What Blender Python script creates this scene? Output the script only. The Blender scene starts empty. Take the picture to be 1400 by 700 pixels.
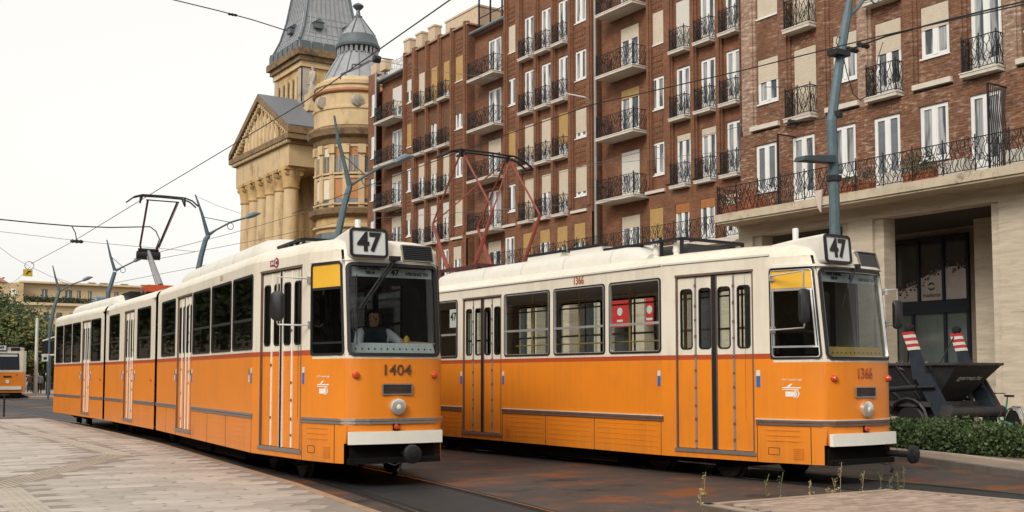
import bpy, bmesh, math, random
from mathutils import Vector, Matrix
D = bpy.data; SC = bpy.context.scene; COL = SC.collection
R = math.radians
random.seed(7)

# ------------------------------------------------------------------ camera
CAMH = 1.65; FPX = 1500.0; YAW = R(33.4); PITCH = R(3.56)
cam = D.objects.new('camera', D.cameras.new('camera')); COL.objects.link(cam)
cam.location = (0, 0, CAMH); cam.rotation_euler = (R(90) + PITCH, 0, -YAW)
cam.data.sensor_width = 36; cam.data.lens = FPX / 1400 * 36; cam.data.shift_y = 0.05
cam.data.clip_start = 0.1; cam.data.clip_end = 3000
SC.camera = cam

# ------------------------------------------------------------------ sky: even bright overcast
SUN_EL, SUN_ROT = R(35), R(242)
world = D.worlds.new('World'); SC.world = world; world.use_nodes = True
nt = world.node_tree; nt.nodes.clear()
sky = nt.nodes.new('ShaderNodeTexSky'); sky.sky_type = 'NISHITA'; sky.sun_disc = False
sky.sun_elevation = SUN_EL; sky.sun_rotation = SUN_ROT; sky.dust_density = 4; sky.air_density = 1.0
hs = nt.nodes.new('ShaderNodeHueSaturation'); hs.inputs['Saturation'].default_value = 0.10
bg1 = nt.nodes.new('ShaderNodeBackground'); bg1.inputs[1].default_value = 0.05
bg2 = nt.nodes.new('ShaderNodeBackground'); bg2.inputs[0].default_value = (1.0, 0.972, 0.915, 1); bg2.inputs[1].default_value = 0.58
add = nt.nodes.new('ShaderNodeAddShader'); wo = nt.nodes.new('ShaderNodeOutputWorld')
nt.links.new(sky.outputs[0], hs.inputs['Color']); nt.links.new(hs.outputs[0], bg1.inputs[0])
nt.links.new(bg1.outputs[0], add.inputs[0]); nt.links.new(bg2.outputs[0], add.inputs[1]); nt.links.new(add.outputs[0], wo.inputs[0])
sl = D.lights.new('sun', 'SUN'); sl.energy = 1.5; sl.angle = R(20); sl.color = (1, 0.965, 0.90)
sun = D.objects.new('sun', sl); COL.objects.link(sun)
# light comes from behind the camera, to the left
sd = Vector((-0.85, -0.45, 0.68)).normalized()
sun.rotation_euler = sd.to_track_quat('Z', 'Y').to_euler()
SC.render.engine = 'CYCLES'
SC.view_settings.view_transform = 'Standard'; SC.view_settings.look = 'None'
SC.view_settings.exposure = 0.42; SC.view_settings.gamma = 1.0
SC.cycles.max_bounces = 6; SC.cycles.transparent_max_bounces = 24; SC.cycles.glossy_bounces = 3; SC.cycles.diffuse_bounces = 2

# ------------------------------------------------------------------ measuring: a photo point at a known distance
_fw = Vector((math.sin(YAW) * math.cos(PITCH), math.cos(YAW) * math.cos(PITCH), math.sin(PITCH)))
_rt = Vector((math.cos(YAW), -math.sin(YAW), 0)); _up = _rt.cross(_fw)
def pt(x, y, ax, v):
    d = _fw * FPX + _rt * (x - 700) + _up * (420 - y)
    i = 'XYZ'.index(ax); o = Vector((0, 0, CAMH)); return o + d * ((v - o[i]) / d[i])

# ------------------------------------------------------------------ tags
def tag(o, label=None, cat=None, group=None, kind=None):
    if label: o['label'] = label
    if cat: o['category'] = cat
    if group: o['group'] = group
    if kind: o['kind'] = kind
    return o
def thing(name, loc, rz=0, label=None, cat=None, group=None):
    o = D.objects.new(name, None); COL.objects.link(o); o.location = loc; o.rotation_euler = (0, 0, rz)
    o.empty_display_size = 0.2
    return tag(o, label, cat, group)
def copy_tree(o, parent=None):
    c = o.copy(); COL.objects.link(c); c.parent = parent
    for ch in o.children: copy_tree(ch, c)
    return c
def inst(name, src, parent, loc=(0, 0, 0), rz=0, sc=None):
    """a copy of a mesh object (and its children) sharing the mesh"""
    c = copy_tree(src, parent); c.name = name; c.location = loc; c.rotation_euler = (0, 0, rz)
    if sc: c.scale = sc
    return c

# ------------------------------------------------------------------ mesh builder
class MB:
    def __init__(s): s.v = []; s.f = []; s.mi = []; s.cur = 0
    def pts(s, ps):
        n = len(s.v); s.v += [tuple(p) for p in ps]; return list(range(n, n + len(ps)))
    def poly(s, ps): s.f.append(s.pts(ps)); s.mi.append(s.cur)
    def face(s, idx): s.f.append(list(idx)); s.mi.append(s.cur)
    def hexa(s, P):
        i = s.pts(P)
        for q in ((0,3,2,1),(4,5,6,7),(0,1,5,4),(1,2,6,5),(2,3,7,6),(3,0,4,7)): s.face([i[k] for k in q])
    def box(s, x0, x1, y0, y1, z0, z1):
        s.hexa([(x0,y0,z0),(x1,y0,z0),(x1,y1,z0),(x0,y1,z0),(x0,y0,z1),(x1,y0,z1),(x1,y1,z1),(x0,y1,z1)]); return s
    def bar(s, p, q, w, h=None, up=(0, 0, 1)):
        h = h or w; p = Vector(p); q = Vector(q); d = (q - p).normalized(); u = Vector(up)
        if abs(d.dot(u)) > .98: u = Vector((1, 0, 0))
        a = d.cross(u).normalized() * (w / 2); b = a.cross(d).normalized() * (h / 2)
        s.hexa([p-a-b, p+a-b, p+a+b, p-a+b, q-a-b, q+a-b, q+a+b, q-a+b]); return s
    def tube(s, ps, r, n=6, cap=True):
        ps = [Vector(p) for p in ps]; rings = []
        rr = r if isinstance(r, (list, tuple)) else [r] * len(ps)
        d = (ps[1] - ps[0]).normalized(); u = Vector((0, 0, 1)) if abs(d.z) < .95 else Vector((1, 0, 0))
        a = d.cross(u).normalized()
        for k, p in enumerate(ps):
            if 0 < k < len(ps) - 1: d = ((ps[k+1] - p).normalized() + (p - ps[k-1]).normalized())
            elif k == len(ps) - 1: d = p - ps[k-1]
            d = d.normalized() if d.length > 1e-9 else Vector((0, 0, 1))
            a = (a - d * a.dot(d)); a = a.normalized() if a.length > 1e-6 else d.orthogonal().normalized(); b = d.cross(a)
            rings.append(s.pts([p + (a * math.cos(2*math.pi*j/n) + b * math.sin(2*math.pi*j/n)) * rr[k] for j in range(n)]))
        for A, B in zip(rings, rings[1:]):
            for j in range(n): s.face([A[j], A[(j+1) % n], B[(j+1) % n], B[j]])
        if cap and n > 2: s.face(rings[0][::-1]); s.face(rings[-1])
        return s
    def lathe(s, prof, c=(0, 0, 0), n=16, ax='z', a0=0, a1=2 * math.pi):
        full = abs(a1 - a0 - 2 * math.pi) < 1e-6; m = n if full else n + 1; rings = []
        for r, h in prof:
            row = []
            for j in range(m):
                t = a0 + (a1 - a0) * j / n; x, y = r * math.cos(t), r * math.sin(t)
                p = {'z': (x, y, h), 'y': (x, h, y), 'x': (h, x, y)}[ax]
                row.append((p[0] + c[0], p[1] + c[1], p[2] + c[2]))
            rings.append(s.pts(row))
        for A, B in zip(rings, rings[1:]):
            for j in range(n): s.face([A[j], A[(j+1) % m], B[(j+1) % m], B[j]])
        if full:
            if prof[0][0] > 1e-4: s.face(rings[0][::-1])
            if prof[-1][0] > 1e-4: s.face(rings[-1])
        return s
    def prism(s, poly, vec):
        n = len(poly); vec = Vector(vec)
        a = s.pts(poly); b = s.pts([Vector(p) + vec for p in poly])
        s.face(a[::-1]); s.face(b)
        for j in range(n): s.face([a[j], a[(j+1) % n], b[(j+1) % n], b[j]])
        return s
    def build(s, name, mat, parent=None, smooth=False, merge=0, loc=None):
        me = D.meshes.new(name); me.from_pydata(s.v, [], s.f)
        mats = mat if isinstance(mat, (list, tuple)) else [mat]
        for m in mats: me.materials.append(m)
        if len(mats) > 1: me.polygons.foreach_set('material_index', s.mi)
        bm = bmesh.new(); bm.from_mesh(me)
        if merge: bmesh.ops.remove_doubles(bm, verts=bm.verts, dist=merge)
        bmesh.ops.recalc_face_normals(bm, faces=bm.faces); bm.to_mesh(me); bm.free()
        if smooth:
            me.polygons.foreach_set('use_smooth', [True] * len(me.polygons))
            try: me.set_sharp_from_angle(angle=R(38))
            except Exception: pass
        o = D.objects.new(name, me); COL.objects.link(o)
        if parent: o.parent = parent
        if loc: o.location = loc
        return o

def rrect(u0, u1, v0, v1, r, n=4):
    P = []
    for cx, cy, t0 in ((u1-r, v1-r, 0), (u0+r, v1-r, 90), (u0+r, v0+r, 180), (u1-r, v0+r, 270)):
        for k in range(n + 1):
            t = R(t0 + 90 * k / n); P.append((cx + r * math.cos(t), cy + r * math.sin(t)))
    return P
def panel(mb, S, u0, u1, v0, v1, holes=(), du=.5, dv=.6, rn=4):
    """sheet S(u,v) with rounded-rectangle holes (u0,u1,v0,v1,r)"""
    us = {u0, u1}; vs = {v0, v1}
    for h in holes: us |= {h[0], h[1]}; vs |= {h[2], h[3]}
    def fill(t, d):
        t = sorted(t); o = [t[0]]
        for a, b in zip(t, t[1:]):
            n = max(1, int(math.ceil((b - a) / d - 1e-6)))
            o += [a + (b - a) * k / n for k in range(1, n + 1)]
        return o
    U = fill(us, du); V = fill(vs, dv)
    for a, b in zip(U, U[1:]):
        for c, d in zip(V, V[1:]):
            mu, mv = (a + b) / 2, (c + d) / 2
            if any(h[0] < mu < h[1] and h[2] < mv < h[3] for h in holes): continue
            mb.poly([S(a, c), S(b, c), S(b, d), S(a, d)])
    for h in holes:
        r = h[4] if len(h) > 4 else 0
        if r <= 0: continue
        for cx, cy, ox, oy, t0 in ((h[1]-r, h[3]-r, h[1], h[3], 0), (h[0]+r, h[3]-r, h[0], h[3], 90), (h[0]+r, h[2]+r, h[0], h[2], 180), (h[1]-r, h[2]+r, h[1], h[2], 270)):
            arc = [(cx + r * math.cos(R(t0 + 90*k/rn)), cy + r * math.sin(R(t0 + 90*k/rn))) for k in range(rn + 1)]
            for p, q in zip(arc, arc[1:]): mb.poly([S(ox, oy), S(*p), S(*q)])
def ring(mb, S3, u0, u1, v0, v1, r, w, o0, o1):
    """raised rounded frame: outline (u0..v1), width w inwards, from offset o0 to o1 along the normal"""
    A = rrect(u0, u1, v0, v1, r); B = rrect(u0+w, u1-w, v0+w, v1-w, max(r-w, .005)); n = len(A)
    # long edges get extra points so that they follow a curved sheet
    def sub(P):
        out = []
        for p, q in zip(P, P[1:] + P[:1]):
            k = max(1, int(math.hypot(q[0]-p[0], q[1]-p[1]) / .18))
            out += [(p[0] + (q[0]-p[0])*j/k, p[1] + (q[1]-p[1])*j/k) for j in range(k)]
        return out, None
    ks = [max(1, int(math.hypot(A[(j+1) % n][0]-A[j][0], A[(j+1) % n][1]-A[j][1]) / .18)) for j in range(n)]
    def sub2(P): return [(P[j][0] + (P[(j+1) % n][0]-P[j][0])*i/ks[j], P[j][1] + (P[(j+1) % n][1]-P[j][1])*i/ks[j]) for j in range(n) for i in range(ks[j])]
    A = sub2(A); B = sub2(B); n = len(A)
    a0 = mb.pts([S3(p[0], p[1], o0) for p in A]); a1 = mb.pts([S3(p[0], p[1], o1) for p in A])
    b1 = mb.pts([S3(p[0], p[1], o1) for p in B]); b0 = mb.pts([S3(p[0], p[1], o0 - .03) for p in B])
    for j in range(n):
        k = (j + 1) % n
        mb.face([a0[j], a0[k], a1[k], a1[j]]); mb.face([a1[j], a1[k], b1[k], b1[j]]); mb.face([b1[j], b1[k], b0[k], b0[j]])
def band(mb, S3, u0, u1, z0, z1, o0, o1, du=.2):
    """moulding that follows the sheet from u0 to u1"""
    n = max(1, int(abs(u1 - u0) / du)); rows = []
    for k in range(n + 1):
        u = u0 + (u1 - u0) * k / n
        rows.append(mb.pts([S3(u, z0, o0), S3(u, z0, o1), S3(u, z1, o1), S3(u, z1, o0)]))
    for A, B in zip(rows, rows[1:]):
        for j in range(4): mb.face([A[j], A[(j+1) % 4], B[(j+1) % 4], B[j]])
    mb.face(rows[0][::-1]); mb.face(rows[-1])

def text(name, s, size, mat, parent, M4, bold=0.0, ext=.004, sx=1.0, align='CENTER'):
    c = D.curves.new(name, 'FONT'); c.body = s; c.size = size; c.extrude = ext; c.offset = bold
    c.align_x = align; c.align_y = 'CENTER'; c.resolution_u = 3
    t = D.objects.new(name, c); COL.objects.link(t); dg = bpy.context.evaluated_depsgraph_get(); dg.update()
    me = D.meshes.new_from_object(t.evaluated_get(dg)); D.objects.remove(t); D.curves.remove(c)
    me.transform(Matrix.Scale(sx, 4, (1, 0, 0))); me.transform(M4); me.materials.clear(); me.materials.append(mat)
    o = D.objects.new(name, me); COL.objects.link(o)
    if parent: o.parent = parent
    return o
def frame(o, x, y):
    """matrix: text x axis -> x, text y axis -> y, at point o"""
    x = Vector(x).normalized(); y = Vector(y).normalized(); z = x.cross(y)
    m = Matrix((x, y, z)).transposed().to_4x4(); m.translation = Vector(o); return m

# ------------------------------------------------------------------ materials
MATS = {}
def M(name, col, rough=.6, metal=0, var=.12, scale=4, bump=0, bscale=40, spec=.4, coat=0, dark=None, dscale=1.2, damt=.0, rvar=0, rnd=0, island=False, emit=None, estr=0, stretch=None, wet=None):
    if name in MATS: return MATS[name]
    m = D.materials.new(name); m.use_nodes = True; t = m.node_tree; N = t.nodes; L = t.links
    b = N['Principled BSDF']; b.inputs['Roughness'].default_value = rough; b.inputs['Metallic'].default_value = metal
    b.inputs['Specular IOR Level'].default_value = spec; b.inputs['Coat Weight'].default_value = coat; b.inputs['Coat Roughness'].default_value = .12
    tc = N.new('ShaderNodeTexCoord'); no = N.new('ShaderNodeTexNoise'); no.inputs['Scale'].default_value = scale; no.inputs['Detail'].default_value = 6; no.inputs['Roughness'].default_value = .65
    vec = tc.outputs['Object']
    if stretch:
        mpp = N.new('ShaderNodeMapping'); mpp.inputs['Scale'].default_value = stretch; L.new(vec, mpp.inputs[0]); vec = mpp.outputs[0]
    L.new(vec, no.inputs['Vector'])
    mr = N.new('ShaderNodeMapRange'); mr.inputs['From Min'].default_value = .25; mr.inputs['From Max'].default_value = .75
    mr.inputs['To Min'].default_value = 1 - var; mr.inputs['To Max'].default_value = 1 + var; L.new(no.outputs['Fac'], mr.inputs['Value'])
    mul = N.new('ShaderNodeMixRGB'); mul.blend_type = 'MULTIPLY'; mul.inputs[0].default_value = 1; mul.inputs[1].default_value = (*col, 1)
    L.new(mr.outputs[0], mul.inputs[2]); out = mul.outputs[0]
    if rnd:
        oi = N.new('ShaderNodeNewGeometry' if island else 'ShaderNodeObjectInfo'); so = oi.outputs['Random Per Island' if island else 'Random']
        m2 = N.new('ShaderNodeMapRange'); m2.inputs['To Min'].default_value = 1 - rnd; m2.inputs['To Max'].default_value = 1 + rnd; L.new(so, m2.inputs['Value'])
        mu = N.new('ShaderNodeMixRGB'); mu.blend_type = 'MULTIPLY'; mu.inputs[0].default_value = 1; L.new(out, mu.inputs[1]); L.new(m2.outputs[0], mu.inputs[2]); out = mu.outputs[0]
    if dark:
        n2 = N.new('ShaderNodeTexNoise'); n2.inputs['Scale'].default_value = dscale; n2.inputs['Detail'].default_value = 8; n2.inputs['Roughness'].default_value = .7
        if wet:
            gp = N.new('ShaderNodeNewGeometry'); L.new(gp.outputs['Position'], n2.inputs['Vector'])
        else: L.new(vec, n2.inputs['Vector'])
        r2 = N.new('ShaderNodeMapRange'); r2.inputs['From Min'].default_value = .62 - damt; r2.inputs['From Max'].default_value = .78 - damt; L.new(n2.outputs['Fac'], r2.inputs['Value'])
        mx = N.new('ShaderNodeMixRGB'); L.new(r2.outputs[0], mx.inputs[0]); L.new(out, mx.inputs[1]); mx.inputs[2].default_value = (*dark, 1); out = mx.outputs[0]
        if wet:
            rw = N.new('ShaderNodeMapRange'); rw.inputs['To Min'].default_value = rough; rw.inputs['To Max'].default_value = wet; L.new(r2.outputs[0], rw.inputs['Value']); L.new(rw.outputs[0], b.inputs['Roughness'])
    L.new(out, b.inputs['Base Color'])
    if rvar and not wet:
        r3 = N.new('ShaderNodeMapRange'); r3.inputs['From Min'].default_value = .3; r3.inputs['From Max'].default_value = .7; r3.inputs['To Min'].default_value = max(.03, rough - rvar); r3.inputs['To Max'].default_value = min(1, rough + rvar)
        L.new(no.outputs['Fac'], r3.inputs['Value']); L.new(r3.outputs[0], b.inputs['Roughness'])
    if bump:
        nb = N.new('ShaderNodeTexNoise'); nb.inputs['Scale'].default_value = bscale; nb.inputs['Detail'].default_value = 5; L.new(tc.outputs['Object'], nb.inputs['Vector'])
        bp = N.new('ShaderNodeBump'); bp.inputs['Strength'].default_value = bump; bp.inputs['Distance'].default_value = .02
        L.new(nb.outputs['Fac'], bp.inputs['Height']); L.new(bp.outputs[0], b.inputs['Normal'])
    if emit: b.inputs['Emission Color'].default_value = (*emit, 1); b.inputs['Emission Strength'].default_value = estr
    MATS[name] = m; return m
def glass(name, tint, refl=.06, rough=.02):
    m = D.materials.new(name); m.use_nodes = True; t = m.node_tree; N = t.nodes; L = t.links; N.clear()
    o = N.new('ShaderNodeOutputMaterial'); tr = N.new('ShaderNodeBsdfTransparent'); tr.inputs[0].default_value = (*tint, 1)
    gl = N.new('ShaderNodeBsdfGlossy'); gl.inputs['Roughness'].default_value = rough; gl.inputs[0].default_value = (1, 1, 1, 1)
    lw = N.new('ShaderNodeLayerWeight'); lw.inputs[0].default_value = .5
    pw = N.new('ShaderNodeMath'); pw.operation = 'POWER'; pw.inputs[1].default_value = 5; L.new(lw.outputs['Facing'], pw.inputs[0])
    mr = N.new('ShaderNodeMath'); mr.operation = 'MULTIPLY_ADD'; mr.inputs[1].default_value = .95; mr.inputs[2].default_value = refl; L.new(pw.outputs[0], mr.inputs[0])
    mx = N.new('ShaderNodeMixShader'); L.new(mr.outputs[0], mx.inputs[0]); L.new(tr.outputs[0], mx.inputs[1]); L.new(gl.outputs[0], mx.inputs[2]); L.new(mx.outputs[0], o.inputs[0])
    MATS[name] = m; return m
def livery():
    """cream above, red-brown stripe, orange below; the stripe stops behind the cab window"""
    m = D.materials.new('tram paint'); m.use_nodes = True; t = m.node_tree; N = t.nodes; L = t.links; b = N['Principled BSDF']
    tc = N.new('ShaderNodeTexCoord'); sp = N.new('ShaderNodeSeparateXYZ'); L.new(tc.outputs['Object'], sp.inputs[0])
    def cmp(out, v):
        c = N.new('ShaderNodeMath'); c.operation = 'GREATER_THAN'; c.inputs[1].default_value = v; L.new(out, c.inputs[0]); return c.outputs[0]
    def mix(f, a, c):
        x = N.new('ShaderNodeMixRGB'); L.new(f, x.inputs[0])
        for i, q in ((1, a), (2, c)):
            if isinstance(q, tuple): x.inputs[i].default_value = (*q, 1)
            else: L.new(q, x.inputs[i])
        return x.outputs[0]
    orange, red, cream = (.76, .228, .016), (.42, .070, .022), (.72, .655, .53)
    back = cmp(sp.outputs['Y'], .90)
    a = mix(cmp(sp.outputs['Z'], 1.955), orange, mix(back, cream, red))
    a = mix(cmp(sp.outputs['Z'], 2.035), a, cream)
    lo = mix(cmp(sp.outputs['Z'], 1.90), orange, cream)
    nback = N.new('ShaderNodeMath'); nback.operation = 'SUBTRACT'; nback.inputs[0].default_value = 1; L.new(back, nback.inputs[1])
    a = mix(nback.outputs[0], a, lo)
    # road grime and rain streaks, stronger low down and in vertical runs
    mp = N.new('ShaderNodeMapping'); mp.inputs['Scale'].default_value = (9, 9, .7); L.new(tc.outputs['Object'], mp.inputs[0])
    n1 = N.new('ShaderNodeTexNoise'); n1.inputs['Scale'].default_value = 1; n1.inputs['Detail'].default_value = 7; n1.inputs['Roughness'].default_value = .65; L.new(mp.outputs[0], n1.inputs['Vector'])
    n2 = N.new('ShaderNodeTexNoise'); n2.inputs['Scale'].default_value = 1.3; n2.inputs['Detail'].default_value = 5; L.new(tc.outputs['Object'], n2.inputs['Vector'])
    mu = N.new('ShaderNodeMath'); mu.operation = 'MULTIPLY'; L.new(n1.outputs['Fac'], mu.inputs[0]); L.new(n2.outputs['Fac'], mu.inputs[1])
    mr = N.new('ShaderNodeMapRange'); mr.inputs['From Min'].default_value = .2; mr.inputs['From Max'].default_value = .45; mr.inputs['To Max'].default_value = .22; L.new(mu.outputs[0], mr.inputs['Value'])
    low = N.new('ShaderNodeMapRange'); low.inputs['From Min'].default_value = 1.1; low.inputs['From Max'].default_value = .3; low.inputs['To Max'].default_value = .28; L.new(sp.outputs['Z'], low.inputs['Value'])
    lm = N.new('ShaderNodeMath'); lm.operation = 'MULTIPLY'; L.new(low.outputs[0], lm.inputs[0]); L.new(n1.outputs['Fac'], lm.inputs[1])
    su = N.new('ShaderNodeMath'); su.operation = 'ADD'; L.new(mr.outputs[0], su.inputs[0]); L.new(lm.outputs[0], su.inputs[1])
    a = mix(su.outputs[0], a, (.20, .10, .045))
    L.new(a, b.inputs['Base Color']); b.inputs['Roughness'].default_value = .38; b.inputs['Specular IOR Level'].default_value = .4; b.inputs['Coat Weight'].default_value = .15; b.inputs['Coat Roughness'].default_value = .2
    bp = N.new('ShaderNodeBump'); bp.inputs['Strength'].default_value = .12; bp.inputs['Distance'].default_value = .02; L.new(n2.outputs['Fac'], bp.inputs['Height']); L.new(bp.outputs[0], b.inputs['Normal'])
    MATS['paint'] = m
livery()
def brickmat(name, c1, c2, mort, wear, wamt, dark):
    m = D.materials.new(name); m.use_nodes = True; t = m.node_tree; N = t.nodes; L = t.links; b = N['Principled BSDF']
    tc = N.new('ShaderNodeTexCoord'); sp = N.new('ShaderNodeSeparateXYZ'); L.new(tc.outputs['Object'], sp.inputs[0])
    ad = N.new('ShaderNodeMath'); ad.operation = 'ADD'; L.new(sp.outputs['X'], ad.inputs[0]); L.new(sp.outputs['Y'], ad.inputs[1])
    cb = N.new('ShaderNodeCombineXYZ'); L.new(ad.outputs[0], cb.inputs[0]); L.new(sp.outputs['Z'], cb.inputs[1])
    br = N.new('ShaderNodeTexBrick'); L.new(cb.outputs[0], br.inputs['Vector']); br.inputs['Scale'].default_value = 1
    br.inputs['Brick Width'].default_value = .26; br.inputs['Row Height'].default_value = .085; br.inputs['Mortar Size'].default_value = .011; br.inputs['Mortar Smooth'].default_value = .2
    br.inputs['Color1'].default_value = (*c1, 1); br.inputs['Color2'].default_value = (*c2, 1); br.inputs['Mortar'].default_value = (*mort, 1)
    def noise(sc, det=6):
        n = N.new('ShaderNodeTexNoise'); n.inputs['Scale'].default_value = sc; n.inputs['Detail'].default_value = det; n.inputs['Roughness'].default_value = .7; L.new(tc.outputs['Object'], n.inputs['Vector']); return n.outputs['Fac']
    def rng(f, a, c, lo, hi):
        r = N.new('ShaderNodeMapRange'); r.inputs['From Min'].default_value = a; r.inputs['From Max'].default_value = c; r.inputs['To Min'].default_value = lo; r.inputs['To Max'].default_value = hi; L.new(f, r.inputs['Value']); return r.outputs[0]
    mu = N.new('ShaderNodeMixRGB'); mu.blend_type = 'MULTIPLY'; mu.inputs[0].default_value = 1; L.new(br.outputs['Color'], mu.inputs[1]); L.new(rng(noise(1.1), .3, .7, .68, 1.3), mu.inputs[2])
    # single pale or sooty bricks: noise stretched to brick proportions
    mp = N.new('ShaderNodeMapping'); mp.inputs['Scale'].default_value = (3.8, 11.7, 1); L.new(cb.outputs[0], mp.inputs[0])
    n3 = N.new('ShaderNodeTexNoise'); n3.inputs['Scale'].default_value = 1; n3.inputs['Detail'].default_value = 2; L.new(mp.outputs[0], n3.inputs['Vector'])
    f3 = N.new('ShaderNodeMath'); f3.operation = 'MULTIPLY'; L.new(rng(n3.outputs['Fac'], .52, .68, 0, 1), f3.inputs[0]); L.new(rng(noise(.55), .5 - wamt, .75 - wamt, 0, .85), f3.inputs[1])
    mx = N.new('ShaderNodeMixRGB'); L.new(f3.outputs[0], mx.inputs[0]); L.new(mu.outputs[0], mx.inputs[1]); mx.inputs[2].default_value = (*wear, 1)
    m2 = N.new('ShaderNodeMixRGB'); L.new(rng(n3.outputs['Fac'], .40, .28, 0, .7), m2.inputs[0]); L.new(mx.outputs[0], m2.inputs[1]); m2.inputs[2].default_value = (*dark, 1)
    L.new(m2.outputs[0], b.inputs['Base Color']); b.inputs['Roughness'].default_value = .85
    bp = N.new('ShaderNodeBump'); bp.inputs['Strength'].default_value = .5; bp.inputs['Distance'].default_value = .015; bp.invert = True; L.new(br.outputs['Fac'], bp.inputs['Height']); L.new(bp.outputs[0], b.inputs['Normal'])
    MATS[name] = m; return m
PAINT = MATS['paint']
BRICK_NEAR = brickmat('worn brick', (.205, .070, .026), (.125, .042, .018), (.160, .115, .075), (.42, .32, .23), .13, (.045, .021, .014))
BRICK_FAR = brickmat('plain brick', (.215, .080, .032), (.150, .053, .022), (.150, .085, .048), (.30, .18, .12), -.06, (.075, .031, .018))
CREAM = M('cream roof paint', (.64, .605, .53), .5, var=.06, dark=(.42, .36, .28), dscale=2.2, damt=-.02)
BLACK = M('black rubber', (.012, .012, .013), .55, var=.2)
BLKMET = M('black metal', (.012, .012, .013), .5, var=.3, bump=.1)
UNDER = M('underframe', (.007, .006, .0055), .9, var=.4, spec=.15)
ALU = M('aluminium trim', (.40, .38, .36), .42, .8, var=.15, scale=20)
CHROME = M('bright chrome', (.70, .69, .66), .32, .75)
TRIMD = M('dull brown trim', (.17, .11, .085), .5, .3, var=.2)
REDP = M('pantograph red', (.235, .048, .032), .5, var=.15)
DKRED = M('dark red steel', (.07, .02, .018), .5)
GREYST = M('grey steel', (.30, .29, .29), .45, .4)
WHITE = M('white enamel', (.80, .76, .67), .4, var=.05)
SIGNW = M('sign face white', (.62, .63, .60), .3, var=.03)
LAMPRED = M('red lamp lens', (.55, .06, .02), .15, coat=.5)
HEADG = M('headlamp glass', (.86, .80, .62), .25, coat=1)
YELLOW = M('yellow sun film', (.72, .40, .035), .45, var=.05)
NUMR = M('number red', (.36, .09, .035), .5)
NUMB = M('number brown', (.10, .05, .03), .5)
BLUE = M('blue sticker', (.02, .13, .42), .5)
GREENST = M('green sticker', (.03, .22, .05), .5)
BKKR = M('logo maroon', (.28, .015, .05), .5)
IRON = M('wrought iron', (.011, .010, .011), .6)
WFRAME = M('white window frame', (.72, .71, .67), .45, var=.05)
BLINDC = M('cream roller shutter', (.62, .53, .41), .6, var=.10)
BLINDW = M('white roller shutter', (.66, .62, .55), .6, var=.06)
BLINDY = M('ochre wooden blind', (.47, .30, .115), .6, var=.18)
BLINDO = M('orange awning blind', (.40, .165, .055), .6, var=.15)
BLINDB = M('brown blind', (.16, .085, .05), .6)
STONEW = M('pale sill stone', (.56, .50, .42), .75, var=.14, dark=(.22, .18, .14), dscale=3, damt=.0)
PANE = M('window glass', (.10, .115, .125), .06, var=.35, scale=1.5, spec=.8)
def curtain_mat():
    """glass with folded net curtains and a dark gap, different in each window"""
    m = D.materials.new('window with curtain'); m.use_nodes = True; t = m.node_tree; N = t.nodes; L = t.links; b = N['Principled BSDF']
    tc = N.new('ShaderNodeTexCoord'); oi = N.new('ShaderNodeObjectInfo'); ad = N.new('ShaderNodeVectorMath'); ad.operation = 'ADD'; L.new(tc.outputs['Object'], ad.inputs[0])
    sc = N.new('ShaderNodeVectorMath'); sc.operation = 'SCALE'; sc.inputs[0].default_value = (0, 37, 19); L.new(oi.outputs['Random'], sc.inputs['Scale']); L.new(sc.outputs[0], ad.inputs[1])
    mp = N.new('ShaderNodeMapping'); mp.inputs['Scale'].default_value = (1, 3.2, .5); L.new(ad.outputs[0], mp.inputs[0])
    n = N.new('ShaderNodeTexNoise'); n.inputs['Scale'].default_value = 1; n.inputs['Detail'].default_value = 2; L.new(mp.outputs[0], n.inputs['Vector'])
    mp2 = N.new('ShaderNodeMapping'); mp2.inputs['Scale'].default_value = (1, 22, .4); L.new(ad.outputs[0], mp2.inputs[0])
    n2 = N.new('ShaderNodeTexNoise'); n2.inputs['Scale'].default_value = 1; n2.inputs['Detail'].default_value = 1; L.new(mp2.outputs[0], n2.inputs['Vector'])
    r = N.new('ShaderNodeMapRange'); r.inputs['From Min'].default_value = .42; r.inputs['From Max'].default_value = .54; L.new(n.outputs['Fac'], r.inputs['Value'])
    fold = N.new('ShaderNodeMapRange'); fold.inputs['From Min'].default_value = .3; fold.inputs['From Max'].default_value = .7; fold.inputs['To Min'].default_value = .16; fold.inputs['To Max'].default_value = .42; L.new(n2.outputs['Fac'], fold.inputs['Value'])
    cb = N.new('ShaderNodeCombineColor'); [L.new(fold.outputs[0], cb.inputs[i]) for i in range(3)]
    mx = N.new('ShaderNodeMixRGB'); L.new(r.outputs[0], mx.inputs[0]); mx.inputs[1].default_value = (.035, .042, .050, 1); L.new(cb.outputs[0], mx.inputs[2]); L.new(mx.outputs[0], b.inputs['Base Color'])
    b.inputs['Roughness'].default_value = .07; b.inputs['Specular IOR Level'].default_value = .6; MATS['curt'] = m; return m
CURT = curtain_mat()
GL_CLR = glass('clear tram glass', (.86, .90, .88), .05)
GL_SCR = glass('windscreen glass', (.60, .66, .68), .03)
GL_MID = glass('tinted tram glass', (.30, .32, .32), .05)
GL_DK = glass('dark tram glass', (.05, .055, .06), .045)
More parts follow.
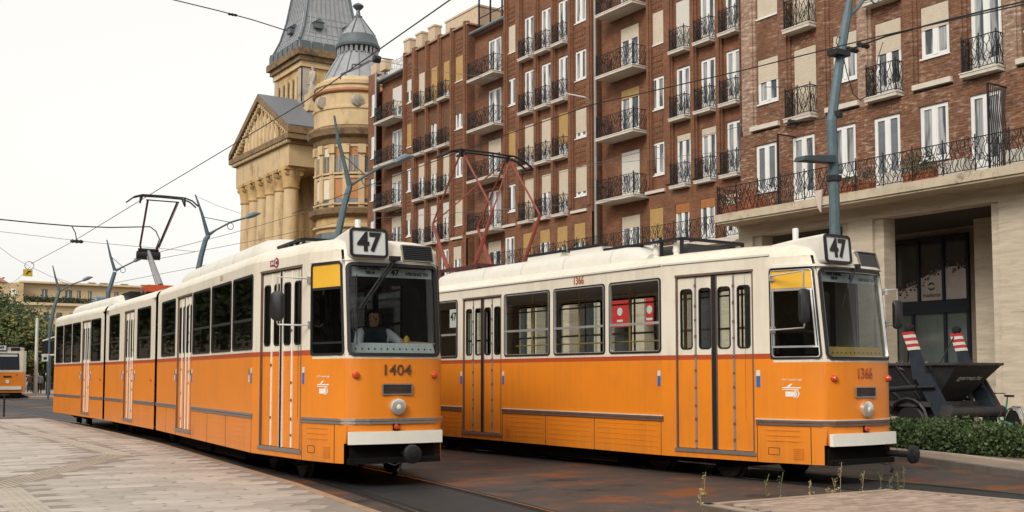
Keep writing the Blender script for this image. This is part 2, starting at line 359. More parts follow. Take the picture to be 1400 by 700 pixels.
# ================================================================== GROUND
def asphalt():
    m = D.materials.new('wet asphalt'); m.use_nodes = True; t = m.node_tree; N = t.nodes; L = t.links; b = N['Principled BSDF']
    tc = N.new('ShaderNodeTexCoord')
    def noise(sc, det=8, rg=.65, vec=None):
        n = N.new('ShaderNodeTexNoise'); n.inputs['Scale'].default_value = sc; n.inputs['Detail'].default_value = det; n.inputs['Roughness'].default_value = rg; L.new(vec or tc.outputs['Object'], n.inputs['Vector']); return n.outputs['Fac']
    def rng(f, a, c, lo=0, hi=1):
        r = N.new('ShaderNodeMapRange'); r.inputs['From Min'].default_value = a; r.inputs['From Max'].default_value = c; r.inputs['To Min'].default_value = lo; r.inputs['To Max'].default_value = hi; L.new(f, r.inputs['Value']); return r.outputs[0]
    def mix(f, a, c):
        x = N.new('ShaderNodeMixRGB'); L.new(f, x.inputs[0])
        for i, q in ((1, a), (2, c)):
            if isinstance(q, tuple): x.inputs[i].default_value = (*q, 1)
            else: L.new(q, x.inputs[i])
        return x.outputs[0]
    grain = noise(30, 5, .8); big = noise(.45, 6); mp = N.new('ShaderNodeMapping'); mp.inputs['Scale'].default_value = (.55, .9, 1); mp.inputs['Rotation'].default_value = (0, 0, R(-8)); L.new(tc.outputs['Object'], mp.inputs[0])
    pat = noise(1.0, 9, .72, mp.outputs[0])
    c = mix(rng(grain, .35, .65), (.018, .017, .017), (.105, .096, .090))
    c = mix(rng(big, .38, .62, 0, .75), c, (.070, .048, .037))
    c = mix(rng(pat, .515, .61, 0, .9), c, (.19, .062, .019))        # rust washed off the rails
    c = mix(rng(pat, .44, .36, 0, .9), c, (.016, .015, .016))       # tar repairs
    L.new(c, b.inputs['Base Color']); L.new(rng(big, .35, .65, .42, .85), b.inputs['Roughness']); b.inputs['Specular IOR Level'].default_value = .25
    bp = N.new('ShaderNodeBump'); bp.inputs['Strength'].default_value = .6; bp.inputs['Distance'].default_value = .012; L.new(grain, bp.inputs['Height']); L.new(bp.outputs[0], b.inputs['Normal'])
    return m
ASPH = asphalt()
q = MB(); q.poly([(-900, -300, 0), (1500, -300, 0), (1500, 1800, 0), (-900, 1800, 0)]); tag(q.build('ground', M('far street', (.12, .11, .10), .7, bump=.3), merge=0), kind='structure').location.z = -.012
q = MB(); q.poly([(-6, -4, 0), (60, -4, 0), (60, 140, 0), (-6, 140, 0)]); tag(q.build('road', ASPH), kind='structure')

# smoother concrete-asphalt panel between the rails of each track, groove rails
def rail_line(pts, off=0.0):
    P = [Vector((x, y, 0)) for x, y in pts]; out = []
    for k, p in enumerate(P):
        d = (P[min(k+1, len(P)-1)] - P[max(k-1, 0)]).normalized(); out.append(p + Vector((d.y, -d.x, 0)) * off)
    return out
def arcpts(pts, n=60):
    """smooth curve through points (Catmull-Rom)"""
    P = [Vector((x, y)) for x, y in pts]; P = [P[0]*2 - P[1]] + P + [P[-1]*2 - P[-2]]; out = []; k = max(2, n // (len(P) - 3))
    for i in range(1, len(P) - 2):
        for j in range(k):
            t = j / k; a, b, c, d = P[i-1], P[i], P[i+1], P[i+2]
            out.append(.5 * ((2*b) + (c-a)*t + (2*a-5*b+4*c-d)*t*t + (3*b-a-3*c+d)*t**3))
    out.append(P[-2]); return [(p.x, p.y) for p in out]
CL = arcpts([(4.6, -2), (6.05, 5.2), (7.03, 11.0), (7.55, 14.52), (8.10, 19.6), (8.67, 26.2), (9.05, 33.0), (9.25, 41), (9.3, 60), (9.3, 110)], 120)
CR = arcpts([(13.9, -4), (13.75, 4), (13.65, 11.0), (13.50, 22), (13.35, 34), (13.3, 60), (13.3, 110)], 80)
RAILM = M('worn rail steel', (.42, .36, .31), .25, .9, var=.2); GROOVE = M('rail groove', (.01, .009, .008), .8)
for nm, c in (('left', CL), ('right', CR)):
    for s in (-.72, .72):
        e = rail_line(c, s)
        def strip(w0, w1, z, mat, name, parent=None):
            q = MB(); a = q.pts([(p + Vector((d.y, -d.x, 0)) * w0 + Vector((0, 0, z))) for p, d in zip(e, dirs)]); b = q.pts([(p + Vector((d.y, -d.x, 0)) * w1 + Vector((0, 0, z))) for p, d in zip(e, dirs)])
            for k in range(len(a) - 1): q.face([a[k], a[k+1], b[k+1], b[k]])
            return q.build(name, mat, parent)
        dirs = [(e[min(k+1, len(e)-1)] - e[max(k-1, 0)]).normalized() for k in range(len(e))]
        r = strip(-.045, .045, .010, RAILM, 'rail'); tag(r, kind='structure')
        strip(.012 if s < 0 else -.034, .034 if s < 0 else -.012, .014, GROOVE, 'rail_groove', r)
        strip(-.11, -.046, .006, GROOVE, 'tar_joint', r); strip(.046, .11, .006, GROOVE, 'tar_joint', r)

BED = M('dark track bed', (.022, .022, .024), .6, var=.45, scale=6, bump=.5, bscale=70, dark=(.10, .06, .04), dscale=.8, damt=-.02)  # dark asphalt tone, lowered further to stand in for shade under the trams
for c in (CL, CR):
    A = rail_line(c, -.60); B = rail_line(c, .60); q = MB(); a = q.pts([p + Vector((0, 0, .004)) for p in A]); b = q.pts([p + Vector((0, 0, .004)) for p in B])
    for k in range(len(a) - 1): q.face([a[k], a[k+1], b[k+1], b[k]])
    tag(q.build('track_bed', BED), kind='structure')

# ---- left platform: hexagonal concrete pavers, kerb along the track
EDGE = [(4.25, -2), (4.85, 5.2), (5.55, 10.2), (5.86, 12.6), (6.20, 15.0), (6.44, 17.6), (6.84, 21.8), (7.18, 25.2), (7.52, 31.0), (7.75, 36.5), (7.80, 43.0)]
def edge_x(y):
    for (x0, y0), (x1, y1) in zip(EDGE, EDGE[1:]):
        if y0 <= y <= y1: return x0 + (x1 - x0) * (y - y0) / (y1 - y0)
    return EDGE[-1][0]
PH = .10
q = MB(); P = [(x, y, PH - .007) for x, y in EDGE] + [(-9, 43, PH - .007), (-9, -2, PH - .007)]
q.prism(P, (0, 0, -.09)); plat = tag(q.build('left_platform', M('paver joint', (.25, .205, .168), .8, var=.2)), kind='structure')
q = MB(); w = .13
for (a, b) in zip(EDGE, EDGE[1:]):
    A, B = Vector((*a, 0)), Vector((*b, 0)); d = (B - A).normalized(); n = Vector((-d.y, d.x, 0))
    q.hexa([A + Vector((0,0,-.02)), B + Vector((0,0,-.02)), B + n*w + Vector((0,0,-.02)), A + n*w + Vector((0,0,-.02)), A + Vector((0,0,PH+.002)), B + Vector((0,0,PH+.002)), B + n*w + Vector((0,0,PH+.002)), A + n*w + Vector((0,0,PH+.002))])
q.build('platform_kerb', M('kerb stone', (.34, .22, .14), .6, var=.25, dark=(.40, .13, .03), dscale=1.4, damt=.06), plat)
PAVE = M('beige paver', (.41, .352, .298), .55, var=.16, scale=2.5, bump=.10, bscale=60, rnd=.20, dark=(.28, .18, .115), dscale=.42, damt=.015, wet=.12)
PAVES = M('beige paver far', (.41, .352, .298), .55, var=.16, scale=2.5, bump=.10, bscale=60, rnd=.20, island=True, dark=(.28, .18, .115), dscale=.42, damt=.015, wet=.12)
TACT = M('yellow tactile paver', (.42, .358, .285), .6, var=.12, rnd=.08, bump=.1)
HX, HY = .56, .36                 # long axis across the platform
def hexpts(s=1.0, z=0):
    a, h, e = HX / 2 * s, HY / 2 * s, .11 * s
    return [(-a - e, 0, z), (-a + .02, -h, z), (a - .02, -h, z), (a + e, 0, z), (a - .02, h, z), (-a + .02, h, z)]
def hex_into(q, ox, oy, oz):
    b = [q.pts([(x + ox, y + oy, z + oz) for x, y, z in hexpts(s, zz)]) for s, zz in ((.985, -.05), (.985, -.006), (.965, 0))]
    for X, Y in zip(b, b[1:]):
        for j in range(6): q.face([X[j], X[(j+1) % 6], Y[(j+1) % 6], Y[j]])
    q.face(b[-1])
q = MB(); hex_into(q, 0, 0, 0); HEXM = q.build('paving_slab', PAVE, plat); HEXM.location = (0, 0, -50)
# tactile strips: bands of ribbed yellow slabs
TS = [((5.55, 21.9), (5.75, 40.5), .42), ((2.40, 16.7), (5.50, 22.35), .50), ((2.55, 16.6), (2.25, 11.0), .46)]
def in_tact(x, y, pad=.0):
    for A, B, w in TS:
        ax, ay = A; bx, by = B; dx, dy = bx-ax, by-ay; L_ = math.hypot(dx, dy); t = ((x-ax)*dx + (y-ay)*dy) / L_; d = abs((x-ax)*dy - (y-ay)*dx) / L_
        if -.1 <= t <= L_ + .1 and d < w/2 + pad: return True
    return False
cells = []
rows = int(45 / (HY)) 
rotc, rots = math.cos(R(-5.48)), math.sin(R(-5.48))
for j in range(-25, 130):
    for i in range(-16, 16):
        u = (i + (.5 if j % 2 else 0)) * (HX + .165 - .06) ; v = j * HY
        x = 4.0 + u * rotc - v * rots; y = 8.0 + u * rots + v * rotc
        if -1.8 < y < 42.7 and -8.6 < x < edge_x(y) - .42 and not in_tact(x, y, .22): cells.append((x, y))
def seen(x, y):
    p = Vector((x, y, PH)) - Vector((0, 0, CAMH)); d = p.dot(_fw); 
    if d < 1: return None
    return 700 + FPX * p.dot(_rt) / d, 420 - FPX * p.dot(_up) / d, d
vis = []
for x, y in cells:
    s = seen(x, y)
    if s and -30 < s[0] < 1400 and s[1] < 712: vis.append((s[2], x, y))
vis.sort(); near = vis[:300]; nset = {(x, y) for _, x, y in near}
for k, (_, x, y) in enumerate(near):
    o = HEXM if k == 0 else HEXM.copy()
    if k: COL.objects.link(o)
    o.parent = plat; o.location = (x, y, PH + random.uniform(-.003, .003)); o.rotation_euler = (random.uniform(-.004, .004), random.uniform(-.004, .004), R(-5.48) + random.uniform(-.006, .006))
q = MB()
for x, y in cells:
    if (x, y) in nset: continue
    b0 = len(q.v); hex_into(q, 0, 0, 0)
    dz = PH + random.uniform(-.003, .003)
    for k in range(b0, len(q.v)):
        a, b, c = q.v[k]; q.v[k] = (x + a * rotc - b * rots, y + a * rots + b * rotc, c + dz)
tag(q.build('far_paving_slabs', PAVES, plat), kind='stuff')
# tactile slabs with ribs
q = MB(); T4 = .40
q.box(-.195, .195, -.195, .195, -.05, -.004)
for k in range(5): q.box(-.19, .19, -.17 + .075*k, -.135 + .075*k, -.004, .004)
TS0 = q.build('tactile_slab', TACT, plat); TS0.location = (0, 0, -50); first = True
for A, B, w in TS:
    d = Vector((B[0]-A[0], B[1]-A[1], 0)); L_ = d.length; d.normalize(); n = Vector((-d.y, d.x, 0))
    for k in range(int(L_ / T4)):
        p = Vector((A[0], A[1], PH)) + d * (k * T4 + .2)
        o = TS0 if first else TS0.copy()
        if not first: COL.objects.link(o)
        first = False; o.parent = plat; o.location = p; o.rotation_euler = (0, 0, math.atan2(d.y, d.x)); o.scale = (1, w / .4, 1)

# ---- small paved island at the right, brick pavers
isl = [(9.28, 9.92), (12.72, 9.78), (12.92, 8.0), (12.95, 2.0), (8.5, 2.0), (8.95, 7.0)]
q = MB(); q.prism([(x, y, PH - .012) for x, y in isl], (0, 0, -.11)); island = tag(q.build('right_platform', M('island joint', (.13, .09, .065), .9)), kind='structure')
q = MB()
for (a, b) in zip(isl, isl[1:] + isl[:1]):
    A, B = Vector((*a, 0)), Vector((*b, 0)); d = (B - A).normalized(); n = Vector((-d.y, d.x, 0)) * -.14
    q.hexa([A, B, B + n - d*.0, A + n, A + Vector((0,0,PH+.004)), B + Vector((0,0,PH+.004)), B + n + Vector((0,0,PH+.004)), A + n + Vector((0,0,PH+.004))])
q.build('island_kerb', M('island kerb stone', (.33, .25, .19), .7, var=.2, dark=(.35, .12, .04), dscale=1.6, damt=.05), island)
BP = M('brick paver', (.36, .265, .205), .7, var=.18, scale=5, rnd=.22, bump=.15, bscale=80)
BPS = M('brick paver far', (.36, .265, .205), .7, var=.18, scale=5, rnd=.22, island=True, bump=.15, bscale=80)
def inpoly(x, y, P):
    c = False
    for (x0, y0), (x1, y1) in zip(P, P[1:] + P[:1]):
        if (y0 > y) != (y1 > y) and x < (x1 - x0) * (y - y0) / (y1 - y0) + x0: c = not c
    return c
ins_ = [(9.45, 9.74), (12.60, 9.62), (12.76, 8.0), (12.79, 2.1), (8.7, 2.1), (9.12, 7.0)]
q = MB(); q.box(-.097, .097, -.047, .047, -.05, 0); BP0 = q.build('brick_paver', BP, island); BP0.location = (0, 0, -50)
bc = []
for j in range(0, 90):
    for i in range(0, 26):
        x = 8.6 + (i + .5 * (j % 2)) * .20; y = 9.75 - j * .10
        if inpoly(x - .1, y, ins_) and inpoly(x + .1, y, ins_):
            s = seen(x, y); bc.append((s[2] if s and s[1] < 715 else 999, x, y))
bc.sort(); q = MB()
for k, (d, x, y) in enumerate(bc):
    z = PH + random.uniform(-.002, .003)
    if k < 300 and d < 900:
        o = BP0 if k == 0 else BP0.copy()
        if k: COL.objects.link(o)
        o.parent = island; o.location = (x, y, z); o.rotation_euler = (0, 0, random.uniform(-.02, .02))
    else: q.box(x - .097, x + .097, y - .047, y + .047, z - .05, z)
tag(q.build('far_brick_pavers', BPS, island), kind='stuff')

# ---- pavement in front of the houses with its kerb
KERB = arcpts([(15.2, -3), (15.6, 5), (16.65, 10.2), (18.15, 13.8), (18.75, 17), (18.9, 22), (18.9, 60), (19.2, 90), (19.6, 120)], 90)
q = MB(); P = [(x, y, PH) for x, y in KERB] + [(60, 120, PH), (60, -3, PH)]; q.prism(P, (0, 0, -.2))
PAVM = M('street paving', (.25, .19, .145), .7, var=.25, scale=3, dark=(.13, .09, .07), dscale=.8, damt=.05, bump=.2)
pav = tag(q.build('pavement', PAVM), kind='structure')
q = MB()
for (a, b) in zip(KERB, KERB[1:]):
    A, B = Vector((*a, 0)), Vector((*b, 0)); d = (B - A).normalized(); n = Vector((d.y, -d.x, 0)) * .16; o = Vector((-d.y, d.x, 0)) * .01
    q.hexa([A + o, B + o, B + n, A + n, A + o + Vector((0,0,PH+.012)), B + o + Vector((0,0,PH+.012)), B + n + Vector((0,0,PH+.012)), A + n + Vector((0,0,PH+.012))])
q.build('pavement_kerb', M('dark kerb', (.13, .11, .095), .75, var=.3), pav)
q = MB()
for (a, b) in zip(KERB, KERB[1:]):
    A, B = Vector((*a, 0)), Vector((*b, 0)); d = (B - A).normalized(); n1 = Vector((d.y, -d.x, 0)) * .95; n2 = Vector((d.y, -d.x, 0)) * 1.10; z = Vector((0, 0, PH + .03))
    if a[1] < 26: q.hexa([A + n1, B + n1, B + n2, A + n2, A + n1 + z, B + n1 + z, B + n2 + z, A + n2 + z])
q.build('bed_edging', M('edging concrete', (.40, .33, .26), .8, var=.2), pav)
# far pavement where people wait
q = MB(); q.prism([(14.5, 84, .12), (21, 84, .12), (30, 128, .12), (19.2, 128, .12)], (0, 0, -.14)); tag(q.build('far_pavement', M('far pavement stone', (.32, .27, .22), .8)), kind='structure')

# ================================================================== BRICK HOUSES
def window_proto(kind, w, h, blind, bfrac, curtain):
    """window seen from the street, centred on y=0, bottom at z=0, wall plane at x=0, glass set back"""
    q = MB(); f = .07; x0, x1 = .05, .13
    q.box(x0, x1, -w/2, -w/2 + f, 0, h); q.box(x0, x1, w/2 - f, w/2, 0, h); q.box(x0 + .002, x1, -w/2 + f, w/2 - f, 0, f); q.box(x0 + .002, x1, -w/2 + f, w/2 - f, h - f, h)
    q.box(x0 - .015, x1 - .01, -.055, .055, f, h - f)
    for s in (-1, 1):
        a, b = sorted((s * .058, s * (w/2 - f - .005)))
        q.box(x0 - .005, x0 + .04, a, a + .045, f, h - f); q.box(x0 - .005, x0 + .04, b - .045, b, f, h - f); q.box(x0 - .005, x0 + .04, a + .045, b - .045, f, f + (.32 if kind == 'f' else .05)); q.box(x0 - .005, x0 + .04, a + .045, b - .045, h - f - .05, h - f)
    if kind == 'w': q.box(-.05, .06, -w/2 - .03, w/2 + .03, -.05, 0)
    o = q.build('window', WFRAME)
    q = MB(); q.poly([(x0 + .03, -w/2 + f, f), (x0 + .03, w/2 - f, f), (x0 + .03, w/2 - f, h - f), (x0 + .03, -w/2 + f, h - f)]); q.build('pane', CURT if curtain else PANE, o)
    if blind:
        q = MB(); zb = h * (1 - bfrac); n = max(2, int((h - zb) / .085))
        for k in range(n):
            z0 = zb + (h - zb) * k / n; z1 = zb + (h - zb) * (k + 1) / n
            q.hexa([(.030, -w/2 + .02, z0), (.030, w/2 - .02, z0), (.045, w/2 - .02, z0), (.045, -w/2 + .02, z0), (.012, -w/2 + .02, z1 - .012), (.012, w/2 - .02, z1 - .012), (.045, w/2 - .02, z1 - .002), (.045, -w/2 + .02, z1 - .002)])
        q.build('roller_shutter', blind, o)
    return o
PROTO = {}
def win(kind, w, h, blind=None, bfrac=0, curtain=False):
    k = (kind, round(w, 2), round(h, 2), blind.name if blind else None, bfrac, curtain)
    if k not in PROTO: PROTO[k] = (window_proto(kind, w, h, blind, bfrac, curtain), [False])
    return PROTO[k]
def put(proto, parent, loc, rz=0):
    src, used = proto
    if not used[0]: used[0] = True; o = src
    else: o = copy_tree(src)
    o.parent = parent; o.location = loc; o.rotation_euler = (0, 0, rz); return o
def railing_mesh(mb, P, h, seed, step=.105, r=.011, post=1.05, sag=True):
    """wrought-iron railing along polyline P (list of (x,y)) standing at z=0"""
    rn = random.Random(seed)
    def along(t, z, off=0):
        L_ = 0
        for a, b in zip(P, P[1:]):
            d = math.hypot(b[0]-a[0], b[1]-a[1])
            if t <= L_ + d + 1e-6: k = (t - L_) / d; return (a[0] + (b[0]-a[0])*k, a[1] + (b[1]-a[1])*k, z)
            L_ += d
        return (P[-1][0], P[-1][1], z)
    tot = sum(math.hypot(b[0]-a[0], b[1]-a[1]) for a, b in zip(P, P[1:]))
    for a, b in zip(P, P[1:]):
        mb.bar((*a, h), (*b, h), .035, .022); mb.bar((*a, .07), (*b, .07), .025, .018)
    n = max(1, round(tot / post))
    for k in range(n + 1): p = along(tot * k / n, 0); mb.bar(p, (p[0], p[1], h + .10), .026, .026)
    for p in P: mb.bar((*p, 0), (*p, h + .10), .030, .030)
    m = max(2, int(tot / step))
    for k in range(m):
        t0 = tot * (k + .5) / m; am = rn.uniform(.04, .085); ph = rn.uniform(0, 6.28); pts_ = []
        for j in range(7):
            z = .07 + (h - .07) * j / 6; pts_.append(along(min(tot, max(0, t0 + am * math.sin(ph + j * 1.9))), z))
        mb.tube(pts_, r, 3, cap=False)
    for k in range(int(tot / .16)):
        t0 = tot * (k + .5) / int(tot / .16); z = rn.uniform(.25, h - .2); rr = rn.uniform(.05, .085)
        mb.tube([along(min(tot, max(0, t0 + rr * math.cos(R(a)))), z + rr * 1.3 * math.sin(R(a))) for a in range(0, 331, 47)], r, 3, cap=False)
RAILP = {}
def balcony_proto(w, d, h):
    k = (round(w, 2), d, h)
    if k in RAILP: return RAILP[k]
    q = MB(); q.box(-d, .02, -w/2, w/2, -.15, 0); q.box(-d - .02, .02, -w/2 - .02, w/2 + .02, -.045, -.005)
    o = q.build('balcony', STONEW)
    q = MB(); e = .05; railing_mesh(q, [(0, -w/2 + e), (-d + e, -w/2 + e), (-d + e, w/2 - e), (0, w/2 - e)], h, int(w * 37) % 99, step=.085, r=.013); q.build('railing', IRON, o)
    RAILP[k] = (o, [False]); return RAILP[k]
def wallsheet(mb, X, y0, y1, z0, z1, holes, depth=.16):
    S = lambda y, z: (X, y, z)
    panel(mb, S, y0, y1, z0, z1, [(h[0], h[1], h[2], h[3]) for h in holes], du=50, dv=50)
    for a, b, c, d in [h[:4] for h in holes]:
        mb.poly([(X, a, c), (X, a, d), (X + depth, a, d), (X + depth, a, c)]); mb.poly([(X, b, c), (X + depth, b, c), (X + depth, b, d), (X, b, d)])
        mb.poly([(X, a, d), (X, b, d), (X + depth, b, d), (X + depth, a, d)]); mb.poly([(X, a, c), (X + depth, a, c), (X + depth, b, c), (X, b, c)])
DARKIN = M('dark room', (.02, .02, .022), .9)

# ---------------------------------------------------------------- far brick house with three window bays
FAR = thing('brick_apartment_house', (34, 50, 0), 0, 'long red brick apartment house with rows of narrow French windows and iron balconies', 'building')
PX, PY = 34, 50      # the parts are placed in the house's own frame
def loc(x, y, z): return (x - PX, y - PY, z)
wb = MB(); pil = []
def wsheet(X, y0, y1, z0, z1, holes):
    m = MB(); wallsheet(m, X - PX, y0 - PY, y1 - PY, z0, z1, [(a - PY, b - PY, c, d) for a, b, c, d in holes]); wb.v, wb.f, wb.mi = wb.v, wb.f, wb.mi
    n = len(wb.v); wb.v += m.v; wb.f += [[i + n for i in f] for f in m.f]; wb.mi += m.mi
rnw = random.Random(21)
def pick(kind):
    r = rnw.random()
    if kind == 'w': return (BLINDC, 1.0, False) if r < .16 else (BLINDC, .45, True) if r < .30 else (BLINDW, .93, False) if r < .45 else (None, 0, True)
    return (BLINDC, .92, False) if r < .14 else (BLINDC, .38, True) if r < .38 else (BLINDW, .28, True) if r < .48 else (BLINDW, .95, False) if r < .55 else (None, 0, r < .86)
# explicit blinds read from the photograph: (bay, row, column) -> (blind, fraction, curtain)
SET = {}
Y_, C_, W_, O_, B_ = BLINDY, BLINDC, BLINDW, BLINDO, BLINDB
# bay 2 (in the middle), rows 4..0, columns far window, three French, near window
for r, row in {4: [(C_, 1, 0), None, None, None, None], 3: [(None, 0, 0), (None, 0, 1), (None, 0, 1), (None, 0, 1), (None, 0, 1)], 2: [(Y_, 1, 0), (C_, .75, 0), (C_, .75, 0), (Y_, .72, 0), (C_, .82, 0)],
               1: [(None, 0, 1), (C_, .95, 0), (C_, .42, 1), (C_, .72, 0), (C_, .85, 0)], 0: [(None, 0, 1), (Y_, 1, 0), (Y_, .35, 1), (Y_, .55, 0), (Y_, .5, 0)]}.items():
    for c, v in enumerate(row): SET[(2, r, c)] = v or (None, 0, 1)
for r, row in {4: [(W_, .5, 1), (C_, .95, 0), (Y_, .95, 0), (Y_, .8, 0), (Y_, .95, 0)], 3: [(Y_, 1, 0), (B_, .9, 0), (B_, .3, 1), (B_, .9, 0), (B_, .4, 1)], 2: [(None, 0, 1), (C_, .4, 0), (C_, .4, 1), (C_, .5, 1), (C_, .3, 1)],
               1: [(C_, .3, 1), (W_, .6, 1), (W_, .7, 1), (W_, .4, 1), (C_, 1, 0)], 0: [(C_, .3, 1), (None, 0, 1), (None, 0, 1), (None, 0, 1), (C_, .4, 1)]}.items():
    for c, v in enumerate(row): SET[(1, r, c)] = v
for r, row in {4: [(C_, 1, 0), (W_, .9, 0), (W_, .2, 1), (W_, .3, 1), (None, 0, 1)], 3: [(C_, 1, 0), (W_, .88, 0), (None, 0, 1), (W_, .3, 1), (None, 0, 1)], 2: [(None, 0, 1), (None, 0, 1), (None, 0, 1), (None, 0, 1), (None, 0, 1)],
               1: [(None, 0, 1), (C_, .12, 1), (C_, .15, 1), (None, 0, 1), (None, 0, 1)], 0: [(Y_, .72, 1), (O_, .22, 1), (O_, .2, 1), (C_, .2, 1), (None, 0, 1)]}.items():
    for c, v in enumerate(row): SET[(3, r, c)] = v
def bay(idx, y0, z0, pitch, top):
    """y0: far edge of the bay; columns run towards the camera"""
    cols = [('w', y0 - .48, .98), ('f', y0 - 2.30, .94), ('f', y0 - 3.95, .94), ('f', y0 - 5.55, .94), ('w', y0 - 7.08, .96)]
    lo = []; hi = []
    for r in range(0, 5):
        zs = z0 + pitch * (r - 1)
        for c, (k, yc, w) in enumerate(cols):
            bl, fr, cu = SET[(idx, r, c)]
            if r == 0:
                kk = 'f'; zz = 7.55; h = 1.98
            else: kk = k; zz = zs + (.75 if k == 'w' else .0); h = 1.58 if k == 'w' else 2.38
            (lo if r == 0 else hi).append((yc - w/2, yc + w/2, zz, zz + h))
            put(win(kk, w, h, bl, fr, bool(cu)), FAR, loc(34.0 if r == 0 else 34.12, yc, zz))
            if r > 0 and k == 'f': put(balcony_proto(w + .16, .44, .98), FAR, loc(34.12, yc, zs))
            if r == 1 and k == 'w':
                q = MB(); q.box(-.22, .0, -w/2 - .2, w/2 + .2, -.14, .0); q.build('ledge', STONEW, FAR, loc=loc(34.12, yc, zs + .02))
    wsheet(34.0, y0 - 8.15, y0, 6.9, z0 - .18, lo); wsheet(34.12, y0 - 8.15, y0, z0 - .18, top, hi)
    # pilasters between the columns, with stepped edges
    for yc, w in ((y0 - .02, .34), (y0 - 1.40, .60), (y0 - 3.12, .42), (y0 - 4.75, .40), (y0 - 6.32, .42), (y0 - 7.95, .44)):
        q = MB(); q.box(-.12, .10, -w/2, w/2, 0, top + .25 - z0 + .18); q.box(-.20, -.118, -w/2 + .10, w/2 - .10, .35, top + .25 - z0 + .18); q.build('pilaster', BRICK_FAR, FAR, loc=loc(34.12, yc, z0 - .18))
    # bands of relief brickwork between window rows: raised bricks in a lattice
    for r in range(1, 5):
        zs = z0 + pitch * (r - 1)
        for k, yc, w in cols:
            if k != 'w' or r == 4 and False: continue
            q = MB()
            for a in range(5):
                for b in range(4):
                    q.box(-.035, 0, -.36 + .19*a - (.05 if b % 2 else 0), -.25 + .19*a - (.05 if b % 2 else 0), 2.50 + .28*b, 2.62 + .28*b)
            tag(q.build('brick_relief', BRICK_FAR, FAR, loc=loc(34.12, yc, zs)), kind='stuff')
    wb.box(34.12 - PX + .001, 34.9 - PX, y0 - 8.15 - PY, y0 - 8.14 - PY, 6.9, top); wb.box(34.12 - PX + .001, 34.9 - PX, y0 - .01 - PY, y0 - PY, 6.9, top)
    q = MB(); q.box(-.16, 3, -4.25, 4.25, 0, .10); q.build('coping', M('coping tile', (.30, .20, .14), .8), FAR, loc=loc(34.12, y0 - 4.07, top))
def recess(idx, yc, z0, pitch, top, blinds):
    ho = []
    for r in range(0, 5):
        zs = z0 + pitch * (r - 1) if r else 7.5; h = 2.38 if r else 2.0; w = 1.42; zz = zs + .02
        if zz + h > top - .3: continue
        ho.append((yc - w/2, yc + w/2, zz, zz + h)); bl, fr, cu = blinds[r % len(blinds)]
        put(win('f', w, h, bl, fr, cu), FAR, loc(34.5, yc, zz))
        if r: put(balcony_proto(2.95, 1.05, 1.0), FAR, loc(34.5, yc, zs))
    wsheet(34.5, yc - 2.1, yc + 2.25, 6.9, top, ho)
    q = MB(); q.tube([(-.42, 2.15, .12), (-.42, -2.05, .12)], .11, 8); q.build('roof_gutter', M('zinc gutter', (.20, .22, .24), .4, .6), FAR, loc=loc(34.5, yc, top), smooth=True)
    q = MB(); q.box(-.3, 3, -2.1, 2.2, 0, .08); q.build('roof_edge', M('coping tile', (.30, .20, .14), .8), FAR, loc=loc(34.5, yc, top))
bay(1, 64.75, 10.1, 3.0, 23.1); bay(2, 52.30, 10.2, 3.07, 27.0); bay(3, 39.68, 10.37, 3.15, 27.0)
recess(1, 66.75, 10.1, 3.02, 22.2, [(None, 0, True), (C_, .3, True), (C_, .25, True), (None, 0, True), (W_, .6, False)])
recess(2, 54.2, 10.15, 3.05, 22.3, [(C_, .3, True), (None, 0, True), (C_, .35, True), (None, 0, True), (None, 0, True)])
recess(3, 41.68, 10.35, 3.15, 27.0, [(C_, .3, True), (W_, .5, True), (Y_, .2, True), (C_, .28, True), (None, 0, True)])
# narrow last strip at the far end, and the body behind
ho = [(69.15, 69.75, 10.9 + 3.02*k, 12.5 + 3.02*k) for k in range(4)]
wsheet(34.0, 68.95, 70.2, 6.9, 23.0, ho)
for a, b, c, d in ho: put(win('w', .6, 1.6, None, 0, True), FAR, loc(34.0, (a+b)/2, c))
for k in range(4): pass
wb.box(.9, 14, 31.5 - PY, 70.2 - PY, 0, 22.0); wb.box(.0, .9, 70.19 - PY, 70.2 - PY, 6.9, 22.9); wb.box(.95, 14, 31.6 - PY, 52.3 - PY, 22, 26.9)
wb.box(.0, .9, 31.5 - PY, 31.52 - PY, 6.9, 26.9)
wb.build('wall', BRICK_FAR, FAR)
# roof terrace, chimneys and parapet stubs of the far part
STUB = M('parapet block', (.50, .38, .26), .8, var=.2)
for y in (64.6, 62.9, 61.2): q = MB(); q.box(-.25, .25, -.42, .42, 0, .85); q.box(-.3, .3, -.46, .46, .85, .97); q.build('parapet_block', STUB, FAR, loc=loc(34.35, y, 23.3))
for y in (69.6, 68.2): q = MB(); q.box(-.25, .25, -.42, .42, 0, .75); q.build('parapet_block', STUB, FAR, loc=loc(34.35, y, 23.0))
q = MB(); q.box(0, 3.0, -2.0, 2.0, 0, 1.2); q.box(-.05, 3.05, -2.05, 2.05, 1.2, 1.32); q.build('roof_room', STUB, FAR, loc=loc(34.8, 58.6, 23.2))
q = MB(); railing_mesh(q, [(0, -2), (0, 2.1)], 1.1, 5, step=.14, r=.02); q.build('terrace_railing', M('pale railing', (.55, .53, .48), .6), FAR, loc=loc(34.5, 66.8, 22.4))
q = MB()
for a in (-1.9, -.6, .7, 2.0): q.bar((0, a, 0), (0, a, 2.3), .08)
q.bar((0, -1.9, 2.3), (0, 2.0, 2.3), .08); q.bar((0, -1.9, 1.1), (0, 2.0, 1.1), .05); q.build('pergola', IRON, FAR, loc=loc(34.7, 54.3, 22.4))
# drain pipes
for y, z1 in ((43.72, 27.0), (68.86, 23.0)):
    q = MB(); q.tube([(0, 0, .2), (0, 0, z1)], .075, 8); q.build('drain_pipe', M('drain pipe zinc', (.30, .29, .27), .45, .4), FAR, loc=loc(33.92, y, 0), smooth=True)
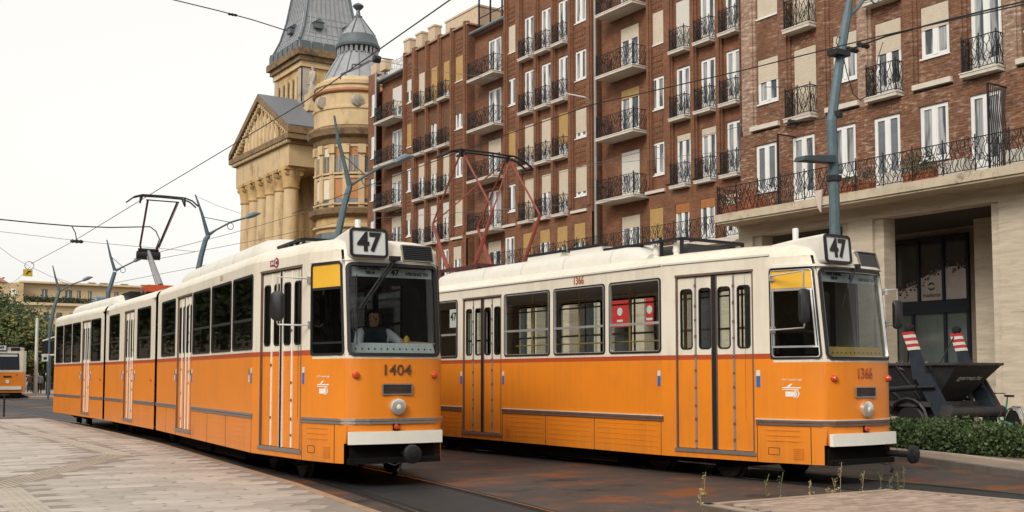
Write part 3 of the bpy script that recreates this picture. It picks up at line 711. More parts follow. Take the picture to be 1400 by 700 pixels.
# long first-floor balcony of the near bay
q = MB(); q.box(-1.0, .05, -6.5, 6.5, -.22, 0); bl_ = q.build('long_balcony', STONEW, FAR, loc=loc(34, 38, 7.5))
q = MB(); railing_mesh(q, [(-.95, -6.4), (-.95, 6.4)], 1.0, 11, step=.10, r=.013); q.build('railing', IRON, bl_)
q = MB(); q.box(-1.0, .05, -4.2, 4.2, -.22, 0); bl_ = q.build('long_balcony', STONEW, FAR, loc=loc(34, 48.3, 7.5))
q = MB(); railing_mesh(q, [(-.95, -4.1), (-.95, 4.1)], 1.0, 12, step=.12, r=.013); q.build('railing', IRON, bl_)
# ground floor: pale stone piers, shop glass, red posters
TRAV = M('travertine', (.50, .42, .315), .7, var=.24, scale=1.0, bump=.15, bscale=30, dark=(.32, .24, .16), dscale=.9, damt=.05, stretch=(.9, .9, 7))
q = MB(); q.box(0, .5, -19, 20, 5.6, 6.9)
for k in range(14): q.box(-.1, .5, -19 + 3*k, -18.1 + 3*k, 0, 5.6)
q.build('ground_floor', TRAV, FAR)
q = MB(); q.box(.5, .6, -19, 20, .1, 5.6); q.build('shop_glass', M('shop dark glass', (.05, .055, .06), .08, spec=.8), FAR)
RED = M('red poster', (.55, .03, .03), .5)
for y, w in ((41.7, 1.35), (39.5, .5)):
    q = MB(); q.box(-.05, 0, -w/2, w/2, 4.0, 5.3); po = q.build('poster', RED, FAR, loc=loc(33.85, y, 0)); q = MB(); q.lathe([(0, -.06), (.2, -.06), (.2, -.052)], (0, 0, 4.75), 12, 'x'); q.box(-.056, -.052, -.22, .22, 4.25, 4.36); q.build('poster_mark', SIGNW, po)

# ---------------------------------------------------------------- near brick house over a stone arcade
NEAR = thing('brick_apartment_house', (29, 20, 0), 0, 'worn brick apartment house above a pale stone arcade with one long iron balcony', 'building')
def nl(x, y, z): return (x - 29, y - 20, z)
wn = MB()
def nsheet(X, y0, y1, z0, z1, holes):
    wallsheet(wn, X - 29, y0 - 20, y1 - 20, z0, z1, [(a - 20, b - 20, c, d) for a, b, c, d in holes])
NC = [27.45 - 1.725 * k for k in range(12)]
NB = {(1, 0): (C_, .52, 1), (1, 1): (C_, .97, 0), (1, 2): (C_, .40, 1), (1, 3): (C_, .42, 1), (1, 4): (C_, .45, 1), (1, 5): (None, 0, 1), (2, 0): (C_, 1, 0), (2, 1): (C_, 1, 0), (2, 3): (C_, .4, 1)}
lo, hi = [], []
for c, yc in enumerate(NC):
    fr_ = c % 2 == 1; w = 1.0
    zz, h = (7.60, 2.32) if fr_ else (8.22, 1.72)
    lo.append((yc - w/2, yc + w/2, zz, zz + h)); put(win('f' if fr_ else 'w', w, h, None, 0, c % 3 != 0), NEAR, nl(29, yc, zz))
    for r in (1, 2, 3):
        zs = 10.58 + 3.15 * (r - 1); zz, h = (zs, 2.45) if fr_ else (zs + .88, 1.62)
        bl, f, cu = NB.get((r, c), (None, 0, 1) if (c + r) % 3 else (C_, .4, 1))
        hi.append((yc - w/2, yc + w/2, zz, zz + h)); put(win('f' if fr_ else 'w', w, h, bl, f, bool(cu)), NEAR, nl(29.14, yc, zz))
        if fr_: put(balcony_proto(1.22, .44, .98), NEAR, nl(29.14, yc, zs))
        elif r == 1: q = MB(); q.box(-.26, 0, -.68, .68, -.16, 0); q.build('ledge', STONEW, NEAR, loc=nl(29.14, yc, zs + .06))
nsheet(29.0, 8.0, 28.72, 7.1, 10.40, lo); nsheet(29.14, 8.0, 28.72, 10.40, 20.4, hi)
wn.box(.0, .14, 8 - 20, 8.72, 10.395, 10.40)
wn.box(.3, 10, 8 - 20, 8.60, 7.2, 20.3); wn.box(.0, .3, 8.71, 8.72, 7.1, 20.3)
wn.build('wall', BRICK_NEAR, NEAR)
PALEB = brickmat('pale worn brick', (.33, .20, .13), (.24, .12, .075), (.27, .21, .16), (.55, .45, .34), .22, (.10, .05, .035))
for k in range(13):
    yc = 28.32 - 1.725 * k; w = .34 if k else .50
    q = MB(); q.box(-.14, .02, -w/2, w/2, 0, 10.0); q.box(-.07, .02, -w/2 - .11, -w/2, .2, 10.0); q.box(-.07, .02, w/2, w/2 + .11, .2, 10.0)
    q.build('pilaster', PALEB if k % 3 == 0 else BRICK_NEAR, NEAR, loc=nl(29.14, yc, 10.402))
# lintels of upright bricks over the first-floor openings
for yc in NC[:8]:
    q = MB()
    for j in range(15): q.box(-.012, .02, -.60 + .08*j, -.53 + .08*j, 0, .24)
    q.build('brick_lintel', BRICK_NEAR, NEAR, loc=nl(29, yc, 9.95))
# long balcony
SLAB = M('weathered slab', (.47, .39, .28), .75, var=.2, scale=3, dark=(.12, .085, .06), dscale=2.2, damt=.05)
q = MB(); q.box(-1.22, .05, -12, 8.85, -.27, 0); q.box(-1.16, .0, -12, 8.80, -.34, -.27); lb = q.build('long_balcony', SLAB, NEAR, loc=nl(29, 20, 7.42))
q = MB(); railing_mesh(q, [(0, 8.75), (-1.15, 8.75), (-1.15, -12)], .96, 3, step=.085, r=.013, post=1.05); q.build('railing', IRON, lb)
# trellis screens on the balcony
for y in (26.05, 18.15): 
    q = MB(); q.bar((-.9, 0, 0), (-.9, 0, 2.5), .05); q.bar((0, 0, 2.5), (-.9, 0, 2.5), .04)
    if y < 20:
        for j in range(8): q.tube([(-.05 - .1*j, 0, 0), (-.1 - .1*j + .1, 0, .6), (-.05 - .1*j, 0, 1.2), (-.1*j - .15, 0, 1.8), (-.05 - .1*j, 0, 2.45)], .018, 4)
    q.build('trellis', IRON, NEAR, loc=nl(29, y, 7.42))
# arcade: stone beam, piers, soffit, back wall
q = MB(); q.box(-.08, .5, -12, 8.78, 6.66, 7.08); q.build('arcade_beam', TRAV, NEAR)
for a, b in ((28.10, 28.77), (22.85, 23.84), (16.9, 18.45), (11.0, 12.4)):
    q = MB(); q.box(-.08, .62, a - 20, b - 20, 0, 6.66); q.box(.04, .60, a - 20.34, a - 20, 0, 6.66); q.box(.04, .60, b - 20, b - 19.7, 0, 6.66); q.build('arcade_pier', TRAV, NEAR)
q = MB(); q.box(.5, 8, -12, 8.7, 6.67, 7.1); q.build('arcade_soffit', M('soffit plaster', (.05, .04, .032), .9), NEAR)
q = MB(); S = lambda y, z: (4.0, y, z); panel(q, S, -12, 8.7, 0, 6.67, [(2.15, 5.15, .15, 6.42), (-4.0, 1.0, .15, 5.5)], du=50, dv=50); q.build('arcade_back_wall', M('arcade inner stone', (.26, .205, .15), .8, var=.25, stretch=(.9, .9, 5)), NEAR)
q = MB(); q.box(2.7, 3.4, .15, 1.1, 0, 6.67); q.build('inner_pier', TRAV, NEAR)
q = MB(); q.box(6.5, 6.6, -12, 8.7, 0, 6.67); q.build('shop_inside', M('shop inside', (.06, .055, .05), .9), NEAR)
# shop front
FRM = M('shop frame blue black', (.018, .024, .034), .4, .3)
q = MB(); y0, y1 = 2.13, 5.12
def fr(ya, yb, za, zb): q.box(3.88, 4.02, ya, yb, za, zb)
for a in (y0, 3.06, 4.04, y1 - .08): fr(a, a + .09, 4.20, 6.42)
fr(y0, y1, 6.36, 6.45); fr(y0, y1, 3.78, 4.22); fr(y0, y1, 0, .4)
for a in (y0, 3.02, y1 - .08, 4.3): fr(a, a + .10, .4, 3.8)
sf = q.build('shop_front', FRM, NEAR)
SHG = M('shop glass', (.03, .033, .034), .04, spec=.7)
for a, b in ((2.22, 3.06), (3.15, 4.04), (4.13, 5.05)):
    q = MB(); q.poly([(3.95, a, 4.22), (3.95, b, 4.22), (3.95, b, 6.36), (3.95, a, 6.36)]); q.build('pane', SHG, sf)
for a, b in ((3.12, 4.3), (4.4, 5.05), (2.23, 3.02)):
    q = MB(); q.poly([(3.96, a, .4), (3.96, b, .4), (3.96, b, 3.78), (3.96, a, 3.78)]); q.build('pane', M('lower shop glass', (.10, .12, .11), .05, spec=.9), sf)
FILM = M('white shop film', (.50, .45, .40), .5); DOTR = M('film dots maroon', (.10, .025, .025), .5); DOTG = M('film dots green', (.10, .12, .10), .5)
rd = random.Random(4)
for (a, b), h0, h1 in zip(((2.22, 3.06), (3.15, 4.04), (4.13, 5.05)), (5.35, 5.30, 4.85), (5.35, 5.05, 4.62)):
    q = MB(); q.poly([(3.944, a + .02, 4.24), (3.944, b - .02, 4.24), (3.944, b - .02, h1), (3.944, a + .02, h0)]); q.build('window_film', FILM, sf)
    for k in range(26):
        y = rd.uniform(a + .06, b - .06); t = (y - a) / (b - a); z = h0 + (h1 - h0) * t + rd.gauss(0, .11); q = MB(); rr = rd.uniform(.022, .06)
        if k % 26 == 0: mm = [MB(), MB()]
        mm[0 if rd.random() < .7 else 1].lathe([(0, 3.936), (rr, 3.937), (rr, 3.9435)], (0, y, z), 10, 'x')
    tag(mm[0].build('film_dot', DOTR, sf), kind='stuff'); tag(mm[1].build('film_dot_green', DOTG, sf), kind='stuff')
text('shop_lettering', 'madenta', .20, M('film lettering', (.05, .05, .05), .5), sf, frame((3.938, 3.60, 4.42), (0, -1, 0), (0, 0, 1)), ext=.001, bold=.003)
q = MB()
for t0 in (0, 180): q.tube([(3.935, 3.60 + .13*math.cos(R(t0 + t)), 4.72 + .11*math.sin(R(t0 + t))) for t in range(20, 165, 24)], [.012, .03, .035, .035, .03, .02, .01], 4)
q.build('shop_mark', M('film mark green', (.05, .14, .07), .5), sf)
SPOT = M('ceiling spot', (1, .9, .7), .5, emit=(1, .82, .6), estr=4)
for y, zx in ((4.7, 6.1), (3.75, 6.15), (3.7, 5.6), (2.75, 6.2), (2.8, 5.6), (2.7, 5.2)):
    q = MB(); q.lathe([(0, 0), (.06, 0), (.06, .02)], (zx, y, 6.1), 10); q.build('spot_lamp', SPOT, sf)
# balcony plants in terracotta
TERRA = M('terracotta', (.36, .115, .05), .8, var=.15); LEAFB = M('pot plant leaf', (.055, .085, .03), .6, rnd=.3, island=True)
def leaves(q, c, rx, ry, rz, n, s, rn, wisp=0):
    for k in range(n):
        while True:
            p = Vector((rn.uniform(-1, 1), rn.uniform(-1, 1), rn.uniform(-1, 1)))
            if p.length < 1: break
        o = Vector((c[0] + p.x*rx, c[1] + p.y*ry, c[2] + p.z*rz)); d = Vector((rn.gauss(0, 1), rn.gauss(0, 1), rn.gauss(0, .7))).normalized(); e = d.orthogonal().normalized() * s * rn.uniform(.25, .5); L_ = d * s * rn.uniform(.7, 1.4)
        q.poly([o, o + L_*.5 + e, o + L_, o + L_*.5 - e])
def pot(y, w, hgt, label, lv):
    t = thing('planter', (28.25, y, 7.42), 0, label, 'plant pot', 'terracotta planters on the long balcony')
    q = MB(); q.prism([(-.13, -w/2, 0), (.13, -w/2, 0), (.16, -w/2 - .03, .28), (-.16, -w/2 - .03, .28)], (0, w, 0)); q.box(-.18, .18, -w/2 - .04, w/2 + .05, .26, .32); q.build('pot', TERRA, t)
    q = MB(); rn = random.Random(int(y * 10)); leaves(q, (0, 0, .55), .25, w * .7, hgt, lv, .10, rn); q.build('foliage', LEAFB, t)
pot(20.55, 1.0, .5, 'long terracotta trough with bushy dark shrub on the stone balcony', 420)
pot(22.55, .42, .12, 'terracotta pot with low sprigs beside a matching smaller pot', 60); pot(23.15, .36, .10, 'smaller plain terracotta pot with few leaves on the long balcony', 30)
for y, lb_ in ((19.6, 'pale low board between the terracotta trough and the iron trellis'), (21.7, 'pale low board between the terracotta trough and the two pots'), (17.4, 'pale low board beyond the iron trellis on the long balcony')):
    q = MB(); q.box(-.25, .25, -.45, .45, 0, .55); tag(q.build('white_screen_board', M('white board', (.62, .58, .50), .7), loc=(28.65, y, 7.425)), lb_, 'board', 'pale boards on the long balcony')
q = MB(); q.box(-.18, .3, -.9, .9, 0, .35); fb = thing('flower_box', (28.2, 27.7, 7.42), 0, 'flower box with orange blossoms at the end of the long balcony', 'flower box')
q.build('box', TERRA, fb); q = MB(); leaves(q, (0, 0, .55), .25, .9, .3, 260, .10, random.Random(3)); q.build('blossom', M('orange blossom', (.38, .10, .02), .7, rnd=.4, island=True), fb)
q = MB(); q.poly([(0, -.16, 0), (0, .16, 0), (.02, .05, -.55), (0, -.10, -.75)]); q.poly([(.03, -.16, 0), (.03, .16, 0), (.05, .05, -.55), (.03, -.10, -.75)]); tag(q.build('cloth', M('faded cloth', (.55, .45, .38), .8), loc=(27.72, 24.0, 7.65)), 'faded pink rag hanging from the long balcony slab', 'cloth')
# ================================================================== TRAMS
TC_ = 1.362; TW = 2.724
_half = [(0, 3.05), (.31, 1.03), (.40, .72), (.50, .36), (.545, .23), (.60, .15), (.67, .10), (.80, .055), (1.0, .02), (1.362, 0)]
OUTL = _half + [(TW - b, a) for b, a in reversed(_half[:-1])]
ARC = [0]
for p, q in zip(OUTL, OUTL[1:]): ARC.append(ARC[-1] + math.hypot(q[0]-p[0], q[1]-p[1]))
UMAX = ARC[-1]
def outl(u):
    u = min(max(u, 0), UMAX)
    for k in range(len(ARC) - 1):
        if u <= ARC[k+1] + 1e-9:
            t = (u - ARC[k]) / (ARC[k+1] - ARC[k]); p, q = OUTL[k], OUTL[k+1]
            return (p[0] + (q[0]-p[0])*t, p[1] + (q[1]-p[1])*t)
    return OUTL[-1]
def u_at_a(a):      # left side
    for k in range(9):
        if OUTL[k][1] >= a >= OUTL[k+1][1]:
            t = (OUTL[k][1] - a) / (OUTL[k][1] - OUTL[k+1][1]); return ARC[k] + t * (ARC[k+1] - ARC[k])
def u_at_b(b):
    for k in range(len(OUTL) - 1):
        if OUTL[k][0] <= b <= OUTL[k+1][0]:
            t = (b - OUTL[k][0]) / (OUTL[k+1][0] - OUTL[k][0]); return ARC[k] + t * (ARC[k+1] - ARC[k])
def rake(z):
    return 0 if z < 1.93 else (z - 1.93) * .105 if z < 3.32 else .146 + (z - 3.32) * .30
def cab(u, z, off=0):
    b, a = outl(u); w = min(1, max(0, (1.0 - a) / .7)); p0 = outl(u - .04); p1 = outl(u + .04)
    t = Vector((p1[0]-p0[0], p1[1]-p0[1])); t.normalize(); nrm = (t.y, -t.x)
    return (b + nrm[0] * off, a + rake(z) * w + nrm[1] * off, z)
ZPROF = [(0, 3.52), (.012, 3.585), (.045, 3.655), (.16, 3.735), (.42, 3.795), (1, 3.825)]

def make_tram(name, number, loc, rz, bends, label, style):
    """style: dict of what differs between the trams"""
    root = thing(name, loc, rz, label, 'tram', 'yellow trams on line 47')
    L1, L2, L3 = 11.75, 6.74, 8.1; GAP = .30
    r1, r2 = R(bends[0]), R(bends[1])      # extra turn of the middle and of the rear section
    def sec(k):
        """maps (b, a, z), a counted from the start of the section, into the tram's frame"""
        if k == 0: return lambda b, a, z: (b, a, z)
        def f1(b, a, z):
            b -= TC_; return (TC_ + b*math.cos(r1) - a*math.sin(r1), L1 + b*math.sin(r1) + a*math.cos(r1), z)
        if k == 1: return f1
        def f2(b, a, z):
            b -= TC_; x, y, _ = f1(TC_, L2, 0)
            return (x + b*math.cos(r2) - a*math.sin(r2), y + b*math.sin(r2) + a*math.cos(r2), z)
        return f2
    gl_side = style['glass']
    ins = M('tram inner lining', (.10, .09, .08), .7); floor = M('tram floor', (.06, .05, .045), .8); seatm = M('tram seat', (.30, .12, .045), .6)
    # ---- helper that makes the body of one straight section, both sides
    def side(T, s):
        """sheet of one side: s=0 left, 1 right"""
        return lambda a, z, off=0: T(-off if s == 0 else TW + off, a, z)
    def window(S3, u0, u1, z0, z1, mid, parent, gl, nm='window', bar=None):
        g = MB(); ring(g, S3, u0, u1, z0, z1, .07, .035, -.002, .014)
        w = g.build(nm, BLACK, parent, smooth=True)
        if style['chrome']:
            c = MB(); ring(c, S3, u0 + .03, u1 - .03, z0 + .03, z1 - .03, .05, .012, .004, .018); c.build('bead', CHROME, w, smooth=True)
        p = MB(); panel(p, lambda u, z: S3(u, z, -.012), u0 + .01, u1 - .01, z0 + .01, z1 - .01, du=.2, dv=2); p.build('pane', gl, w, smooth=True, merge=.002)
        if mid:
            b = MB(); band(b, S3, u0 + .03, u1 - .03, mid - .022, mid + .022, -.02, .010, du=.3); b.build('rail', bar or CHROME, w)
        return w
    def door(S3, u0, u1, z0, z1, parent, leaves=4):
        """folding door: leaves with tall panes, hinge strips, black middle rubber, step edge"""
        f = MB(); band(f, S3, u0 - .02, u1 + .02, z1 - .005, z1 + .03, -.04, .012); band(f, S3, u0 - .012, u0 + .012, z0, z1, -.05, .004); band(f, S3, u1 - .012, u1 + .012, z0, z1, -.05, .004)
        d = f.build('door', TRIMD, parent)
        w = (u1 - u0) / leaves
        for k in range(leaves):
            a0 = u0 + k * w + .012; a1 = a0 + w - .024
            m = .35 * w; hw0, hw1 = a0 + .055, a1 - .055
            Sd = lambda u, z: S3(u, z, -.035)
            q = MB(); panel(q, Sd, a0, a1, z0 + .02, z1 - .02, [(hw0, hw1, 2.13, 3.12, .06)], du=.5, dv=.6)
            lf = q.build('leaf', PAINT, d)
            g = MB(); ring(g, S3, hw0 - .005, hw1 + .005, 2.125, 3.125, .065, .022, -.037, -.026); g.build('gasket', BLACK, d, smooth=True)
            p = MB(); panel(p, lambda u, z: S3(u, z, -.045), hw0, hw1, 2.13, 3.12, dv=2); p.build('pane', gl_side if not style.get('doorglass') else style['doorglass'], d)
        for k in range(1, leaves):
            q = MB(); uu = u0 + k * w
            if k * 2 == leaves:
                band(q, S3, uu - .045, uu + .045, z0 + .02, z1 - .02, -.045, -.012); q.build('rubber_seal', BLACK, d)
                q = MB()
                for e in (-.052, .042): band(q, S3, uu + e, uu + e + .010, z0 + .02, z1 - .02, -.040, -.010)
                q.build('seal_edge', WHITE if style['white_strips'] else TRIMD, d)
            else:
                band(q, S3, uu - .016, uu + .016, z0 + .03, z1 - .03, -.045, -.018); q.build('hinge_strip', WHITE if style['white_strips'] else GREYST, d)
                q = MB()
                for hz in [z0 + .12 + .27 * j + .1 * random.random() for j in range(10) if random.random() < (.55 if j < 5 else .25) or not style['white_strips']]: band(q, S3, uu - .020, uu + .020, hz, hz + .035 + .02 * random.random(), -.02, -.012)
                tag(q.build('hinge', TRIMD, d), kind='stuff') if q.f else None
        s = MB(); band(s, S3, u0 - .04, u1 + .04, z0 - .045, z0 + .012, -.06, .022); s.build('step_edge', ALU, d)
        return d
    def skirt_ribs(S3, u0, u1, parent, n=5, inset=.12):
        q = MB()
        zz = [.50 + .09 * k for k in range(n)]
        for z in zz: band(q, S3, u0 + inset, u1 - inset, z, z + .012, -.002, .005, du=.5)
        return q.build('skirt_rib', PAINT, parent)
    def gapline(S3, u, z0, z1, parent, w=.010):
        q = MB(); band(q, S3, u - w/2, u + w/2, z0, z1, -.002, .0025); return q.build('panel_gap', UNDER, parent)
    def trim(S3, u0, u1, parent):
        q = MB(); band(q, S3, u0, u1, .94, .975, -.002, .022); band(q, S3, u0, u1, .985, 1.02, -.002, .026); q.build('side_trim', ALU if style['white_strips'] else TRIMD, parent)
        if not style['white_strips']:
            q = MB(); band(q, S3, u0, u1, 1.022, 1.035, -.002, .028); q.build('trim_edge', CREAM, parent)
    def sticker(S3, u, z, parent, green):
        q = MB(); band(q, S3, u - .035, u + .035, z, z + .17, -.002, .004); q.build('blue_sticker', BLUE, parent)
        q = MB(); band(q, S3, u - .035, u + .035, z + .172, z + .26, -.002, .004); q.build('white_sticker', SIGNW, parent)
        if green:
            q = MB(); band(q, S3, u + .12, u + .18, z + .15, z + .24, -.002, .004); q.build('green_sticker', GREENST, parent)
            q = MB(); band(q, S3, u + .125, u + .175, z + .02, z + .13, -.002, .004); q.build('pale_sticker', SIGNW, parent)

    ZB, ZT = .37, 3.52
    # ---------------------------------------------------------------- front section: cab
    T0 = sec(0)
    ud0, ud1 = u_at_a(2.74), u_at_a(1.25); uw0, uw1 = u_at_a(.945), u_at_a(.155); us0, us1 = u_at_b(.645), u_at_b(2.08)
    WZ0, WZ1 = 1.945, 3.315
    mb = MB()
    uL = u_at_a(.16); uR = UMAX - uL
    panel(mb, cab, 0, uL, ZB, ZT, [(ud0, ud1, .50, 3.33, .04), (uw0, uw1 - .0, WZ0, WZ1 + .03, .08)], du=.15, dv=.35)
    panel(mb, cab, uL, us0 - .02, .66, ZT, [], du=.06, dv=.35)
    panel(mb, cab, us0 - .02, us1 + .02, .66, ZT, [(us0, us1, WZ0, WZ1, .09)], du=.15, dv=.35)
    panel(mb, cab, us1 + .02, uR, .66, ZT, [], du=.06, dv=.35)
    panel(mb, cab, uR, UMAX, ZB, ZT, [(UMAX - uw1, UMAX - uw0, WZ0, WZ1 + .03, .08)], du=.15, dv=.35)
    # small side returns under the bumper
    for s in (0, 1):
        pass
    # dome of the cab roof, shrinking towards the roof centre
    us = [UMAX * k / 60 for k in range(61)]
    for (s0, z0), (s1, z1) in zip(ZPROF, ZPROF[1:]):
        for a, b in zip(us, us[1:]):
            def rp(u, s, z):
                p = cab(u, min(z, 3.62)); dz = .0
                return (TC_ + (p[0]-TC_)*(1-s), 3.05 + (p[1]-3.05)*(1-s), z)
            mb.poly([rp(a, s0, z0), rp(b, s0, z0), rp(b, s1, z1), rp(a, s1, z1)])
    # sides of the front section behind the cab
    wins = [(2.93, 4.43), (4.545, 6.10), (6.22, 7.80)]
    WB, WT = 2.08, 3.35
    d2 = (7.92, 9.39); w0 = (9.62, 11.22)
    holes = [(a, b, WB, WT, .08) for a, b in wins[1:]] + [(d2[0], d2[1], .50, 3.33, .04), (w0[0], w0[1], WB, WT, .08)]
    S0 = side(T0, 0); S1 = side(T0, 1)
    # the first window starts just at the joint between cab and side: the sheet begins at 2.85
    panel(mb, S0, 3.05, L1, ZB, ZT, [(3.06, wins[0][1], WB, WT, .08)] + holes, du=1.2, dv=.6)
    fw_ = [(3.15, 4.43), (4.545, 6.10), (6.22, 7.80), (8.0, 9.5), (9.62, 11.22)]
    panel(mb, S1, 3.05, L1, ZB, ZT, [(a, b, WB, WT, .08) for a, b in fw_], du=1.2, dv=.6)
    def roof(mb, T, a0, a1):
        prof = [(TC_ * s, z) for s, z in ZPROF]; prof = prof + [(TW - b, z) for b, z in reversed(prof[:-1])]
        n = max(1, int((a1 - a0) / 1.5))
        for k in range(n):
            x0, x1 = a0 + (a1-a0)*k/n, a0 + (a1-a0)*(k+1)/n
            for p, q in zip(prof, prof[1:]): mb.poly([T(p[0], x0, p[1]), T(q[0], x0, q[1]), T(q[0], x1, q[1]), T(p[0], x1, p[1])])
    roof(mb, T0, 3.05, L1)
    mb.build('front_body', PAINT, root, smooth=True, merge=.0015)
    # gutter strip
    if style['gutter']:
        g = MB(); band(g, S0, 3.05, L1, 3.545, 3.575, -.004, .028, du=.8); band(g, cab, .02, u_at_a(.93), 3.545, 3.575, -.004, .022); g.build('rain_gutter', CREAM, root)
        g = MB(); band(g, cab, u_at_a(.90), UMAX - u_at_a(.90), 3.345, 3.38, -.004, .05, du=.1); g.build('windscreen_visor', CREAM, root)
    else:
        g = MB(); band(g, cab, u_at_a(.98), UMAX - u_at_a(.98), 3.350, 3.362, -.004, .014, du=.1); g.build('roof_seam', CREAM, root)
    # windows, doors
    for k, (a, b) in enumerate(wins): window(S0, max(a, 3.055), b, WB, WT, 2.59, root, gl_side, bar=CHROME if style['chrome'] else BLACK)
    door(cab, ud0, ud1, .50, 3.33, root); door(S0, d2[0], d2[1], .50, 3.33, root); window(S0, w0[0], w0[1], WB, WT, 2.59, root, gl_side, bar=CHROME if style['chrome'] else BLACK)
    for a, b in fw_: window(S1, a, b, WB, WT, 2.59, root, gl_side, bar=CHROME if style['chrome'] else BLACK)
    cw = window(cab, uw0, uw1, WZ0, WZ1 + .03, 0, root, style['cabglass'], 'cab_window')
    q = MB(); panel(q, lambda u, z: cab(u, z, -.004), uw0 + .03, uw1 - .03, style['film'], WZ1, du=.1, dv=1); q.build('sun_film', YELLOW, cw)
    q = MB(); band(q, cab, uw0 + .03, uw1 - .03, 2.12, 2.15, -.02, .006, du=.1); q.build('sliding_frame', CHROME if style['chrome'] else BLACK, cw); q = MB(); band(q, cab, uw0 + .03, uw1 - .03, style['film'] - .04, style['film'] - .005, -.02, .006, du=.1)
    q.build('sliding_frame', CHROME if style['chrome'] else BLACK, cw)
    if style['chrome']:
        q = MB(); band(q, cab, uw0 + .05, uw0 + .075, 2.12, style['film'] - .02, -.02, .006); band(q, cab, uw1 - .085, uw1 - .06, 2.12, style['film'] - .02, -.02, .006); q.build('slider_post', CHROME, cw)
    window(cab, UMAX - uw1, UMAX - uw0, WZ0, WZ1 + .03, 0, root, style['cabglass'], 'cab_window')
    ws = window(cab, us0, us1, WZ0, WZ1, 0, root, style['screen'], 'windscreen')
    g = MB(); ring(g, cab, us0 - .012, us1 + .012, WZ0 - .012, WZ1 + .012, .10, .05, -.002, .020); g.build('rubber_surround', BLACK, ws, smooth=True)
    # skirts, trim, stickers
    trim(S0, 3.02, 7.86, root); trim(S0, 9.44, L1 - .02, root); trim(cab, ud1 + .05, UMAX - ud1 - .05, root); trim(S1, 3.05, L1, root)
    for a, b in ((3.1, 4.85), (4.9, 6.35), (6.4, 7.85), (9.45, 10.5), (10.55, L1 - .05)): skirt_ribs(S0, a, b, root, inset=.08)
    for a in (3.08, 4.87, 6.37, 7.86, 9.43, 10.52): gapline(S0, a, ZB, .93, root)
    gapline(cab, ud1 + .06, ZB, .93, root); gapline(cab, u_at_a(.33), ZB, .93, root)
    q = MB()
    for z in (.70, .78, .86): band(q, cab, u_at_a(1.02), u_at_a(.50), z, z + .014, -.002, .009)
    q.build('skirt_rib', PAINT, root)
    q = MB()
    for k in range(6): band(q, cab, u_at_a(.60), u_at_a(.44), .44 + .030*k, .458 + .030*k, -.002, .012)
    q.build('cab_louvre', PAINT, root)
    q = MB(); ring(q, cab, u_at_a(1.0), u_at_a(.82), .49, .60, .01, .006, -.002, .004); q.build('flap', UNDER, root)
    q = MB()
    for k in range(7): band(q, S0, 7.60, 7.74, .46 + .028*k, .474 + .028*k, -.002, .010)
    q.build('side_louvre', PAINT, root)
    for a in (2.82,): pass
    sticker(cab, ud1 + .09, 1.52, root, False); sticker(S0, 3.12, 1.52, root, style['green']); sticker(S0, 7.84, 1.52, root, style['green']); sticker(S0, 9.47, 1.52, root, style['green'])
    # ---------------------------------------------------------------- front details
    def onf(b, z, off=.0): return Vector(cab(u_at_b(b), z, off))
    fx = (1, 0, 0); fz = (0, 0, 1)
    for b in (.745, 1.985):
        p = onf(b, 1.655, .01); q = MB(); q.lathe([(0, -.05), (.030, -.048), (.046, -.03), (.055, 0), (.055, .03)], p, 14, 'y'); q.build('marker_lamp', LAMPRED, root, smooth=True)
    p = onf(1.362, 1.19, 0)
    q = MB(); q.lathe([(.098, -.07), (.118, -.06), (.12, .02)], p, 24, 'y'); q.lathe([(.118, -.06), (.096, -.066), (.092, -.03)], p, 24, 'y')
    hl = q.build('headlamp', CHROME, root, smooth=True)
    q = MB(); q.lathe([(0, -.075), (.05, -.068), (.095, -.045)], p, 20, 'y'); q.build('lens', HEADG, hl, smooth=True)
    p = onf(1.345, .895, .0); q = MB(); q.lathe([(0, -.06), (.035, -.055), (.045, 0)], p, 14, 'y'); q.build('fog_lamp', LAMPRED, root, smooth=True)
    q = MB(); q.box(p.x - .05, p.x + .05, p.y - .02, p.y + .01, p.z - .05, p.z + .06); q.build('lamp_bracket', UNDER, root)
    # louvred vent under the number
    y = onf(1.36, 1.45).y
    q = MB(); ring(q, lambda b, z, o=0: (b, y - .004 - o, z), 1.12, 1.60, 1.365, 1.53, .012, .018, 0, .014); vt = q.build('front_vent', ALU, root)
    q = MB()
    for k in range(7): q.hexa([(1.135, y - .004, 1.383 + .019*k), (1.585, y - .004, 1.383 + .019*k), (1.585, y, 1.383 + .019*k), (1.135, y, 1.383 + .019*k), (1.135, y - .016, 1.395 + .019*k), (1.585, y - .016, 1.395 + .019*k), (1.585, y, 1.398 + .019*k), (1.135, y, 1.398 + .019*k)])
    q.build('vent_slat', M('dark slat', (.10, .10, .10), .5), vt)
    text('front_number', number, .225, style['numcol'], root, frame((1.35, onf(1.36, 1.72).y - .006, 1.725), fx, fz), bold=.001, sx=style['numsx'])
    # bumper with pale cover, curved in plan
    q = MB(); Bf = lambda b, z, o=0: (b, .015 + .05 * ((b - TC_) / .75) ** 2 - o, z)
    band(q, Bf, .63, 2.10, .648, .832, -.02, .05, du=.1); q.build('bumper', WHITE, root)
    q = MB(); q.box(.70, 2.02, .16, .9, .36, .645); q.box(.64, 2.08, .04, .15, .36, .44); q.build('under_bumper', UNDER, root)
    cb, ca = style['coupler']
    q = MB(); q.lathe([(0, ca - .02), (.10, ca - .018), (.135, ca), (.14, ca + .04), (.12, ca + .06), (.05, ca + .08), (.05, .3)], (cb, 0, .50), 22, 'y')
    q.lathe([(0, ca - .035), (.045, ca - .035), (.05, ca - .02)], (cb, 0, .50), 14, 'y'); cp = q.build('coupler', BLKMET, root, smooth=True)
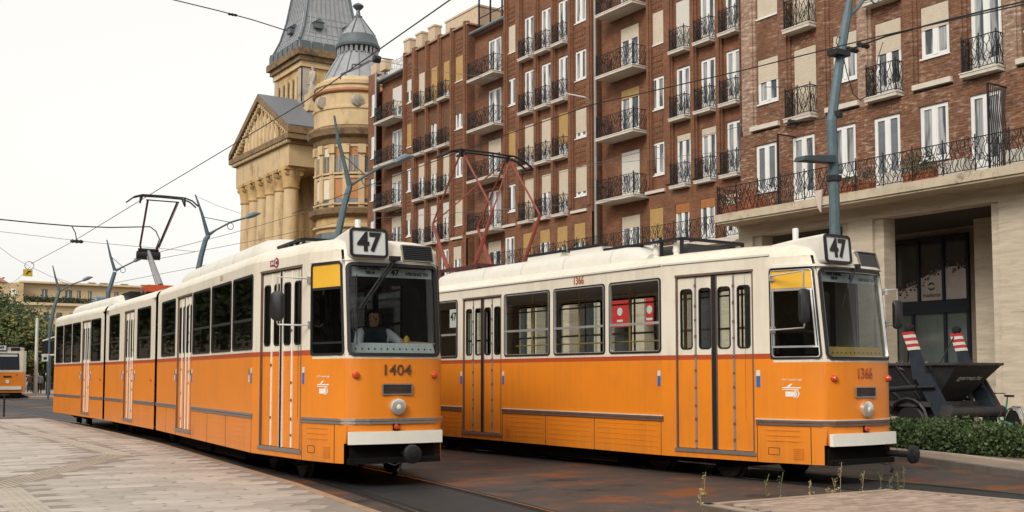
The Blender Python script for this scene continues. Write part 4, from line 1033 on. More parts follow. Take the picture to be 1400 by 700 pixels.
    q = MB(); q.tube([(cb - .35, .1, .40), (cb - .2, .0, .33), (cb - .12, -.02, .36), (cb - .12, -.03, .28)], .012, 5); q.lathe([(.035, -.01), (.045, 0), (.035, .01)], (cb - .12, -.03, .25), 10, 'y'); q.build('safety_chain', BLKMET, cp)
    # line number box
    q = MB(); SB = lambda b, z, o=0: (b, .115 + .09 * (z - 3.40) - o, z)
    fa = MB()
    zs = [(.13, .60, 3.40, 3.815), (.45, 1.15, 3.45, 3.80), (.9, 1.7, 3.6, 3.785)]
    pr = [(.62 + .02, .115, 3.395), (1.245, .115, 3.395), (1.245, .155, 3.83), (.64, .155, 3.83)]
    k1 = rrect(.648, 1.248, 3.39, 3.835, .06, 4)
    A = fa.pts([SB(b, z, -.01) for b, z in k1]); B = fa.pts([(TC_ + (b - TC_) * .9, .75, 3.42 + (z - 3.39) * .90) for b, z in k1]); C = fa.pts([(TC_ + (b - TC_) * .8, 1.75, 3.45 + (z - 3.39) * .66) for b, z in k1])
    for X, Y in ((A, B), (B, C)):
        for j in range(len(X)): fa.face([X[j], X[(j+1) % len(X)], Y[(j+1) % len(X)], Y[j]])
    fa.face(A); fa.face(C); ln = fa.build('line_sign_housing', CREAM, root, smooth=True)
    ring(q, SB, .650, 1.246, 3.392, 3.833, .07, .040, -.01, .022); q.build('sign_frame', BLACK, ln, smooth=True)
    q = MB(); q.poly([SB(b, z, .006) for b, z in rrect(.68, 1.215, 3.42, 3.805, .05, 4)]); q.build('sign_face', SIGNW, ln)
    text('line_number', '47', .385, BLACK, ln, frame((.948, SB(0, 3.61, .014)[1], 3.612), fx, (0, .09, 1)), bold=.013, sx=.93)
    # roof air grille beside the sign
    Gf = lambda b, z, o=0: (b, cab(u_at_b(b), z)[1] - o + .02 * (z > 3.5), z)
    G2 = lambda b, z, o=0: (b, .135 + .32 * (z - 3.32) + .05 * ((b - TC_) / .7) ** 2 - o, z)
    q = MB(); ring(q, G2, 1.50, 2.02, 3.375, 3.63, .01, .012, -.03, .02); vg = q.build('roof_grille', M('grille frame', (.20, .18, .15), .5), root)
    q = MB(); q.poly([G2(1.51, 3.385, .0), G2(2.01, 3.385, .0), G2(2.01, 3.62, .0), G2(1.51, 3.62, .0)])
    for k in range(8 if style['grille_slats'] else 0): band(q, G2, 1.515, 2.005, 3.392 + .029*k, 3.404 + .029*k, 0, .018, du=.1)
    q.build('grille_slat', M('grille black', (.025, .025, .027), .45), vg)
    # destination board, dashboard with holes, driver's seat
    q = MB(); by = .275; q.box(.74, 2.02, by, by + .02, 3.125, 3.265); bd = q.build('destination_board', SIGNW, root)
    text('board_text', 'DEÁK FERENC\nTÉR M', .062, BLACK, bd, frame((1.02, by - .004, 3.215), fx, fz), bold=.001, sx=.9)
    text('board_number', '47', .13, BLACK, bd, frame((1.42, by - .004, 3.195), fx, fz), bold=.003)
    text('board_text', 'VÁROSHÁZ TÉR', .062, BLACK, bd, frame((1.78, by - .004, 3.185), fx, fz), bold=.001, sx=.85)
    q = MB(); q.poly([(.66, .175, 1.95), (2.06, .175, 1.95), (2.03, .24, 2.135), (.69, .24, 2.135)]); q.poly([(.69, .24, 2.135), (2.03, .24, 2.135), (2.0, .55, 2.13), (.7, .55, 2.13)]); ds = q.build('dashboard_panel', style['dash'], root)
    q = MB()
    for k in range(13): q.lathe([(0, .196), (.013, .198)], (.78 + .1*k, 0, 2.045), 8, 'y')
    q.build('vent_hole', BLACK, ds)
    # wipers
    q = MB()
    if style['wiper'] == 2:
        for d in (0, .05):
            q.tube([(1.335 + d, .10, 3.42), (1.30 + d, .09, 3.36), (.80 + d, .135, 2.62)], .017, 5)
        q.tube([(.76, .13, 3.13), (.775, .13, 2.1)], .009, 4); q.box(1.27, 1.43, .06, .14, 3.365, 3.43); q.bar((.75, .12, 2.62), (.88, .12, 2.66), .03)
    else:
        q.tube([(1.36, .10, 3.40), (1.33, .10, 3.34), (1.16, .17, 2.95)], .011, 5); q.tube([(1.24, .17, 3.14), (1.08, .18, 2.72)], .008, 4); q.box(1.31, 1.39, .06, .13, 3.34, 3.40)
    q.build('wiper', BLACK, root)
    # mirrors: chrome arms, dark oval head
    for (P0, P1, mc, sz) in style['mirrors']:
        q = MB(); mid = (mc[0], mc[1])
        q.tube([P0, (P0[0]-.04, P0[1]-.02, P0[2]+.02), (mid[0], mid[1], P0[2] + .04), (mid[0], mid[1], P0[2] - .02), (mid[0], mid[1], P1[2] + .03), (mid[0]+.02, mid[1]+.03, P1[2]), (P1[0]-.05, P1[1], P1[2] - .01), P1], .014, 6)
        for P in (P0, P1): q.box(P[0]-.02, P[0]+.03, P[1]-.03, P[1]+.03, P[2]-.05, P[2]+.05)
        a_ = q.build('mirror_arm', CHROME, root, smooth=True)
        q = MB()
        k1 = rrect(-sz[0]/2, sz[0]/2, -sz[1]/2, sz[1]/2, sz[0]*.42, 4)
        dx = Vector((math.cos(style['mrot']), math.sin(style['mrot']), 0)); dy = Vector((-dx.y, dx.x, 0)); c0 = Vector(mc)
        rows = [q.pts([c0 + dx*(x*sc) + Vector((0, 0, z*sc)) + dy*o for x, z in k1]) for o, sc in ((-.05, .75), (-.03, .97), (.02, 1), (.04, .9))]
        for X, Y in zip(rows, rows[1:]):
            for j in range(len(X)): q.face([X[j], X[(j+1) % len(X)], Y[(j+1) % len(X)], Y[j]])
        q.face(rows[0]); q.face(rows[-1]); q.build('mirror_head', BLKMET, a_, smooth=True)
    # operator's white bird mark with its small line of lettering, on the cab side
    q = MB(); uc = u_at_a(.62); zc = 1.45
    W1 = M('white lettering', (.78, .74, .66), .5)
    band(q, cab, uc - .15, uc + .15, zc + .055, zc + .072, -.002, .004); band(q, cab, uc - .15, uc + .12, zc + .030, zc + .042, -.002, .004); band(q, cab, uc - .10, uc + .06, zc - .07, zc + .005, -.002, .003)
    for k, d in enumerate((.09, .13)):
        pts_ = [(uc + d - .05 + .05*math.sin(R(t)), zc - .03 + .06*math.cos(R(t))) for t in range(0, 181, 30)]
        for a, b in zip(pts_, pts_[1:]): q.poly([cab(a[0], a[1], .004), cab(b[0], b[1], .004), cab(b[0] - .02, b[1], .004), cab(a[0] - .02, a[1], .004)])
    q.poly([cab(uc - .08, zc + .08, .004), cab(uc - .01, zc + .125, .004), cab(uc + .02, zc + .12, .004), cab(uc - .03, zc + .075, .004)])
    q.build('bird_mark', W1, root)
    p = cab(uc, zc + .185, .005); p2 = cab(uc + .1, zc + .185, .005)
    text('mark_lettering', 'a BKV csoport tagja', .042, W1, root, frame(p, (p2[0]-p[0], p2[1]-p[1], 0), fz), ext=.001)
    # side number under the roof edge
    text('side_number', number, .205, style['sidecol'], root, frame((-.010, 5.32, 3.452), (0, -1, 0), fz), bold=.002, sx=.80, ext=.003) if style['chrome'] else \
        text('side_number', number, .15, style['sidecol'], root, frame((-.010, 5.35, 3.45), (0, -1, 0), fz), bold=.001, sx=.8, ext=.002)
    if style['bkk']:
        q = MB(); uu = u_at_a(2.25)
        pc = Vector(cab(uu, 3.46, .006)); ex = (Vector(cab(uu + .1, 3.46, .006)) - pc).normalized()
        def pp(x, z): return pc + ex * x + Vector((0, 0, z))
        q.cur = 0; q.poly([pp(-.15, -.05), pp(.06, -.05), pp(.06, .05), pp(-.15, .05)]); q.poly([pp(.09 + .085*math.cos(R(t)), .085*math.sin(R(t))) for t in range(0, 360, 20)])
        lg = q.build('company_logo', BKKR, root)
        q = MB(); o = Vector((ex.y, -ex.x, 0)) * .004
        A = [pp(.09 + .055*math.cos(R(t)), .055*math.sin(R(t))) + o for t in range(40, 321, 20)]; B = [pp(.09 + .032*math.cos(R(t)), .032*math.sin(R(t))) + o for t in range(40, 321, 20)]
        for j in range(len(A) - 1): q.poly([A[j], A[j+1], B[j+1], B[j]])
        q.build('logo_ring', SIGNW, lg)
        text('logo_lettering', 'BKK', .075, SIGNW, lg, frame(pp(-.045, 0) + o, ex, fz), bold=.002, ext=.001)
    # ---------------------------------------------------------------- middle and rear sections
    for k, Ls in ((1, L2), (2, L3)):
        T = sec(k); A0 = side(T, 0); A1 = side(T, 1)
        if k == 1: ww = [(.80, 2.35), (4.70, 6.18)]; dd = [(2.78, 4.0)]
        else: ww = [(.70, 2.06), (3.62, 4.92), (5.06, 6.36), (6.50, 7.78)]; dd = [(2.18, 3.36)]
        mb = MB(); h = [(a, b, WB, WT, .08) for a, b in ww] + [(a, b, .50, 3.33, .04) for a, b in dd]
        panel(mb, A0, GAP, Ls, ZB, ZT, h, du=1.5, dv=.6)
        panel(mb, A1, GAP, Ls, ZB, ZT, [(a, b, WB, WT, .08) for a, b in ww], du=1.5, dv=.6); roof(mb, T, GAP, Ls)
        if k == 2:
            prof = [(TC_ * s, z) for s, z in ZPROF]; prof = prof + [(TW - b, z) for b, z in reversed(prof[:-1])]
            mb.poly([T(b, Ls, z) for b, z in [(0, ZB)] + prof + [(TW, ZB)]])
        mb.build('middle_body' if k == 1 else 'rear_body', PAINT, root, smooth=True, merge=.0015)
        for a, b in ww: window(A0, a, b, WB, WT, 2.59, root, gl_side, bar=BLACK); window(A1, a, b, WB, WT, 2.59, root, gl_side, bar=BLACK)
        for a, b in dd: door(A0, a, b, .50, 3.33, root)
        e = [GAP] + [x for d in dd for x in (d[0] - .06, d[1] + .06)] + [Ls]
        for a, b in zip(e[::2], e[1::2]): trim(A0, a + .03, b - .03, root); skirt_ribs(A0, a, b, root); sticker(A0, (b - .08) if a < 1 else a + .06, 1.52, root, style['green'])
        if style['gutter']: g = MB(); band(g, A0, GAP, Ls, 3.545, 3.575, -.004, .028, du=.8); g.build('rain_gutter', CREAM, root)
        # black folded bellows of the joint
        Tp = sec(k - 1); Lp = L1 if k == 1 else L2
        q = MB(); prof = [(.05, .42), (.05, 3.52), (.3, 3.68), (TC_, 3.76), (TW - .3, 3.68), (TW - .05, 3.52), (TW - .05, .42)]
        rows = []
        for j, (tt, sh) in enumerate(((-.02, .0), (.2, .02), (.4, 0), (.6, .02), (.8, 0), (1.02, .0))):
            row = []
            for b, z in prof:
                p = Vector(Tp(b, Lp, z)); r_ = Vector(T(b, GAP, z)); row.append(p.lerp(r_, tt))
            rows.append(q.pts(row))
        for X, Y in zip(rows, rows[1:]):
            for j in range(len(X) - 1): q.face([X[j], X[j+1], Y[j+1], Y[j]])
        q.build('bellows', BLACK, root)
        q = MB(); p = A0(GAP + .35, 1.55, .01); q.lathe([(0, p[0] - .03), (.04, p[0] - .02), (.05, p[0] + .02)], (0, p[1], p[2]), 12, 'x'); q.build('side_lamp', LAMPRED, root, smooth=True)
    # ---------------------------------------------------------------- roof equipment
    def pod(T, a0, a1, z1, b0, b1, nm):
        q = MB(); hw = (b1 - b0) / 2; cx = (b0 + b1) / 2
        pr = [(-1, 0), (-1, .45), (-.93, .75), (-.78, .93), (-.55, 1), (.55, 1), (.78, .93), (.93, .75), (1, .45), (1, 0)]; rows = []
        zb = 3.68
        for a, s, h in ((a0, .90, .55), (a0 + .25, .98, .92), (a0 + .6, 1, 1), (a1 - .6, 1, 1), (a1 - .25, .98, .92), (a1, .90, .5)):
            rows.append(q.pts([T(cx + x * hw * s, a, zb + (z1 - zb) * z * h) for x, z in pr]))
        for X, Y in zip(rows, rows[1:]):
            for j in range(len(X) - 1): q.face([X[j], X[j+1], Y[j+1], Y[j]])
        q.face(rows[0]); q.face(rows[-1]); o = q.build(nm, CREAM, root, smooth=True)
        q = MB()
        for a in [a0 + .9 + 1.45 * j for j in range(int((a1 - a0 - 1) / 1.45))]:
            B = [(cx + x * hw * 1.003, zb + (z1 - zb) * z * 1.004) for x, z in pr]
            X = q.pts([T(b, a, z) for b, z in B]); Y = q.pts([T(b, a + .012, z) for b, z in B])
            for j in range(len(X) - 1): q.face([X[j], X[j+1], Y[j+1], Y[j]])
        if q.f: q.build('pod_joint', M('joint grey', (.32, .29, .25), .7), o)
        return o
    for k, a0, a1, z1 in style['pods']: pod(sec(k), a0, a1, z1, .42, TW - .42, 'roof_fairing')
    def rackbox(a0, a1, z1, nm='resistor_rack'):
        q = MB(); b0, b1, z0 = .62, 2.1, 3.74
        for b in (b0, b1):
            q.bar((b, a0, z1), (b, a1, z1), .10, .04); q.bar((b, a0, z0), (b, a1, z0), .05, .05)
            for j in range(5): q.bar((b, a0 + (a1-a0)*j/4, z0), (b, a0 + (a1-a0)*j/4, z1), .05, .05)
        for a in (a0, a1): q.bar((b0, a, z1), (b1, a, z1), .05, .05)
        o = q.build(nm, BLKMET, root)
        q = MB()
        for j in range(4):
            a = a0 + (a1 - a0) * (j + .5) / 4; q.lathe([(.05, 3.76), (.07, 3.80), (.05, 3.84), (.07, 3.88), (.05, z1 - .04)], (.74, a, 0), 10); q.lathe([(.05, 3.76), (.07, 3.80), (.05, 3.84), (.05, z1 - .04)], (1.9, a, 0), 10)
        tag(q.build('insulator', WHITE, o, smooth=True), kind='stuff')
        q = MB(); q.box(b0 + .25, b1 - .25, a0 + .1, a1 - .1, 3.78, z1 - .06); q.build('resistor', M('resistor grey', (.06, .06, .06), .5), o); return o
    for a0, a1, z1 in style['racks']: rackbox(a0, a1, z1)
    for a0, a1 in style['boxes']:
        q = MB(); q.prism([(.55, a0, 3.72), (2.17, a0, 3.72), (2.05, a0, 4.16), (.67, a0, 4.16)], (0, a1 - a0, 0)); q.build('roof_box', CREAM, root)
        q = MB()
        for b in (.70, 2.02): q.bar((b, a0 - .05, 4.19), (b, a1 + .05, 4.19), .10, .04)
        q.build('roof_box_rail', BLKMET, root)
    q = MB(); q.lathe([(.045, 3.7), (.05, 4.0), (.04, 4.02)], (style['stub'][0], style['stub'][1], 0), 10); q.build('antenna_stub', SIGNW, root, smooth=True)
    # ---------------------------------------------------------------- underframe and wheels
    for k, a0, a1 in ((0, 3.0, L1), (1, .1, L2), (2, .1, L3 - .1)):
        T = sec(k); q = MB(); P = [T(b, a, z) for z in (.40, .96) for b, a in ((.22, a0), (TW - .22, a0), (TW - .22, a1), (.22, a1))]; q.hexa(P)
        q.build('underframe', UNDER, root)
    q = MB(); q.prism([(.72, .5, .40), (2.0, .5, .40), (2.4, 2.95, .40), (.32, 2.95, .40)], (0, 0, .5)); q.build('underframe', UNDER, root)
    for a0, a1 in ((4.6, 7.0), (7.3, 10.4)):
        q = MB(); q.box(.30, TW - .30, a0, a1, .14, .40); q.build('underfloor_shade_box', UNDER, root)  # dark boxes added to put black shade into the space under the floor
    q = MB()
    for k, a in ((0, 2.1), (0, 3.75), (1, -.8), (1, .9), (2, -.8), (2, .9), (2, 5.2), (2, 6.8)):
        T = sec(k)
        for b in (.62, TW - .62):
            p = T(b, a, 0); w = MB(); w.lathe([(.06, -.07), (.26, -.07), (.30, -.05), (.30, .03), (.335, .05), (.335, .07), (.2, .07)], (p[0], p[1], .335), 20, 'x'); wh = w.build('wheel', M('wheel steel', (.022, .02, .018), .6, .3), root, smooth=True)
        p0 = T(.45, a - .15, .2); p1 = T(TW - .45, a + .15, .4); q.box(p0[0], p1[0], p0[1], p1[1], .22, .40)
    for k, a0, a1 in ((0, 1.6, 4.3), (0, 10.8, 11.6), (1, .2, 1.4), (1, 5.6, 6.6), (2, .2, 1.4), (2, 4.7, 7.3)):
        T = sec(k)
        for b in (.50, TW - .50): q.bar(T(b, a0, .34), T(b, a1, .34), .10, .16)
    tag(q.build('bogie_frame', UNDER, root), kind='stuff')
    # ---------------------------------------------------------------- saloon: floor, lining, seats, poles
    for k, a0, a1 in ((0, 1.0, L1), (1, .1, L2), (2, .1, L3 - .05)):
        T = sec(k); q = MB(); q.poly([T(.05, a0 + (2.05 if k == 0 else 0), .98), T(TW - .05, a0 + (2.05 if k == 0 else 0), .98), T(TW - .05, a1, .98), T(.05, a1, .98)])
        if k == 0: q.poly([(.62, .35, .98), (TW - .62, .35, .98), (TW - .05, 3.05, .98), (.05, 3.05, .98)])
        q.build('floor', floor, root)
        q = MB(); q.poly([T(.05, a0 + (2.05 if k == 0 else 0), 3.42), T(TW - .05, a0 + (2.05 if k == 0 else 0), 3.42), T(TW - .05, a1, 3.42), T(.05, a1, 3.42)])
        if k == 0: q.poly([(.66, .6, 3.42), (TW - .66, .6, 3.42), (TW - .06, 3.05, 3.42), (.06, 3.05, 3.42)])
        q.build('ceiling', ins, root)
    def seat(T, b, a, dirn=1):
        q = MB(); B0, B1 = b - .22, b + .22
        P = [(0, 1.44), (.03, 1.40), (.40, 1.43), (.46, 1.52), (.52, 2.02), (.49, 2.05), (.42, 1.62), (.38, 1.50)]
        q.prism([T(B0, a + dirn * x, z) for x, z in P], Vector(T(B1, a, 0)) - Vector(T(B0, a, 0)))
        s = q.build('seat', seatm, root)
        q = MB(); q.tube([T(b, a + .2 * dirn, .98), T(b, a + .2 * dirn, 1.42)], .03, 6); q.build('pedestal', GREYST, s); return s
    for a in (3.5, 4.3, 5.1, 5.9, 6.7): seat(T0, .42, a); seat(T0, TW - .42, a); seat(T0, TW - .9, a)
    for a in (10.1, 10.9): seat(T0, .42, a); seat(T0, TW - .42, a)
    for k in (1, 2):
        for a in (.6, 1.4, 5.0): seat(sec(k), .42, a); seat(sec(k), TW - .42, a)
    q = MB()
    for a in (3.15, 4.6, 6.1, 7.7, 9.6): q.tube([(.62, a, .98), (.62, a, 3.42)], .02, 6); q.tube([(TW - .7, a, .98), (TW - .7, a, 3.42)], .02, 6)
    q.tube([(.62, 3.1, 3.15), (.62, 11, 3.15)], .018, 6); q.tube([(TW - .7, 3.1, 3.15), (TW - .7, 11, 3.15)], .018, 6)
    q.tube([(.3, 3.1, 2.3), (.3, 7.8, 2.3)], .015, 6)
    q.build('grab_pole', M('grab pole ochre', (.35, .22, .06), .4), root, smooth=True)
    # wall behind the driver, with a window
    q = MB(); Sp = lambda b, z: (b, 1.42, z); panel(q, Sp, .28, TW - .28, .98, 3.42, [(.95, 2.3, 2.05, 3.1, .05)], du=1, dv=1); q.build('cab_partition', M('cab partition', (.05, .045, .04), .7), root)
    q = MB(); q.prism([(1.0, .95, 1.35), (1.0, 1.32, 1.35), (1.0, 1.38, 2.35), (1.0, 1.30, 2.38), (1.0, 1.22, 1.55), (1.0, .95, 1.50)], (.5, 0, 0)); ds = q.build('driver_seat', M('driver seat cloth', (.03, .03, .035), .8), root)
    q = MB(); q.tube([(1.25, 1.1, .98), (1.25, 1.1, 1.36)], .06, 8); q.build('pedestal', GREYST, ds)
    return root, sec

def diamond_panto(parent, T, a, z0, zk, zh):
    q = MB(); b0, b1 = .72, 2.0
    for b in (b0, b1):
        for s in (-1, 1):
            q = MB(); q.tube([T(b, a + s * .60, z0), T(b, a + s * 1.32, zk)], [.05, .036], 8); q.build('lower_arm', REDP, parent, smooth=True)
    q = MB()
    for b in (b0, b1):
        for s in (-1, 1): q.tube([T(b, a + s * 1.32, zk), T(b, a + s * .10, zh - .08)], .024, 6)
    for s in (-1, 1):
        q.tube([T(b0, a + s * 1.32, zk), T(b1, a + s * .10, zh - .08)], .018, 5)
    q.build('upper_arm', REDP, parent, smooth=True)
    q = MB()
    for s in (-1, 1):
        y = a + s * .13
        q.tube([T(b0 - .62, y, zh - .20), T(b0 - .35, y, zh - .04), T(b0 - .1, y, zh + .02), T(TC_, y, zh + .03), T(b1 + .1, y, zh + .02), T(b1 + .35, y, zh - .04), T(b1 + .62, y, zh - .20)], .026, 6)
    for b in (b0, b1): q.tube([T(b, a - .2, zh - .07), T(b, a + .2, zh - .07)], .035, 6); q.bar(T(b, a, zh - .12), T(b, a, zh + .02), .10, .10)
    q.build('collector_head', BLKMET, parent, smooth=True)
    q = MB()
    for b in (b0 - .05, b1 + .05): q.bar(T(b, a - 1.0, z0 - .03), T(b, a + 1.0, z0 - .03), .07, .07)
    for s in (-1, 1): q.bar(T(b0, a + s * .6, z0), T(b1, a + s * .6, z0), .09, .09)
    for b in (b0 - .05, b1 + .05):
        for s in (-1, 1): q.bar(T(b, a + s * .8, 3.7), T(b, a + s * .8, z0), .10, .10)
    q.build('base_frame', DKRED, parent)
def single_panto(parent, T, a, z0, zk, zh):
    q = MB(); ka = a + 1.75
    q.tube([T(TC_, a, z0), T(TC_, ka, zk)], [.085, .055], 10); q.tube([T(TC_ - .10, a + .05, z0 - .04), T(TC_ - .05, ka, zk - .10)], .022, 6)
    q.build('lower_arm', GREYST, parent, smooth=True)
    q = MB(); q.lathe([(.0, -.36), (.13, -.34), (.14, 0), (.13, .34), (0, .36)], T(TC_, ka, zk - .14), 12, 'x'); q.tube([T(TC_ - .3, ka, zk + .02), T(TC_ + .3, ka, zk + .02)], .055, 8); q.build('knuckle', BLKMET, parent, smooth=True)
    q = MB()
    for s in (-1, 1): q.tube([T(TC_, ka, zk + .02), T(TC_ + s * .22, ka - .03, zk + .04), T(TC_ + s * .27, ka - .10, zk + .14), T(TC_ + s * .42, a - .05, zh - .10)], .032, 7)
    q.tube([T(TC_ + .3, ka - .1, zk + .1), T(TC_ + .47, a - .05, zh - .1)], .010, 4)
    q.build('upper_frame', DKRED, parent, smooth=True)
    q = MB()
    for s in (-1, 1):
        y = a - .05 + s * .14
        q.tube([T(TC_ - 1.0, y, zh - .20), T(TC_ - .82, y, zh - .05), T(TC_ - .6, y, zh + .02), T(TC_, y, zh + .03), T(TC_ + .6, y, zh + .02), T(TC_ + .82, y, zh - .05), T(TC_ + 1.0, y, zh - .20)], .024, 6)
    q.tube([T(TC_ - .47, a - .05, zh - .10), T(TC_ + .47, a - .05, zh - .10)], .02, 6)
    for s in (-1, 1): q.tube([T(TC_ + s * .6, a - .2, zh), T(TC_ + s * .64, a - .05, zh - .2), T(TC_ + s * .6, a + .1, zh)], .028, 5)
    q.build('collector_head', BLKMET, parent, smooth=True)
    q = MB(); q.hexa([T(b, y, z) for z in (z0 - .22, z0 - .02) for b, y in ((.9, a - .5), (1.85, a - .5), (1.85, a + .45), (.9, a + .45))]); q.build('base_frame', M('base orange red', (.42, .07, .02), .5), parent)
    q = MB(); q.hexa([T(b, y, z) for z in (3.74, 4.1) for b, y in ((.6, a + .45), (1.7, a + .45), (1.7, a + 1.7), (.6, a + 1.7))])
    for j in range(6): q.tube([T(.7 + .12*j, a - .7 + .1 * j, 3.95), T(1.0 + .1 * j, a + .9, 4.2), T(1.1, a + 1.5, 3.9)], .05, 5)
    q.build('base_spring', BLKMET, parent)

st1 = dict(glass=GL_DK, doorglass=GL_DK, cabglass=GL_MID, screen=GL_SCR, chrome=False, gutter=False, white_strips=True, green=True, film=2.97, numsx=1.05, numcol=NUMB, sidecol=M('faded number', (.45, .36, .24), .6),
    coupler=(1.52, -.24), grille_slats=True, dash=M('white dashboard', (.62, .60, .55), .5), wiper=2, bkk=True, mrot=R(-35),
    mirrors=[((.30, .98, 3.10), (.32, .98, 2.42), (-.14, 1.12, 2.70), (.20, .46))],
    pods=[(0, 3.9, 11.5, 4.14), (2, .5, 7.6, 4.10)], racks=[(2.3, 3.7, 3.89)], boxes=[], stub=(.95, .62))
st2 = dict(glass=GL_CLR, cabglass=GL_MID, screen=GL_SCR, chrome=True, gutter=True, white_strips=False, green=False, film=3.03, numsx=.82, numcol=NUMR, sidecol=NUMR,
    coupler=(2.03, -.36), grille_slats=False, dash=M('yellow dashboard', (.52, .31, .07), .5), wiper=1, bkk=False, mrot=R(-35),
    mirrors=[((.33, .90, 3.20), (.34, .90, 2.40), (.16, .12, 2.72), (.16, .52)), ((2.16, .22, 3.02), (2.18, .22, 2.5), (2.34, .12, 2.66), (.15, .46))],
    pods=[(0, 4.0, 11.5, 4.10), (2, .5, 7.6, 4.10)], racks=[(3.2, 5.3, 4.07)], boxes=[(5.45, 6.45), (6.75, 7.9)], stub=(.95, .95))
TRL, secL = make_tram('tram', '1404', (6.182, 14.642, 0), R(-5.48), (2.28, 4.48), 'orange and cream tram numbered 1404 with a driver at the controls', st1)
single_panto(TRL, secL(1), 6.05, 4.26, 5.45, 6.84)
TRR, secR = make_tram('tram', '1366', (12.289, 10.955, -.049), R(.816), (0, 0), 'orange and cream tram numbered 1366 with an empty cab and red diamond pantograph', st2)
diamond_panto(TRR, secR(0), 10.65, 4.18, 5.34, 6.87)
# line plate in the rear window of the front section
q = MB(); q.box(.035, .045, 9.70, 10.02, 2.75, 3.15); pl = q.build('window_plate', SIGNW, TRR)
text('plate_number', '47', .24, BLACK, pl, frame((.030, 9.86, 2.98), (0, -1, 0), (0, 0, 1)), bold=.005, ext=.001)
# ================================================================== DOMED PALACE
OCH = M('ochre stone', (.46, .295, .125), .8, var=.2, scale=.9, dark=(.20, .125, .06), dscale=.6, damt=.12, bump=.2, bscale=14, stretch=(1, 1, .45))
OCHL = M('pale ochre stone', (.49, .355, .195), .8, var=.16, scale=1.2, dark=(.24, .15, .07), dscale=.7, damt=.07, bump=.15, bscale=14, stretch=(1, 1, .5))
OCHG = M('stained grey stone', (.36, .31, .25), .85, var=.25, scale=.8, dark=(.12, .10, .08), dscale=.7, damt=.08)
OCHD = M('dark cornice stone', (.20, .125, .06), .85, var=.3, dark=(.07, .05, .035), dscale=.9, damt=.12)  # darker brown tone for cornices, string courses and glazing bars
ZINC = M('zinc sheet', (.29, .295, .30), .42, .35, var=.18, scale=2, dark=(.46, .45, .43), dscale=1.3, damt=.02)
ZINCD = M('weathered copper blue', (.10, .115, .122), .5, .3, var=.3, scale=2)
AX, AY = 41.7, 96.0
PAL = thing('domed_palace', (AX, AY, 0), 0, 'ochre stone palace with pediment, giant columns, round corner turret and grey domes', 'building')
def al(x, y): return x - AX, y - AY
def apart(q, nm, m, smooth=False): return q.build(nm, m, PAL, smooth=smooth)
# main walls with window openings
q = MB(); S = lambda y, z: (0, y, z)
wins_ = [(a, a + 1.5, z, z + 3.2) for a in (-6.2, -3.4) for z in (8.0, 13.4)]
wallsheet(q, 0, -7.5, 18, 0, 22.3, wins_, .4); q.box(.41, 16, -7.4, 18, 0, 22.2); apart(q, 'wall', OCH)
for a, b, c, d in wins_:
    q = MB(); q.poly([(.3, a, c), (.3, b, c), (.3, b, d), (.3, a, d)]); w = apart(q, 'window', PANE); q = MB(); q.box(.22, .30, (a+b)/2 - .06, (a+b)/2 + .06, c, d); q.box(.22, .3, a, b, c + 2.1, c + 2.2); q.build('glazing_bar', OCHD, w)
# entablature of the side wing
q = MB(); q.box(-.9, .5, -7.5, -2.4, 22.0, 22.5); q.box(-1.3, .5, -7.7, -2.4, 22.5, 23.0); q.box(-.35, .5, -7.5, -2.4, 20.2, 21.2); apart(q, 'cornice', OCHD)
q = MB()
for k in range(16): q.box(-1.1, -.2, -7.6 + .33*k, -7.45 + .33*k, 22.25, 22.5)
apart(q, 'dentil', OCHL)
q = MB(); q.box(-.6, .3, -7.5, -2.4, 10.8, 11.4); q.box(-.45, .3, -7.5, -2.4, 5.9, 6.5); apart(q, 'string_course', OCHD)
for y in (-6.9, -4.35, -2.75): q = MB(); q.box(-.3, .1, y - .35, y + .35, 11.4, 20.2); q.box(-.45, .1, y - .45, y + .45, 19.3, 20.2); apart(q, 'pilaster', OCHL)
# portico: columns, entablature, pediment
C0, C1 = -1.0, 12.9
for k in range(6):
    y = .15 + 2.3 * k
    q = MB(); q.lathe([(1.0, 0), (1.0, 6.2), (.92, 6.3), (.95, 6.6), (.80, 6.9), (.79, 9), (.76, 14), (.69, 18.4), (.67, 19.0)], (-3.0, y, 0), 20)
    co = apart(q, 'column', OCHL, True)
    q = MB(); q.lathe([(.74, 19.0), (.80, 19.1), (.76, 19.3), (.80, 19.7), (.92, 20.3), (1.0, 20.7)], (-3.0, y, 0), 14); q.box(-3.95, -2.05, y - .95, y + .95, 20.7, 21.0)
    for t in range(4):
        aa = R(45 + 90 * t); q.lathe([(0, -.14), (.26, -.12), (.26, .12), (0, .14)], (-3.0 + .92*math.cos(aa), y + .92*math.sin(aa), 20.45), 10, 'y')
    q.build('capital', OCH, co, smooth=True)
q = MB(); q.box(-3.8, .2, C0 - .2, C1 + .2, 21.0, 23.0); apart(q, 'entablature', OCHL)
q = MB(); q.box(-4.0, .2, C0 - .5, C1 + .5, 23.0, 23.35); q.box(-4.3, .2, C0 - 1.1, C1 + 1.1, 23.35, 23.85); apart(q, 'portico_cornice', OCHD)
q = MB()
for k in range(39): q.box(-4.2, -3.8, C0 - .6 + .39*k, C0 - .4 + .39*k, 23.05, 23.34)
apart(q, 'portico_dentil', OCHL)
AP = 28.4; MC = (C0 + C1) / 2
q = MB(); q.prism([(-3.6, C0 - .4, 23.85), (-3.6, C1 + .4, 23.85), (-3.6, MC, AP - .7)], (2.0, 0, 0)); pd = apart(q, 'pediment', OCH)
q = MB()
